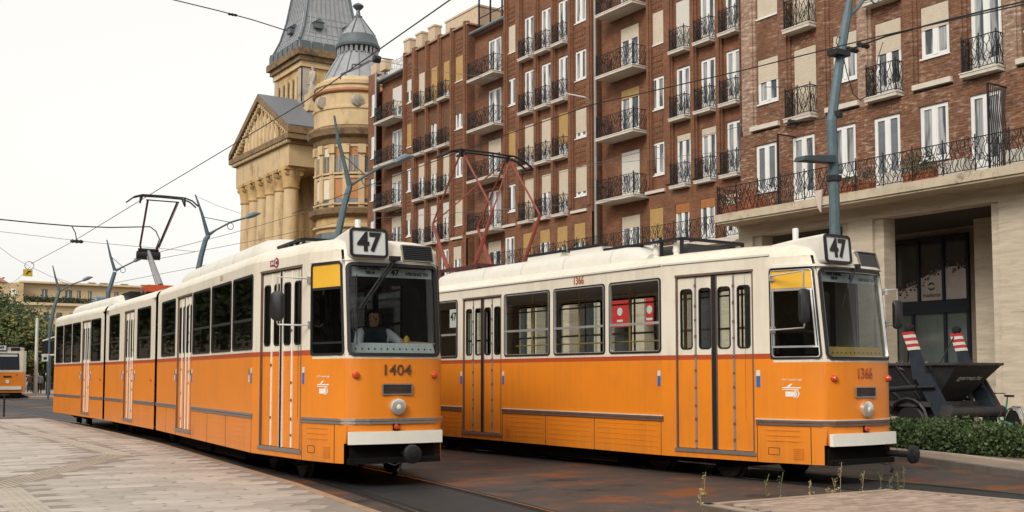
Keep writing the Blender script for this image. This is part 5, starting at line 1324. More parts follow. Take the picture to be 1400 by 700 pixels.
for s, ya in ((1, C0 - 1.2), (-1, C1 + 1.2)):
    a = Vector((-1.5, ya, 23.86)); b = Vector((-1.5, MC, AP)); d = (b - a).normalized(); up_ = Vector((0, -d.z * s, d.y * s)) if False else Vector((0, 0, 1))
    q.hexa([(-4.3, ya, 23.86), (-.8, ya, 23.86), (-.8, MC, AP), (-4.3, MC, AP), (-4.3, ya, 24.45), (-.8, ya, 24.45), (-.8, MC, AP + .6), (-4.3, MC, AP + .6)])
q.build('raking_cornice', OCHD, pd)
q = MB()
for s, ya in ((1, C0 - 1.0), (-1, C1 + 1.0)):
    for k in range(17):
        t = (k + .5) / 17; y = ya + (MC - ya) * t; z = 23.7 + (AP - 23.86) * t; q.box(-4.1, -3.6, y - .16, y + .16, z - .35, z + .05)
q.build('raking_dentil', OCHL, pd)
rp_ = random.Random(9)
for k in range(9):
    y = MC - 4 + k; h = 1.6 + 2.4 * (1 - abs(y - MC) / 4.4)
    q = MB(); q.lathe([(.32, 0), (.36, h*.3), (.22, h*.55), (.30, h*.72), (.12, h*.84), (.19, h*.92), (0, h)], (-3.75, y, 24.0), 8); q.build('relief_figure', OCHL, pd, smooth=True)
q = MB(); q.prism([(.3, C0 - 1.1, 24.5), (.3, C1 + 1.1, 24.5), (.3, MC, AP + .65)], (.4, 0, 0)); q.prism([(-4.25, C0 - 1.15, 24.47), (-4.25, MC, AP + .62), (-4.25, MC, AP + .74), (-4.25, C0 - 1.2, 24.59)], (3.9, 0, 0)); q.prism([(-4.25, C1 + 1.15, 24.47), (-4.25, MC, AP + .62), (-4.25, MC, AP + .74), (-4.25, C1 + 1.2, 24.59)], (3.9, 0, 0)); apart(q, 'pediment_roof', M('lead roof', (.16, .165, .175), .5, .3))
# blocks and figure on the parapet
q = MB(); q.box(-.4, 1.3, 2.2, 4.8, 22.0, 27.2); q.box(-.6, 1.4, 2.0, 5.0, 27.2, 27.7); q.box(-.1, 1.0, 2.8, 4.2, 27.7, 29.2); apart(q, 'parapet_block', OCHL)
q = MB(); q.lathe([(.40, 0), (.44, .25), (.32, .9), (.34, 1.5), (.42, 2.0), (.32, 2.25), (.11, 2.38), (.18, 2.55), (.17, 2.75), (0, 2.88)], (.45, 3.5, 29.2), 10); q.tube([(.45, 3.15, 31.3), (.35, 2.9, 30.8), (.2, 3.05, 30.3)], .11, 6); q.tube([(.45, 3.85, 31.3), (.3, 4.05, 30.7), (.15, 3.85, 30.2)], .11, 6); apart(q, 'statue', OCHG, True)
# square tower behind the pediment
tx0, tx1, ty0, ty1 = 1.6, 8.6, 9.0, 16.4
q = MB(); q.box(tx0, tx1, ty0, ty1, 22, 34.6); apart(q, 'tower', OCH)
q = MB(); q.box(tx0 - .1, tx0 + .9, ty0 - .1, ty0, 22, 33.4); q.box(tx0 - .1, tx0, ty0 - .1, ty0 + .9, 22, 33.4); q.box(tx0 - .1, tx0, ty1 - .9, ty1 + .1, 22, 33.4); apart(q, 'tower_quoin', OCHG)
q = MB(); q.box(tx0 - .25, tx1 + .25, ty0 - .25, ty1 + .25, 33.5, 34.1); apart(q, 'tower_band', OCHL)
q = MB(); q.box(tx0 - .8, tx1 + .8, ty0 - .8, ty1 + .8, 34.6, 35.3); q.box(tx0 - .5, tx1 + .5, ty0 - .5, ty1 + .5, 34.1, 34.6); apart(q, 'tower_cornice', OCHD)
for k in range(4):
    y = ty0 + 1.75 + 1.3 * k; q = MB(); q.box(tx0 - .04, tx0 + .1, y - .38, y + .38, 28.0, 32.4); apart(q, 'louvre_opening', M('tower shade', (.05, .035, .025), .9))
for k in range(5): y = ty0 + 1.1 + 1.3 * k; q = MB(); q.lathe([(.24, 27.8), (.22, 32.2), (.30, 32.6)], (tx0 - .15, y, 0), 10); apart(q, 'small_column', OCHL, True)
# concave pyramid roof with sheet seams, parapet of sheet metal
cx, cy = (tx0 + tx1) / 2, (ty0 + ty1) / 2; hw0 = (tx1 - tx0) / 2 + .55
lev = [(35.3, 1.0), (36.3, .98), (36.4, .92), (37.8, .78), (39.8, .66), (42.5, .56), (46.5, .46)]
q = MB(); rows = [q.pts([(cx + sx*hw0*s, cy + sy*hw0*s, z) for sx, sy in ((-1, -1), (1, -1), (1, 1), (-1, 1))]) for z, s in lev]
for X, Y in zip(rows, rows[1:]):
    for j in range(4): q.face([X[j], X[(j+1) % 4], Y[(j+1) % 4], Y[j]])
q.face(rows[-1]); rf = apart(q, 'tower_roof', ZINC)
q = MB()
for f_ in range(4):
    def sp(t, z, s, o=.03):
        e = hw0 * s
        return [(cx + t*e, cy - e - o, z), (cx + e + o, cy + t*e, z), (cx + t*e, cy + e + o, z), (cx - e - o, cy + t*e, z)][f_]
    for k in range(1, 10):
        t = -1 + 2 * k / 10
        for (z0, s0), (z1, s1) in list(zip(lev, lev[1:]))[2:]: q.bar(sp(t, z0, s0), sp(t, z1, s1), .07, .05)
    for z0, s0 in ((36.9, .87), (37.4, .82), (38.5, .738), (39.2, .696)): q.bar(sp(-.97, z0, s0, .01), sp(.97, z0, s0, .01), .04, .06)
q.build('roof_seam', M('seam zinc', (.22, .23, .245), .5, .3), rf)
q = MB()
for f_ in range(4):
    for k in range(6):
        e = hw0 * .99; t = -1 + (2 * k + 1) / 6; p = [(cx + t*e, cy - e - .08, 35.75), (cx + e + .08, cy + t*e, 35.75), (cx + t*e, cy + e + .08, 35.75), (cx - e - .08, cy + t*e, 35.75)][f_]
        dx = (.55, .1) if f_ in (0, 2) else (.1, .55); q.box(p[0]-dx[0], p[0]+dx[0], p[1]-dx[1], p[1]+dx[1], 35.35, 36.15)
for f_ in range(4):
    sx, sy = ((-1, -1), (1, -1), (1, 1), (-1, 1))[f_]
    q.tube([(cx + sx*hw0*s*1.01, cy + sy*hw0*s*1.01, z) for z, s in lev[1:]], .16, 6)
q.build('roof_ornament', ZINCD, rf)
q = MB()
for f_, (px, py) in enumerate(((cx - 1.6, cy - hw0*.76), (cx + 1.8, cy - hw0*.76), (cx - hw0*.76, cy))): q.box(px - .5, px + .5, py - .5, py + .5, 37.9, 38.5); q.prism([(px - .6, py - .6, 38.5), (px + .6, py - .6, 38.5), (px, py - .6, 38.9)], (0, 1.2, 0))
tag(q.build('roof_hatch', ZINCD, rf), kind='stuff')
# round corner turret
tcx, tcy = al(40.6, 86.0)
def tl(prof, nm, m, n=36, smooth=True): q = MB(); q.lathe(prof, (tcx, tcy, 0), n); return apart(q, nm, m, smooth)
tl([(3.45, 0), (3.45, 21.2)], 'turret_wall', OCH)
tl([(3.7, 14.9), (4.0, 15.1), (4.1, 15.5), (3.6, 15.7)], 'turret_string_course', OCHD); tl([(3.55, 13.9), (3.7, 14.0), (3.7, 14.2), (3.5, 14.3)], 'turret_band', OCHL)
tl([(3.5, 20.9), (3.7, 21.1), (3.75, 21.5), (4.2, 21.7), (4.35, 22.2), (4.2, 22.4), (3.6, 22.6)], 'turret_cornice', OCHD)
tl([(3.72, 22.6), (3.72, 23.9), (3.82, 24.0), (3.82, 24.2), (3.66, 24.3), (3.62, 26.0), (3.76, 26.1), (3.76, 26.4), (3.3, 26.7), (3.05, 26.9)], 'turret_drum', OCHL)
tl([(3.80, 25.4), (3.88, 25.5), (3.80, 25.7)], 'drum_gutter', M('copper brown', (.28, .10, .035), .5))
tl([(3.10, 26.8), (3.0, 27.0), (2.6, 27.7), (2.15, 28.5), (1.75, 29.2), (1.6, 29.5)], 'dome', ZINC)
q = MB()
for k in range(16):
    t = 2 * math.pi * k / 16; q.tube([(tcx + r*math.cos(t), tcy + r*math.sin(t), z) for r, z in ((3.06, 26.95), (2.64, 27.7), (2.19, 28.5), (1.79, 29.2), (1.64, 29.5))], .05, 4)
tag(apart(q, 'dome_rib', M('seam zinc', (.22, .23, .245), .5, .3)), kind='stuff')
q = MB()
for k in range(24): t = 2 * math.pi * k / 24; q.box(tcx + 1.66*math.cos(t) - .10, tcx + 1.66*math.cos(t) + .10, tcy + 1.66*math.sin(t) - .10, tcy + 1.66*math.sin(t) + .10, 29.4, 29.95)
tag(apart(q, 'lantern_post', ZINC), kind='stuff')
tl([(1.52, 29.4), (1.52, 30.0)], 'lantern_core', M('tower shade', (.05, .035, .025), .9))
tl([(1.6, 29.9), (1.92, 30.0), (1.96, 30.2), (1.8, 30.5), (1.68, 30.9), (1.58, 31.1)], 'cap_rim', ZINCD)
tl([(1.58, 31.1), (1.4, 31.35), (.85, 32.1), (.36, 32.75), (.30, 32.85)], 'cap', ZINC, 12, False)
q = MB()
for k in range(8): t = 2 * math.pi * k / 8; q.tube([(tcx + r*math.cos(t), tcy + r*math.sin(t), z) for r, z in ((1.6, 31.1), (1.42, 31.35), (.87, 32.1), (.38, 32.75))], .045, 4)
apart(q, 'cap_rib', ZINCD)
tl([(.36, 32.7), (.38, 32.95), (.22, 33.05), (.17, 33.3), (.16, 33.5), (.38, 33.7), (.5, 33.85), (.4, 34.0), (.2, 34.1), (0, 34.2)], 'finial', ZINCD, 14)
# turret windows and pilasters
for k, deg in enumerate((180, 200, 220, 240, 262, 284)):
    t = R(deg); d = Vector((math.cos(t), math.sin(t), 0)); n = Vector((-d.y, d.x, 0)); c0 = Vector((tcx, tcy, 0)) + d * 3.42
    for z0, z1 in ((16.0, 18.1), (11.2, 13.6), (18.7, 20.8)):
        q = MB(); q.hexa([c0 - n*.62 + Vector((0,0,z0)), c0 + n*.62 + Vector((0,0,z0)), c0 + n*.62 + d*.05 + Vector((0,0,z0)), c0 - n*.62 + d*.05 + Vector((0,0,z0)), c0 - n*.62 + Vector((0,0,z1)), c0 + n*.62 + Vector((0,0,z1)), c0 + n*.62 + d*.05 + Vector((0,0,z1)), c0 - n*.62 + d*.05 + Vector((0,0,z1))]); w = apart(q, 'turret_window', PANE)
    q = MB()
    for z0, z1, m_ in ((16.4, 18.1, 0), (20.0, 20.8, 0)):
        q.hexa([c0 - n*.6 + d*.055 + Vector((0,0,z0)), c0 + n*.6 + d*.055 + Vector((0,0,z0)), c0 + n*.6 + d*.08 + Vector((0,0,z0)), c0 - n*.6 + d*.08 + Vector((0,0,z0)), c0 - n*.6 + d*.055 + Vector((0,0,z1)), c0 + n*.6 + d*.055 + Vector((0,0,z1)), c0 + n*.6 + d*.08 + Vector((0,0,z1)), c0 - n*.6 + d*.08 + Vector((0,0,z1))])
    tag(q.build('blind', BLINDO if k > 1 else BLINDC, w), kind='stuff')
    q = MB(); 
    for z in (15.95, 18.5): q.bar(c0 - n*.8 + d*.12 + Vector((0,0,z)), c0 + n*.8 + d*.12 + Vector((0,0,z)), .3, .16)
    for z in (18.2, 20.85): q.bar(c0 - n*.75 + d*.08 + Vector((0,0,z)), c0 + n*.75 + d*.08 + Vector((0,0,z)), .2, .2)
    q.bar(c0 + d*.09 + Vector((0,0,18.7)), c0 + d*.09 + Vector((0,0,20.0)), .08, .08)
    tag(q.build('window_surround', OCHL, w), kind='stuff')
for deg in (170, 190, 210, 230, 251, 273, 295):
    t = R(deg); d = Vector((math.cos(t), math.sin(t), 0)); c0 = Vector((tcx, tcy, 0)) + d * 3.5
    q = MB(); q.bar(c0 + Vector((0,0,15.6)), c0 + Vector((0,0,20.9)), .5, .3, up=d) ; q.bar(c0 + d*.1 + Vector((0,0,20.2)), c0 + d*.1 + Vector((0,0,20.95)), .66, .4, up=d); apart(q, 'turret_pilaster', OCHL)
for deg in (195, 245): 
    t = R(deg); d = Vector((math.cos(t), math.sin(t), 0)); c0 = Vector((tcx, tcy, 0)) + d * 3.8
    q = MB(); q.lathe([(0, -.2), (.5, -.15), (.55, .2)], tuple(c0 + Vector((0, 0, 24.6))), 12, 'y'); apart(q, 'cartouche', OCHG, True)

# ================================================================== POLES, LAMPS, WIRES
POLE = M('blue grey pole paint', (.085, .125, .142), .5, .1, var=.2, scale=6, dark=(.22, .24, .24), dscale=4, damt=-.03)
LAMPG = M('lamp shell', (.16, .20, .22), .45, .2); LGLASS = M('lamp glass', (.55, .55, .5), .3)
LABS = ['tall blue grey forked pole with a flat lamp standing behind tram 1366', 'blue grey forked pole with curved lamp arm in front of the ochre turret', 'blue grey forked pole with lamp arm before the palace columns', 'blue grey forked pole beyond the rear of tram 1404', 'thin blue grey forked pole beside the green trees']
def pole(k, base, px, Y, r):
    """px: pixel polylines measured at the pole's own distance: trunk, mast, arm, lamp"""
    t = thing('forked_pole', base, 0, LABS[k], 'lamp post', 'forked poles along the tracks'); b = Vector(base)
    def P(l): return [pt(x, y, 'Y', Y) - b for x, y in l]
    tr = P(px['trunk']); q = MB(); q.tube([Vector((tr[0].x, tr[0].y, 0))] + tr, [r*1.15] + [r*(1 - .25*i/len(tr)) for i in range(len(tr))], 8); q.build('trunk', POLE, t)
    m = P(px['mast']); q = MB(); q.tube(m, [r*.75] + [r*.5] * (len(m) - 2) + [r*.25], 8); q.build('mast', POLE, t)
    if px.get('arm'):
        a = P(px['arm']); q = MB(); q.tube(a, [r*.6] + [r*.32] * (len(a) - 1), 8); q.tube([m[-1].lerp(m[0], .55), a[len(a)//2]], .02, 4)
        ao = q.build('lamp_arm', POLE, t, smooth=True)
        e = a[-1]; d = (a[-1] - a[-2]).normalized(); L_ = px.get('ll', .9)
        q = MB(); q.tube([e, e + d*L_*.2 + Vector((0,0,.03)), e + d*L_*.6 + Vector((0,0,.05)), e + d*L_], [.05, .13, .15, .03], 8); q.build('lamp_head', LAMPG, t, smooth=True)
        c = a[len(a)//2]; q = MB(); q.tube([c + Vector((.16*math.cos(R(w)), 0, -.2 + .18*math.sin(R(w)))) for w in range(0, 361, 30)], .02, 4); q.build('ring', POLE, t)
    return t
b1 = pt(1142, 560, 'X', 17.0); 
p1 = pole(0, (17.0, b1.y, .1), dict(trunk=[(1142, 330), (1140, 250), (1137, 165), (1147, 90), (1158, 22)], mast=[(1158, 22), (1164, -15), (1172, -70)], arm=[(1158, 22), (1172, 12), (1195, -20), (1230, -50)]), b1.y, .108)
q = MB(); o = pt(1137, 219, 'Y', b1.y) - Vector((17.0, b1.y, .1)); e = pt(1092, 217, 'Y', b1.y) - Vector((17.0, b1.y, .1))
q.hexa([o + Vector((0, -.12, -.06)), o + Vector((0, .12, -.06)), e + Vector((0, .14, -.04)), e + Vector((0, -.14, -.04)), o + Vector((0, -.1, .09)), o + Vector((0, .1, .09)), e + Vector((.05, .12, .05)), e + Vector((.05, -.12, .05))]); fl = q.build('flat_lamp', M('flat lamp shell', (.035, .05, .06), .5), p1)
q = MB(); q.bar(o, o + Vector((.12, 0, -.03)), .07, .06); q.build('lamp_bracket', POLE, fl)
q = MB()
for z_, x_ in ((157, 1142), (61*4.0, 1140)): c = pt(x_, z_, 'Y', b1.y) - Vector((17.0, b1.y, .1)); q.lathe([(.15, -.05), (.15, .05)], tuple(c), 10)
c = pt(1150, 75, 'Y', b1.y) - Vector((17.0, b1.y, .1)); q.box(c.x - .3, c.x + .1, c.y - .15, c.y + .1, c.z - .05, c.z + .06); tag(q.build('clamp', BLKMET, p1), kind='stuff')
q = MB()
def cab_(pts_, r=.012): q.tube([pt(x, y, 'Y', b1.y) - Vector((17.0, b1.y, .1)) for x, y in pts_], r, 4)
cab_([(1153, 78), (1158, 100), (1166, 128), (1176, 137), (1187, 130), (1196, 112), (1200, 80), (1207, 58)]); cab_([(1150, 70), (1143, 58), (1145, 50), (1150, 52)])
q.build('hanging_cable', BLACK, p1)
for k, (x, Yp, d) in enumerate(((464, None, dict(trunk=[(460, 330), (464, 312), (472, 275), (478, 255)], mast=[(478, 255), (470, 220), (462, 190), (457, 158)], arm=[(478, 253), (485, 250), (500, 240), (520, 229), (540, 222)])),
        (272, None, dict(trunk=[(271, 370), (275, 350), (281, 328), (285, 322)], mast=[(284, 321), (276, 292), (267, 266)], arm=[(285, 321), (296, 314), (315, 304), (335, 298)])),
        (155, None, dict(trunk=[(148, 400), (152, 388), (157, 372)], mast=[(157, 370), (151, 350), (146, 328)], arm=[(158, 370), (168, 365), (182, 358)])),
        (75, None, dict(trunk=[(68, 450), (74, 420), (81, 398)], mast=[(81, 397), (76, 380), (72, 363)], arm=[(82, 398), (95, 390), (112, 384)]))), 1):
    bp = pt(x, 400, 'X', 17.4)
    pole(k, (17.4, bp.y, 0 if k > 3 else .1), d, bp.y, .15)
def wire(pts3, r, label, nm='overhead_wire', mat=BLACK, extra=None):
    t = thing(nm, (0, 0, 0), 0, label, 'wire', 'overhead wires')
    q = MB(); q.tube(pts3, r, 5); q.build('cable', mat, t, smooth=True)
    if extra: extra(t)
    return t
def along_track(c, h, y0, y1): return [Vector((x, y, h - .12 * math.sin(math.pi * min(1, max(0, ((y - 12) % 24) / 24))))) for x, y in c if y0 <= y <= y1]
def insul(px, ax, v, n=1):
    def f(t):
        for x, y in px:
            p = pt(x, y, ax, v); q = MB(); q.lathe([(.03, -.18), (.06, -.12), (.04, -.06), (.06, 0), (.04, .06), (.06, .12), (.03, .18)], tuple(p), 8, 'x'); q.build('insulator', BLKMET, t, smooth=True)
    return f
zl = 6.90
cLw = [(x, y) for x, y in CL if y > 2]
# contact wire over the left track touches the collector head of tram 1404
wire([pt(650, -22, 'Z', zl), pt(615, 0, 'Z', zl), pt(415, 140, 'Z', zl), pt(220, 257, 'Z', zl), pt(100, 330, 'Z', zl), pt(42, 361, 'Z', zl)], .011, 'contact wire rising to the right over the collector of tram 1404')
wire([pt(1440, -3, 'Z', 6.98), pt(1200, 50, 'Z', 6.98), pt(1020, 95, 'Z', 6.98), pt(810, 143, 'Z', 6.98), pt(695, 183, 'Z', 6.98), pt(560, 233, 'Z', 6.98), pt(400, 292, 'Z', 6.98)], .011, 'contact wire stretched above tram 1366 across the brick houses')
wire([pt(1440, -8, 'Y', 13), pt(1300, 26, 'Y', 13.5), pt(1210, 50, 'Y', 14), pt(1150, 72, 'Y', b1.y)], .020, 'thick black feeder cable fixed to the tall pole by the arcade', extra=insul([(1165, 68), (1180, 62)], 'Y', b1.y))
wire([pt(1150, 116, 'Y', b1.y), pt(1085, 119, 'Y', b1.y + 6), pt(1045, 119, 'X', 29)], .012, 'thin span wire from the tall pole to the brick front')
wire([pt(1075, 168, 'Y', b1.y + 3), pt(1140, 160, 'Y', b1.y)], .012, 'short stay wire with insulator beside the tall pole', extra=insul([(1085, 167)], 'Y', b1.y + 3))
wire([pt(234, -1, 'Y', 40), pt(300, 15, 'Y', 40), pt(345, 27, 'Y', 40), pt(392, 42, 'Y', 41)], .022, 'span wire with long insulator beside the pyramid roof', extra=insul([(318, 20)], 'Y', 40))
wire([pt(-10, 299, 'Y', 34), pt(50, 305, 'Y', 34), pt(98, 309, 'Y', 34), pt(150, 311, 'Y', 34), pt(205, 310, 'Y', 34), pt(213, 316, 'Y', 34), pt(218, 327, 'Y', 34), pt(213, 340, 'Y', 34)], .019, 'clamped feeder cable ending in a curl behind the collector of tram 1404')
wire([pt(98, 309, 'Y', 34), pt(103, 318, 'Y', 34), pt(105, 330, 'Y', 34)], .016, 'short dropper hanging from the clamped feeder cable', extra=insul([(105, 330)], 'Y', 34))
for a, b, lab in (((-5, 335, 60), (40, 364, 60), 'thin wire running from the yellow hanging sign to the upper left'), ((42, 364, 60), (10, 392, 90), 'thin wire falling from the yellow hanging sign toward the trees'), ((44, 366, 60), (95, 386, 70), 'thin wire from the yellow hanging sign to the lamp arm'),
        ((-5, 316, 50), (268, 344, 50), 'long faint wire crossing low over the far roofs'), ((190, 352, 40), (480, 272, 40), 'faint wire climbing to the fork before the turret'), ((205, 356, 45), (500, 296, 45), 'lower faint wire climbing toward the turret'), ((130, 392, 50), (480, 320, 38), 'faint wire skimming the roof of tram 1404'),
        ((268, 268, 55), (330, 292, 55), 'stay wire of the forked pole before the columns'), ((460, 185, 38), (520, 228, 38), 'stay wire of the forked pole before the turret'), ((500, 255, 45), (1010, 205, 30), 'faint span wire across the brick window bays'), ((490, 300, 40), (940, 265, 30), 'lower faint span wire across the brick window bays'), ((512, 82, 45), (680, 108, 34), 'span wire fixed to the brick front beside the turret dome'), ((540, 290, 40), (1015, 172, 32), 'thin slanted wire rising across the brick bays')):
    wire([pt(a[0], a[1], 'Y', a[2]), pt((a[0]+b[0])/2, (a[1]+b[1])/2 + 2, 'Y', (a[2]+b[2])/2), pt(b[0], b[1], 'Y', b[2])], .010, lab, mat=M('thin grey wire', (.10, .10, .10), .6))
# line crossing with hardware beside the turret dome
wl = thing('section_insulator', tuple(pt(505, 82, 'Y', 30)), 0, 'bracketed section insulator on the contact wire beside the turret dome', 'insulator')
q = MB(); o = wl.location.copy()
def W(x, y): return pt(x, y, 'Y', 30) - o
q.tube([W(465, 108), W(467, 101), W(478, 97), W(490, 92), W(505, 84), W(520, 78)], .03, 5); q.tube([W(481, 92), W(482, 88), W(495, 88), W(505, 83)], .03, 5); q.tube([W(512, 78), W(538, 82)], .02, 5); q.build('bracket', M('steel bracket', (.16, .16, .17), .5, .4), wl, smooth=True)
q = MB(); q.lathe([(0, -.15), (.12, -.1), (.12, .1), (0, .15)], tuple(W(515, 81)), 8, 'x'); q.build('insulator_body', BLKMET, wl, smooth=True)
# lamp hook on the brick front
hk = thing('wall_lamp_hook', tuple(pt(806, 140, 'X', 33.8)), 0, 'thin white curved wall bracket on the brick bay above tram 1366', 'bracket'); o = hk.location.copy()
q = MB(); q.tube([pt(x, y, 'X', v) - o for x, y, v in ((773, 128, 32.6), (785, 130, 33), (800, 133, 33.4), (806, 137, 33.7), (807, 142, 33.9))], .035, 6); q.build('tube', M('white tube', (.6, .58, .52), .5), hk, smooth=True)
# yellow sign hanging where the wires cross
ys = thing('hanging_sign', tuple(pt(38, 373, 'Y', 60)), 0, 'small square yellow sign hanging below crossing wires under a steel ring', 'sign')
q = MB(); q.box(-.22, .22, -.03, .03, -.18, .18); q.build('plate', M('sign yellow', (.62, .42, .03), .5), ys, loc=None)
q = MB(); q.prism([(-.10, -.034, -.08), (-.02, -.034, -.08), (.04, -.034, .02), (-.04, -.034, .02)], (0, -.004, 0)); q.box(-.02, .14, -.038, -.034, .03, .10); q.build('symbol', BLACK, ys)
q = MB(); q.tube([(.06 + .22*math.cos(R(w)), 0, .38 + .20*math.sin(R(w))) for w in range(0, 361, 30)], .02, 4); q.build('ring', GREYST, ys)

# ================================================================== SKIP LORRY, HEDGE, BICYCLE
TX, TY = 22.72, 15.55
LBL = M('lorry blue black', (.028, .036, .048), .5, .2, var=.3, dark=(.10, .055, .035), dscale=3, damt=.02)
GRIME = M('grimy lorry steel', (.045, .042, .04), .7, .2, var=.4, dark=(.14, .07, .04), dscale=3, damt=.05)
SKIPM = M('black skip steel', (.030, .029, .030), .65, .1, var=.35, dark=(.13, .075, .05), dscale=2.5, damt=.0, bump=.2, bscale=8)
SCL = .87
TR = thing('skip_lorry', (TX, TY, .1), 0, 'dark skip lorry with red and white striped lifting arms, seen from behind', 'truck')
q = MB(); q.box(.3, 1.9, .5, 7.2, .62, .92); q.box(-.05, 2.25, .9, 6.2, .92, 1.06); q.build('chassis', GRIME, TR)
q = MB(); q.box(-.1, 2.3, 5.3, 7.4, .75, 2.7); cb_ = q.build('cab', LBL, TR)
q = MB(); q.box(-.11, -.101, 5.7, 6.8, 1.7, 2.4); q.box(2.301, 2.31, 5.7, 6.8, 1.7, 2.4); q.build('cab_window', PANE, cb_)
for y in (1.6, 5.9):
    for x in (.12, 2.08):
        q = MB(); q.lathe([(.2, -.15), (.42, -.15), (.48, -.10), (.48, .10), (.42, .15), (.2, .15)], (x, y, .48), 22, 'x'); w = q.build('wheel', BLACK, TR, smooth=True)
        q = MB(); q.lathe([(0, -.12), (.14, -.10), (.22, -.13), (.25, -.1), (.25, .1), (.2, .12), (0, .1)], (x, y, .48), 16, 'x'); q.build('rim', GRIME, w, smooth=True)
q = MB()
for x in (-.12, 2.32):
    q.tube([(x, 1.6 + .62*math.cos(R(t)), .52 + .62*math.sin(R(t))) for t in range(10, 171, 20)], .05, 5)
tag(q.build('mudguard', BLKMET, TR), kind='stuff')
q = MB(); q.tube([(-.1, .42, .78), (2.4, .42, .78)], .13, 14); q.tube([(-.12, .42, .78), (.1, .42, .78)], .2, 14); q.tube([(2.2, .42, .78), (2.45, .42, .78)], .17, 14); q.build('rear_beam', GRIME, TR, smooth=True)
STRIPE = M('arm stripe red', (.45, .035, .03), .5); STRW = M('arm stripe white', (.62, .58, .52), .5)
for x in (.05, 2.22):
    q = MB(); q.hexa([(x - .07, .28, .62), (x + .07, .28, .62), (x + .07, .78, .62), (x - .07, .78, .62), (x - .06, .98, 1.85), (x + .06, .98, 1.85), (x + .06, 1.42, 1.74), (x - .06, 1.42, 1.74)])
    q.hexa([(x - .06, 1.0, 1.72), (x + .06, 1.0, 1.72), (x + .06, 1.5, 1.66), (x - .06, 1.5, 1.66), (x - .05, 1.35, 2.55), (x + .05, 1.35, 2.55), (x + .05, 1.62, 2.52), (x - .05, 1.62, 2.52)])
    ar = q.build('lifting_arm', LBL, TR)
    for k in range(6):
        q = MB(); z0 = 2.50 + .085*k; y0 = 1.32 + .032*k
        q.hexa([(x - .075, y0, z0), (x + .075, y0, z0), (x + .075, y0 + .3, z0 - .02), (x - .075, y0 + .3, z0 - .02), (x - .075, y0 + .032, z0 + .083), (x + .075, y0 + .032, z0 + .083), (x + .075, y0 + .332, z0 + .063), (x - .075, y0 + .332, z0 + .063)]); q.build('warning_stripe', STRIPE if k % 2 else STRW, ar)
    q = MB(); q.lathe([(0, -.09), (.11, -.08), (.13, 0), (.11, .08), (0, .09)], (x, 1.62, 3.10), 12, 'x'); q.build('arm_tip', BLKMET, ar, smooth=True)
    q = MB(); q.tube([(x, 1.62, 3.05), (x + (.3 if x < 1 else -.35), 1.9, 2.2), (x + (.35 if x < 1 else -.45), 2.1, 1.9)], .022, 5); q.build('lifting_chain', BLKMET, ar)
    q = MB(); q.tube([(x - .14, 1.3, 1.45), (x - .14, 3.6, 1.30)], .085, 10); q.tube([(x - .14, .75, 1.47), (x - .14, 1.3, 1.45)], .045, 8); q.build('hydraulic_ram', BLKMET, ar, smooth=True)
q = MB(); q.bar((2.38, .45, .85), (2.34, 1.1, 2.0), .09, .16); q.build('prop_leg', GRIME, TR)
# the skip itself rides on the lorry
TR.scale = (SCL,) * 3
SK = thing('skip', (TX + 1.12 * SCL, TY + .62, .1 + 1.064 * SCL), 0, 'black steel skip with white web address on its end, carried by the lorry', 'skip')
q = MB(); w0, w1 = .62, 1.02
P = [(-w0, .45, 0), (w0, .45, 0), (w0, 2.6, 0), (-w0, 2.6, 0), (-w1, -.55, 1.02), (w1, -.55, 1.02), (w1, 3.4, 1.02), (-w1, 3.4, 1.02)]
i = q.pts(P)
for f_ in ((0, 3, 2, 1), (0, 1, 5, 4), (1, 2, 6, 5), (2, 3, 7, 6), (3, 0, 4, 7)): q.face([i[k] for k in f_])
j = q.pts([(x * .955, y * .97 + .05, z + .03 if z < .5 else z) for x, y, z in P])
for f_ in ((0, 3, 2, 1), (0, 1, 5, 4), (1, 2, 6, 5), (2, 3, 7, 6), (3, 0, 4, 7)): q.face([j[k] for k in f_])
q.build('shell', SKIPM, SK)
q = MB()
R4 = [(-w1, -.55), (w1, -.55), (w1, 3.4), (-w1, 3.4)]
for a, b in zip(R4, R4[1:] + R4[:1]): q.bar((*a, 1.03), (*b, 1.03), .10, .07)
q.build('rim', GRIME, SK)
q = MB()
for s in (-1, 1):
    for y in (.3, 1.4, 2.5): q.bar((s * (w0 + .01), .9 + (y - 1.4)*.6, .05), (s * (w1 + .01), y, 1.0), .07, .05)
tag(q.build('side_rib', SKIPM, SK), kind='stuff')
d_ = Vector((0, -1.0, 1.02)).normalized()
SK.scale = (SCL,) * 3
text('web_address', 'gyarmax.hu', .23, M('stencil white', (.50, .48, .44), .7), SK, frame((.05, -.20, .645), (1, 0, 0), d_), ext=.002, bold=.003)
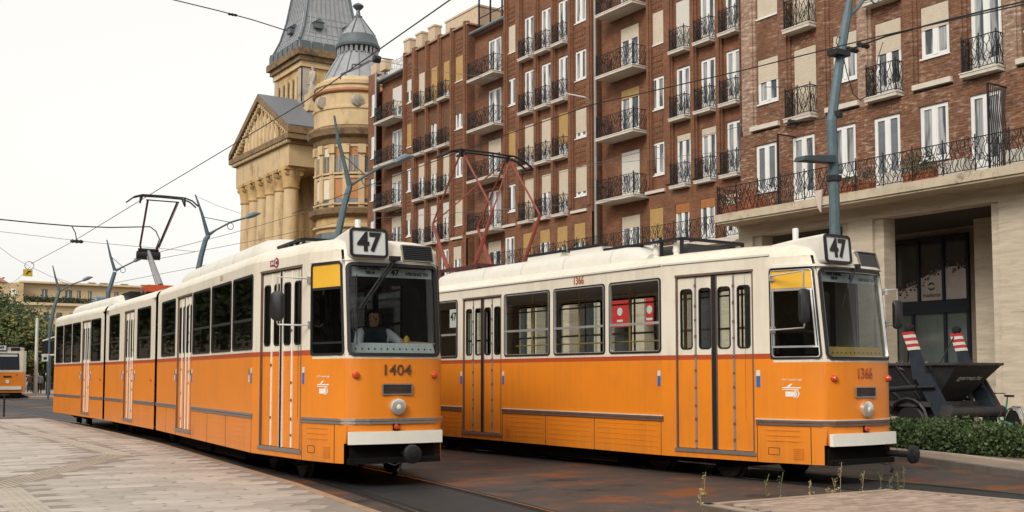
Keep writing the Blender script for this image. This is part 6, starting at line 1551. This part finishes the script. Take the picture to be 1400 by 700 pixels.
# rusty load showing over the edge
q = MB(); leaves(q, (0, 1.5, .93), .9, 1.6, .10, 300, .22, random.Random(8)); tag(q.build('rubble', M('rusty rubble', (.16, .10, .075), .9, rnd=.4, island=True)), 'rusty rubble heaped inside the black skip', 'rubble'); D.objects['rubble'].location = SK.location; D.objects['rubble'].scale = (SCL,) * 3
LEAF = M('hedge leaf', (.055, .085, .028), .55, rnd=.45, island=True, spec=.3); LEAF2 = M('tree leaf', (.05, .075, .022), .6, rnd=.45, island=True, spec=.25); LEAF3 = M('yellowing leaf', (.16, .14, .035), .6, rnd=.35, island=True, spec=.25)
hd = thing('hedge', (20.6, 14, .1), 0, 'low clipped dark green hedge between the pavement and the skip lorry', 'hedge')
q = MB(); rn = random.Random(2)
for k in range(30000):
    y = rn.uniform(-7, 9.5); x = rn.uniform(-1.25, 1.35) + .09 * y - .0; top = .52 + .07 * math.sin(y * 2.1) + .05 * math.sin(y * 5.3 + x * 3)
    z = rn.random() ** .6 * top; f = rn.random()
    if f < .5: x = -1.25 + .09 * y + abs(rn.gauss(0, .10)) - .08 * math.sin(y * 3) + .25 * (z / top) ** 3
    elif f < .85: z = top - abs(rn.gauss(0, .06))
    o = Vector((x, y, max(.01, z))); d = Vector((rn.gauss(-.35, .8), rn.gauss(-.2, .8), rn.gauss(.3, .8))).normalized(); e = d.orthogonal().normalized(); e.rotate(Matrix.Rotation(rn.uniform(0, 6.28), 3, d)); s = rn.uniform(.05, .10)
    q.poly([o, o + d*s*.5 + e*s*.3, o + d*s, o + d*s*.5 - e*s*.3])
q.build('foliage', LEAF, hd)
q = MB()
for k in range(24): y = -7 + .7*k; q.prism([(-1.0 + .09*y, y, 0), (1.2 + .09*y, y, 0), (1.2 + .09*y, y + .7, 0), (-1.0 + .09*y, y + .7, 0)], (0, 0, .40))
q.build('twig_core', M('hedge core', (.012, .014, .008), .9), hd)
# share bicycle by the pier
bk = thing('bicycle', (25.2, 16.15, .1), R(62), 'green share bicycle with black saddle parked beside the stone pier', 'bicycle')
BG = M('bicycle green', (.03, .30, .17), .4)
for x in (-.55, .55):
    q = MB(); q.lathe([(.30, -.02), (.34, -.02), (.355, 0), (.34, .02), (.30, .02)], (x, 0, .355), 26, 'y'); w = q.build('wheel', BLACK, bk, smooth=True)
    q = MB()
    for k in range(12): t = R(30 * k); q.tube([(x, 0, .355), (x + .31*math.cos(t), 0, .355 + .31*math.sin(t))], .004, 3)
    q.build('spoke', CHROME, w)
q = MB(); q.tube([(.55, .04, .355), (.42, .0, .95)], .022, 6); q.tube([(.46, 0, .78), (.05, 0, .42), (-.12, 0, .42), (-.55, .04, .355)], .032, 6); q.tube([(-.12, 0, .36), (-.28, 0, .92)], .026, 6); q.tube([(-.55, 0, .355), (-.24, 0, .72)], .018, 5); q.build('frame', BG, bk, smooth=True)
q = MB(); q.tube([(-.28, 0, .90), (-.30, 0, 1.02)], .016, 6); q.prism([(-.46, -.09, 1.02), (-.2, -.03, 1.03), (-.2, .03, 1.03), (-.46, .09, 1.02)], (0, 0, .05)); q.build('saddle', BLACK, bk)
q = MB(); q.tube([(.42, 0, .93), (.40, 0, 1.08)], .018, 6); q.tube([(.30, -.3, 1.1), (.42, -.15, 1.1), (.42, .15, 1.1), (.30, .3, 1.1)], .014, 6); q.box(.5, .8, -.16, .16, .78, .80); q.build('handlebar', BLACK, bk)
q = MB()
for s in (-1, 1): q.tube([(-.55 + .4*math.cos(R(t)), s*.035, .36 + .4*math.sin(R(t))) for t in range(20, 161, 20)], .02, 4)
q.build('mudguard', GREYST, bk)
rk = thing('bicycle_rack', (25.0, 15.6, .1), R(60), 'bent grey steel bicycle rack beside the green bicycle', 'rack'); q = MB(); q.tube([(-.35, 0, 0), (-.35, 0, .6), (-.2, 0, .78), (.2, 0, .78), (.35, 0, .6), (.35, 0, 0)], .03, 8); q.build('hoop', GREYST, rk, smooth=True)

# weeds growing along the island edge
WEED = M('dry weed', (.30, .23, .10), .8, rnd=.3, island=True); WEEDG = M('green weed', (.12, .14, .045), .8, rnd=.3, island=True)
for k, (x, y, h, gr) in enumerate(((962, 676, .42, 0), (1048, 678, .40, 1), (1066, 680, .45, 1), (1108, 676, .28, 0), (1142, 674, .30, 0), (1149, 672, .55, 0), (1179, 672, .40, 0), (1205, 669, .36, 1), (1217, 668, .26, 1), (1228, 668, .34, 1), (1236, 668, .46, 1), (1132, 678, .18, 0), (958, 690, .3, 0))):
    p = pt(x, y, 'Z', .02); p.y = max(p.y, 9.99 - .040 * (p.x - 9.28) + .02 * (k % 3)); h *= .78; wd = thing('weed', (p.x, p.y, 0), 0, ['dry upright weed stalk with seed heads at the platform edge', 'thin green weed stalk at the platform edge'][gr], 'weed', ['dry weeds along the island edge', 'green weeds along the island edge'][gr])
    q = MB(); rn = random.Random(k); q.tube([(0, 0, 0), (rn.uniform(-.03, .03), 0, h*.5), (rn.uniform(-.08, .08), 0, h)], .005, 4); q.build('stalk', WEEDG if gr else WEED, wd)
    q = MB(); leaves(q, (0, 0, h*.72), .022, .022, h*.28, 26 if not gr else 16, .022, rn); leaves(q, (0, 0, .04), .05, .05, .04, 6, .04, rn); tag(q.build('seed_head', WEEDG if gr else WEED, wd), kind='stuff')
moss = MB(); rn = random.Random(5)
for k in range(900):
    x = rn.uniform(10.2, 12.6); o = Vector((x, 9.93 - .04*(x - 9.28) + abs(rn.gauss(0, .05)) + .02, .0)); d = Vector((rn.gauss(0, .5), rn.gauss(0, .5), 1)).normalized(); e = d.orthogonal() * .012; s = rn.uniform(.02, .06 + .05 * (math.sin(x*4) > .3)); moss.poly([o, o + e + d*s*.6, o + d*s])
tag(moss.build('grass_tufts', WEED), 'dry short grass tufts along the island kerb', 'grass', kind='stuff')

# ================================================================== PEOPLE
def skin_mesh(name, edges, joints, mats, parent, matfn, sub=2):
    """joints: name -> (pos, radius); one continuous skinned surface"""
    me = D.meshes.new(name); ks = list(joints); me.from_pydata([joints[k][0] for k in ks], [(ks.index(a), ks.index(b)) for a, b in edges], [])
    o = D.objects.new(name, me); COL.objects.link(o); md = o.modifiers.new('s', 'SKIN'); md.use_smooth_shade = True
    for i, k in enumerate(ks):
        r = joints[k][1]; r = r if isinstance(r, tuple) else (r, r); me.skin_vertices[0].data[i].radius = r; me.skin_vertices[0].data[i].use_root = (i == 0)
    ss = o.modifiers.new('d', 'SUBSURF'); ss.levels = sub; ss.render_levels = sub
    dg = bpy.context.evaluated_depsgraph_get(); dg.update(); m2 = D.meshes.new_from_object(o.evaluated_get(dg)); D.objects.remove(o); D.meshes.remove(me)
    for m in mats: m2.materials.append(m)
    for p in m2.polygons: p.material_index = matfn(p.center); p.use_smooth = True
    r = D.objects.new(name, m2); COL.objects.link(r); r.parent = parent; return r
SKIN = M('skin', (.50, .27, .18), .6); HAIRD = M('dark hair', (.03, .022, .018), .7)
def person(loc, rz, jacket, trousers, label, step=.12, h=1.0):
    t = thing('person', loc, rz, label, 'person', None)
    J = {'pel': ((0, 0, .95), (.15, .11)), 'waist': ((0, 0, 1.12), (.15, .11)), 'chest': ((0, 0, 1.35), (.18, .12)), 'neck': ((0, 0, 1.50), .06), 'head': ((0, -.015, 1.60), (.075, .085)), 'top': ((0, -.01, 1.72), (.07, .08)),
         'shl': ((.19, 0, 1.43), .075), 'ell': ((.24, .03, 1.16), .055), 'wrl': ((.22, -.10, .95), .04), 'hal': ((.22, -.12, .86), .045), 'shr': ((-.19, 0, 1.43), .075), 'elr': ((-.24, .03, 1.16), .055), 'wrr': ((-.22, -.02, .93), .04), 'har': ((-.22, -.04, .84), .045),
         'hil': ((.09, 0, .88), .10), 'knl': ((.10, -step, .50), .07), 'anl': ((.10, -step*.4, .09), .05), 'tol': ((.11, -step*.4 - .15, .035), .045), 'hir': ((-.09, 0, .88), .10), 'knr': ((-.10, step*.5, .50), .07), 'anr': ((-.10, step, .09), .05), 'tor': ((-.11, step - .15, .035), .045)}
    E = [('pel', 'waist'), ('waist', 'chest'), ('chest', 'neck'), ('neck', 'head'), ('head', 'top'), ('chest', 'shl'), ('shl', 'ell'), ('ell', 'wrl'), ('wrl', 'hal'), ('chest', 'shr'), ('shr', 'elr'), ('elr', 'wrr'), ('wrr', 'har'), ('pel', 'hil'), ('hil', 'knl'), ('knl', 'anl'), ('anl', 'tol'), ('pel', 'hir'), ('hir', 'knr'), ('knr', 'anr'), ('anr', 'tor')]
    def f(c):
        if c.z > 1.66 or (c.z > 1.52 and c.y > .0): return 3
        if c.z > 1.50: return 0
        if c.z < .90 and abs(c.x) > .17: return 0
        return 1 if c.z > .90 else 2 if c.z > .08 else 4
    skin_mesh('body', E, J, [SKIN, jacket, trousers, HAIRD, BLACK], t, f, 1); t.scale = (h, h, h); return t
JG = M('grey jacket', (.30, .31, .33), .8); JD = M('dark jacket', (.025, .025, .03), .8); TJ = M('blue jeans', (.05, .08, .15), .8); TD = M('dark trousers', (.02, .02, .025), .8); JB = M('brown coat', (.09, .06, .045), .8)
for x, y, rz, j, tr_, lab in ((54, 534, 170, JG, TD, 'person in a pale grey jacket walking past the far stop'), (66, 534.5, 150, JD, TJ, 'person in a dark jacket and blue jeans at the far stop'), (47, 533.5, 30, JD, TD, 'person all in black beside the grey jacket at the far stop'), (40, 532.5, 200, JB, TD, 'person in a brown coat beside tram 49')):
    p = pt(x, y + 4, 'Z', .12); person((p.x, p.y, .121), R(rz), j, tr_, lab)
# driver of tram 1404, seated, right arm stretched to the controls
mw = TRL.matrix_basis
drv = thing('person', tuple(mw @ Vector((1.40, 1.0, 1.10))), TRL.rotation_euler.z, 'tram driver with dark vest and white shirt reaching to the controls of tram 1404', 'person'); S_ = 1.12
J = {'pel': ((0, .12, .55), (.17, .14)), 'waist': ((0, .12, .72), (.17, .13)), 'chest': ((-.02, .06, .98), (.20, .13)), 'neck': ((-.03, .02, 1.16), .065), 'head': ((-.04, -.02, 1.27), (.085, .095)), 'top': ((-.04, -.015, 1.40), (.075, .085)),
     'shl': ((-.22, .04, 1.08), .085), 'ell': ((-.31, -.10, .84), .06), 'wrl': ((-.22, -.34, .86), .042), 'hal': ((-.20, -.42, .87), (.045, .025)),
     'shr': ((.20, .02, 1.07), .085), 'elr': ((.36, -.12, .92), .06), 'wrr': ((.58, -.30, .92), .040), 'har': ((.66, -.35, .925), (.045, .022)),
     'hil': ((-.11, .02, .50), .11), 'knl': ((-.14, -.38, .52), .08), 'anl': ((-.14, -.42, .10), .055), 'tol': ((-.14, -.58, .04), .045), 'hir': ((.11, .02, .50), .11), 'knr': ((.14, -.38, .52), .08), 'anr': ((.14, -.42, .10), .055), 'tor': ((.14, -.58, .04), .045)}
for side_, hx, d in (('r', (.66, -.35, .925), Vector((.82, -.5, 0))), ('l', (-.20, -.42, .87), Vector((.15, -.98, 0)))):
    n = Vector((-d.y, d.x, 0)).normalized(); d = d.normalized()
    for f_, (o, L_) in enumerate(((-.034, .075), (-.012, .088), (.012, .082), (.033, .066))):
        b = Vector(hx) + d*.03 + n*o; J[f'f{side_}{f_}a'] = (tuple(b + d*.02), .010); J[f'f{side_}{f_}b'] = (tuple(b + d*(.02 + L_*.5) + Vector((0, 0, .006))), .0095); J[f'f{side_}{f_}c'] = (tuple(b + d*(.02 + L_*.85) + Vector((0, 0, -.018))), .008)
    b = Vector(hx) - n*.045 * (1 if side_ == 'r' else -1) - d*.01; J[f't{side_}a'] = (tuple(b), .011); J[f't{side_}b'] = (tuple(b + d*.05 - n*.02 * (1 if side_ == 'r' else -1)), .010)
E = [('pel', 'waist'), ('waist', 'chest'), ('chest', 'neck'), ('neck', 'head'), ('head', 'top'), ('chest', 'shl'), ('shl', 'ell'), ('ell', 'wrl'), ('wrl', 'hal'), ('chest', 'shr'), ('shr', 'elr'), ('elr', 'wrr'), ('wrr', 'har'), ('pel', 'hil'), ('hil', 'knl'), ('knl', 'anl'), ('anl', 'tol'), ('pel', 'hir'), ('hir', 'knr'), ('knr', 'anr'), ('anr', 'tor')]
for s in 'rl':
    for f_ in range(4): E += [(f'ha{s}', f'f{s}{f_}a'), (f'f{s}{f_}a', f'f{s}{f_}b'), (f'f{s}{f_}b', f'f{s}{f_}c')]
    E += [(f'ha{s}', f't{s}a'), (f't{s}a', f't{s}b')]
SHIRT = M('white shirt', (.62, .62, .62), .8); VEST = M('dark navy vest', (.02, .024, .035), .8)
def dm(c):
    if c.z > 1.17:
        return 2 if (c.z > 1.36 or c.y > .035) else 0
    if c.x > .31 or (c.x < -.16 and c.y < -.18 and c.z > .7): return 0
    if abs(c.x + .02) > .17 and c.z > .72: return 1
    return 3
bd_ = skin_mesh('body', E, J, [SKIN, SHIRT, HAIRD, VEST], drv, dm, 2); drv.scale = (S_,) * 3
q = MB(); q.lathe([(0, -.13), (.015, -.125), (.018, -.10)], (-.04, 0, 1.275), 8, 'y')
for s in (-1, 1): q.lathe([(0, -.118), (.012, -.114), (.012, -.10)], (-.04 + .035*s, 0, 1.31), 8, 'y')
q.box(-.065, -.015, -.116, -.10, 1.225, 1.232); q.build('face', M('face features', (.16, .07, .05), .6), drv)
q = MB(); q.lathe([(.05, 0), (.06, .03), (.045, .06), (.05, .20), (.02, .24), (0, .25)], (0, 0, 0), 10)
yk = q.build('controller_handle', M('controller yellow', (.50, .28, .03), .5), TRL, smooth=True); yk.location = (1.76, .62, 2.02)
q = MB(); q.box(.80, 1.95, .45, .80, 1.0, 2.02); q.build('driver_desk', M('desk dark', (.03, .03, .033), .6), TRL)
q = MB(); q.box(.80, 1.95, .45, .80, 1.0, 1.95); q.build('driver_desk', M('desk dark', (.03, .03, .033), .6), TRR)

# ================================================================== FAR LEFT: tram 49, stop, trees, house
FT = thing('tram', (12.2, 87.0, 0), R(-9), 'distant orange and cream tram of line 49 waiting at the far stop', 'tram', None)
tb = MB(); tb.prism([(.15, 0, .4), (2.2, 0, .4), (2.4, .8, .4), (2.4, 14, .4), (-.05, 14, .4), (-.05, .8, .4)], (0, 0, 3.05)); tb.build('body', PAINT, FT)
q = MB(); q.prism([(.25, .1, 3.45), (2.1, .1, 3.45), (2.25, .9, 3.45), (2.25, 14, 3.45), (.1, 14, 3.45), (.1, .9, 3.45)], (0, 0, .25)); q.build('roof', CREAM, FT)
q = MB(); q.poly([(.38, -.01, 2.05), (1.97, -.01, 2.05), (1.9, -.01, 3.25), (.45, -.01, 3.25)]); wsn = q.build('windscreen', M('far windscreen', (.03, .035, .045), .08, spec=.7), FT)
q = MB(); q.box(.55, 1.8, -.03, -.012, 3.02, 3.16); q.build('destination_board', SIGNW, wsn)
for s in (0, 1):
    q = MB(); x = (-.062, 2.402)[s]
    for k in range(8): q.box(x, x + .012, 1.0 + 1.6*k, 2.3 + 1.6*k, 2.1, 3.2)
    q.build('side_window', M('far windscreen', (.03, .035, .045), .08, spec=.7), FT)
q = MB(); q.box(.40, 1.10, -.05, .5, 3.42, 3.88); sg = q.build('line_sign', BLACK, FT); q = MB(); q.box(.46, 1.04, -.06, -.051, 3.48, 3.82); q.build('sign_face', SIGNW, sg); text('line_number', '49', .32, BLACK, sg, frame((.75, -.066, 3.65), (1, 0, 0), (0, 0, 1)), bold=.008, ext=.003)
q = MB(); q.box(1.35, 1.95, -.02, .3, 3.44, 3.68); q.build('roof_grille', BLKMET, FT)
q = MB(); q.lathe([(.13, -.06), (.14, 0)], (1.18, 0, 1.2), 14, 'y'); q.build('headlamp', HEADG, FT); q = MB(); q.box(.9, 1.45, -.02, 0, 1.5, 1.62); q.build('front_vent', BLKMET, FT)
for x in (.55, 1.8): q = MB(); q.lathe([(0, -.04), (.06, -.03), (.06, 0)], (x, 0, 1.7), 10, 'y'); q.build('marker_lamp', LAMPRED, FT)
q = MB(); q.box(.25, 2.1, -.12, 0, .62, .86); q.build('bumper', WHITE, FT); q = MB(); q.box(.2, 2.15, .05, 13.9, .08, .42); q.build('underframe', UNDER, FT)
q = MB(); q.bar((.6, 1, 3.9), (.6, 5, 3.9), .1); q.bar((1.8, 1, 3.9), (1.8, 5, 3.9), .1); q.box(.6, 1.8, 1.2, 4.6, 3.7, 3.86); q.build('roof_rack', BLKMET, FT)
# stop furniture
sb = pt(66, 530, 'Y', 80); stp = thing('stop_sign', (sb.x, 80, 0), 0, 'white edged black stop shelter sign beside the far pole', 'sign')
def L8(x, y): return pt(x, y, 'Y', 80) - Vector((sb.x, 80, 0))
q = MB(); a = L8(57, 485); b = L8(74, 485); q.bar(a, b, .14, .10); a = L8(58, 466); b = L8(76, 460); q.bar(a, b, .10, .08); q.build('white_edge', WHITE, stp)
q = MB(); a = L8(58, 466); b = L8(74, 484); q.box(a.x, b.x, .0, .1, b.z, a.z); q.build('black_panel', BLACK, stp)
q = MB(); a = L8(57, 494); b = L8(66, 486); q.box(a.x, b.x, -.05, 0, a.z, b.z); pl_ = q.build('white_plate', SIGNW, stp); q = MB(); q.box(a.x + .1, b.x - .1, -.06, -.051, a.z + .12, a.z + .3); q.build('plate_symbol', BLACK, pl_)
q = MB(); q.tube([(0, 0, 0), (0, 0, L8(66, 460).z)], .08, 8); q.build('post', POLE, stp)
wp = pt(50, 475, 'Y', 100); q = MB(); q.tube([(0, 0, 0), (0, 0, pt(50, 435, 'Y', 100).z)], [.16, .12], 10); tag(q.build('white_pole', M('white post', (.55, .54, .50), .6), loc=(wp.x, 100, 0)), 'plain white post standing before the green trees', 'pole')
rp = pt(8, 540, 'Y', 45); rl = thing('railing', (rp.x, 45, .1), 0, 'black steel handrail with two posts at the platform end', 'railing')
q = MB(); z = pt(8, 540, 'Y', 45).z - .1; q.tube([(-1.2, 0, z), (.12, 0, z)], .03, 6); q.build('handrail', IRON, rl)
for dx in (-.05, -.27): q = MB(); q.tube([(dx, 0, 0), (dx, 0, z)], .035, 6); q.build('post', IRON, rl)
# trees
def tree(loc, h, rx, rz_, mats, label, seed, n=5200, s=.42):
    t = thing('tree', loc, 0, label, 'tree', 'trees beyond the far stop'); rn = random.Random(seed)
    q = MB(); q.tube([(0, 0, 0), (.1, 0, h*.25), (-.05, .1, h*.5), (.1, 0, h*.8)], [.32, .26, .2, .06], 8)
    cl = []
    for k in range(26):
        th = rn.uniform(0, 6.28); ph = rn.uniform(-.6, 1); rr = rn.uniform(.45, .95); c = Vector((rx*rr*math.cos(th)*math.sqrt(max(.05, 1-ph*ph)), rx*rr*math.sin(th)*math.sqrt(max(.05, 1-ph*ph)), h - rz_ + rz_*ph*rr)); cl.append(c)
        if k < 12: q.tube([(0, 0, h*.3 + rn.uniform(0, h*.25)), c*.5 + Vector((0, 0, h*.2)), c], [.12, .07, .03], 5)
    q.build('trunk', M('bark', (.06, .045, .035), .9), t)
    q = MB()
    for k in range(n):
        c = cl[rn.randrange(26)]; p = Vector((rn.gauss(0, 1), rn.gauss(0, 1), rn.gauss(0, .8))) * rx * .20 + c; d = Vector((rn.gauss(0, 1), rn.gauss(0, 1), rn.gauss(-.2, .7))).normalized(); e = d.orthogonal().normalized() * s * rn.uniform(.25, .45); L_ = d*s*rn.uniform(.6, 1.2); q.cur = 1 if (len(mats) > 1 and rn.random() < .4) else 0
        q.poly([p, p + L_*.5 + e, p + L_, p + L_*.5 - e])
    q.build('crown', mats, t)
for x, Y, h, rx, m, lab, sd in ((4, 150, 11.2, 5.5, [LEAF2], 'tall dark green tree behind tram 49', 1), (26, 135, 8.6, 3.6, [LEAF2, LEAF3], 'medium tree with yellowing leaves behind the far stop', 2), (42, 122, 6.2, 2.6, [LEAF2, LEAF3], 'small yellow green tree behind the waiting people', 3), (-22, 150, 12.5, 6, [LEAF2], 'broad dark tree at the edge of the far square', 4), (58, 128, 6.0, 2.4, [LEAF2], 'small dark bush tree between stop sign and waiting people', 5), (70, 145, 8.0, 3.5, [LEAF2], 'dark tree hidden partly by the rear of tram 1404', 6)):
    p = pt(x, 500, 'Y', Y); tree((p.x, Y, 0), h, rx, h * .42, m, lab, sd)
# long ochre house closing the street
FH0 = pt(-40, 400, 'Y', 215); FH1 = pt(330, 400, 'Y', 215); zt = pt(100, 390, 'Y', 215).z
FH = thing('far_house', (FH0.x, 215, 0), 0, 'long pale ochre house with roof terrace closing the street far away', 'building'); FL = FH1.x - FH0.x
FOCH = M('far ochre plaster', (.52, .38, .215), .85, var=.1, scale=.2); FROOF = M('far tile roof', (.30, .12, .07), .8)
def fz(y): return pt(100, y, 'Y', 215).z
def fx_(x): return pt(x, 400, 'Y', 215).x - FH0.x
zc = fz(417)
q = MB(); ws_ = []
k = 0
for x in range(-30, 330, 18):
    a = fx_(x); ws_.append((a, a + 1.0, fz(438), fz(428)))
S = lambda u, z: (u, 0, z); panel(q, S, 0, FL, 0, zc, ws_, du=200, dv=50); q.box(0, FL, .5, 14, 0, zc - .01); q.build('wall', FOCH, FH)
for a, b, c, d in ws_: q = MB(); q.poly([(a, .3, c), (b, .3, c), (b, .3, d), (a, .3, d)]); q.build('window', PANE, FH)
q = MB(); q.box(-.3, FL, -.6, .3, zc - .25, zc + .25); q.build('cornice', M('far cornice', (.58, .45, .27), .8), FH)
q = MB(); S = lambda u, z: (u, 2.2, z); ws2 = []
for x, w in ((92, 10), (109, 5), (124, 5), (160, 6), (184, 5), (205, 8), (60, 8), (262, 8)): ws2.append((fx_(x), fx_(x + w), zc + .4, fz(396)))
panel(q, S, fx_(32), FL, zc, fz(388.5), ws2, du=200, dv=50); q.box(fx_(32), FL, 2.6, 13, zc, fz(388.6)); q.build('upper_floor', FOCH, FH)
for a, b, c, d in ws2: q = MB(); q.poly([(a, 2.5, c), (b, 2.5, c), (b, 2.5, d), (a, 2.5, d)]); w = q.build('window', PANE, FH); q = MB(); q.box((a+b)/2 - .06, (a+b)/2 + .06, 2.4, 2.49, c, d); q.box(a, a + .1, 2.4, 2.49, c, d); q.build('frame', WFRAME, w)
q = MB(); q.box(fx_(32) - .5, FL, 1.2, 13.4, fz(388.5), fz(386)); q.build('roof_slab', M('far cornice', (.58, .45, .27), .8), FH)
q = MB(); q.box(fx_(-40), fx_(32), -.05, 10, zc, fz(390)); q.build('end_block', FOCH, FH); q = MB(); q.prism([(fx_(-40), -.3, fz(390)), (fx_(10), -.3, fz(390)), (fx_(4), 4, fz(381)), (fx_(-40), 4, fz(381))], (0, 8, 0)); q.build('tile_roof', FROOF, FH)
q = MB(); q.box(fx_(15), fx_(22), -.10, -.06, fz(406), fz(398)); q.build('shutter', WHITE, FH)
q = MB()
for x in range(34, 130, 3): q.bar((fx_(x), .3, zc + .25), (fx_(x), .3, zc + 1.2), .07)
q.bar((fx_(34), .3, zc + 1.2), (fx_(130), .3, zc + 1.2), .1); q.build('terrace_railing', IRON, FH)
q = MB(); rn = random.Random(6)
for k in range(8): leaves(q, (fx_(40 + 11*k), 1.2, zc + .8), 1.2, .5, .8, 70, .5, rn)
q.build('terrace_plants', LEAF2, FH)
for x in (133, 149, 178, 206): q = MB(); a = fx_(x); q.box(a - .5, a + .5, 4, 5, fz(386), fz(383.4)); q.box(a - .7, a + .7, 3.9, 5.1, fz(383.4), fz(382.6)); q.build('chimney', M('chimney brick', (.35, .22, .14), .8), FH)
q = MB(); a, b = fx_(131), fx_(150); q.box(a, b, -.6, 2.2, fz(418), fz(404)); gb = q.build('bay_window', M('bay blue frame', (.22, .32, .36), .5), FH); q = MB()
for k in range(3): q.box(a + (b-a)*(k + .15)/3, a + (b-a)*(k + .85)/3, -.66, -.61, fz(415), fz(406))
q.build('pane', PANE, gb)

# ================================================================== the rest of the square (behind and left of the viewer), and blocks added for reflections
src = [o for o in D.objects if o.name.startswith('tree') and o.parent is None and o.get('category') == 'tree'][0]
for k, (x, y, sc) in enumerate(((-4, 60, 1.2), (-9, 72, 1.3), (-2, 84, 1.25), (-7, 96, 1.3), (1, 108, 1.2), (-5, 122, 1.3), (4, 134, 1.1), (-20, 50, 1.2), (-25, 38, 1.2), (-27, 26, 1.25), (-25, 14, 1.1), (-27, 2, 1.2), (-24, -10, 1.2), (-10, -20, 1.1), (6, -22, 1.2))):
    t = copy_tree(src); t.location = (x, y, 0); t.scale = (sc, sc, sc); t.rotation_euler = (0, 0, k * 1.1); t['label'] = 'dark park tree of the green square opposite the trams'; t['group'] = 'trees of the park opposite'
BH = thing('apartment_block', (-10, -38, 0), 0, 'plain grey apartment block closing the square opposite', 'building')
q = MB(); hs_ = [(4 + 4*i, 5.6 + 4*i, 2.5 + 3.4*j, 4.6 + 3.4*j) for i in range(18) for j in range(6)]
panel(q, lambda u, z: (u, 0, z), 0, 76, 0, 23, hs_, du=100, dv=50); q.box(0, 76, -12, -.5, 0, 23); q.build('wall', M('grey plaster', (.26, .23, .20), .85), BH)
q = MB(); q.box(-.5, 76.5, -12.5, .5, 23, 24.5); q.build('roof', M('dark roof', (.10, .08, .07), .8), BH)
for a, b, c, d in hs_: q = MB(); q.poly([(a, -.2, c), (b, -.2, c), (b, -.2, d), (a, -.2, d)]); q.build('window', PANE, BH)

BE = thing('apartment_block', (-52, 150, 0), 0, 'unseen brown block added beyond the park to darken tram window reflections', 'building')  # unseen block, added to fill bright sky gaps in the side window reflections
q = MB(); q.box(0, 58, 0, 10, 0, 23); q.build('wall', M('brown plaster', (.20, .15, .11), .85), BE); q = MB(); q.box(-.5, 58.5, -.5, 10.5, 23, 24.2); q.build('roof', M('dark roof', (.10, .08, .07), .8), BE)
BL = thing('apartment_block', (-48, -25, 0), R(90), 'unseen brown block added along the park to darken tram glass reflections', 'building')  # unseen block, added behind the trees so the cab glass reflects dark
q = MB(); q.box(0, 170, -10, 0, 0, 21); q.build('wall', M('brown plaster', (.20, .15, .11), .85), BL); q = MB(); q.box(-.5, 170.5, -10.5, .5, 21, 22.2); q.build('roof', M('dark roof', (.10, .08, .07), .8), BL)
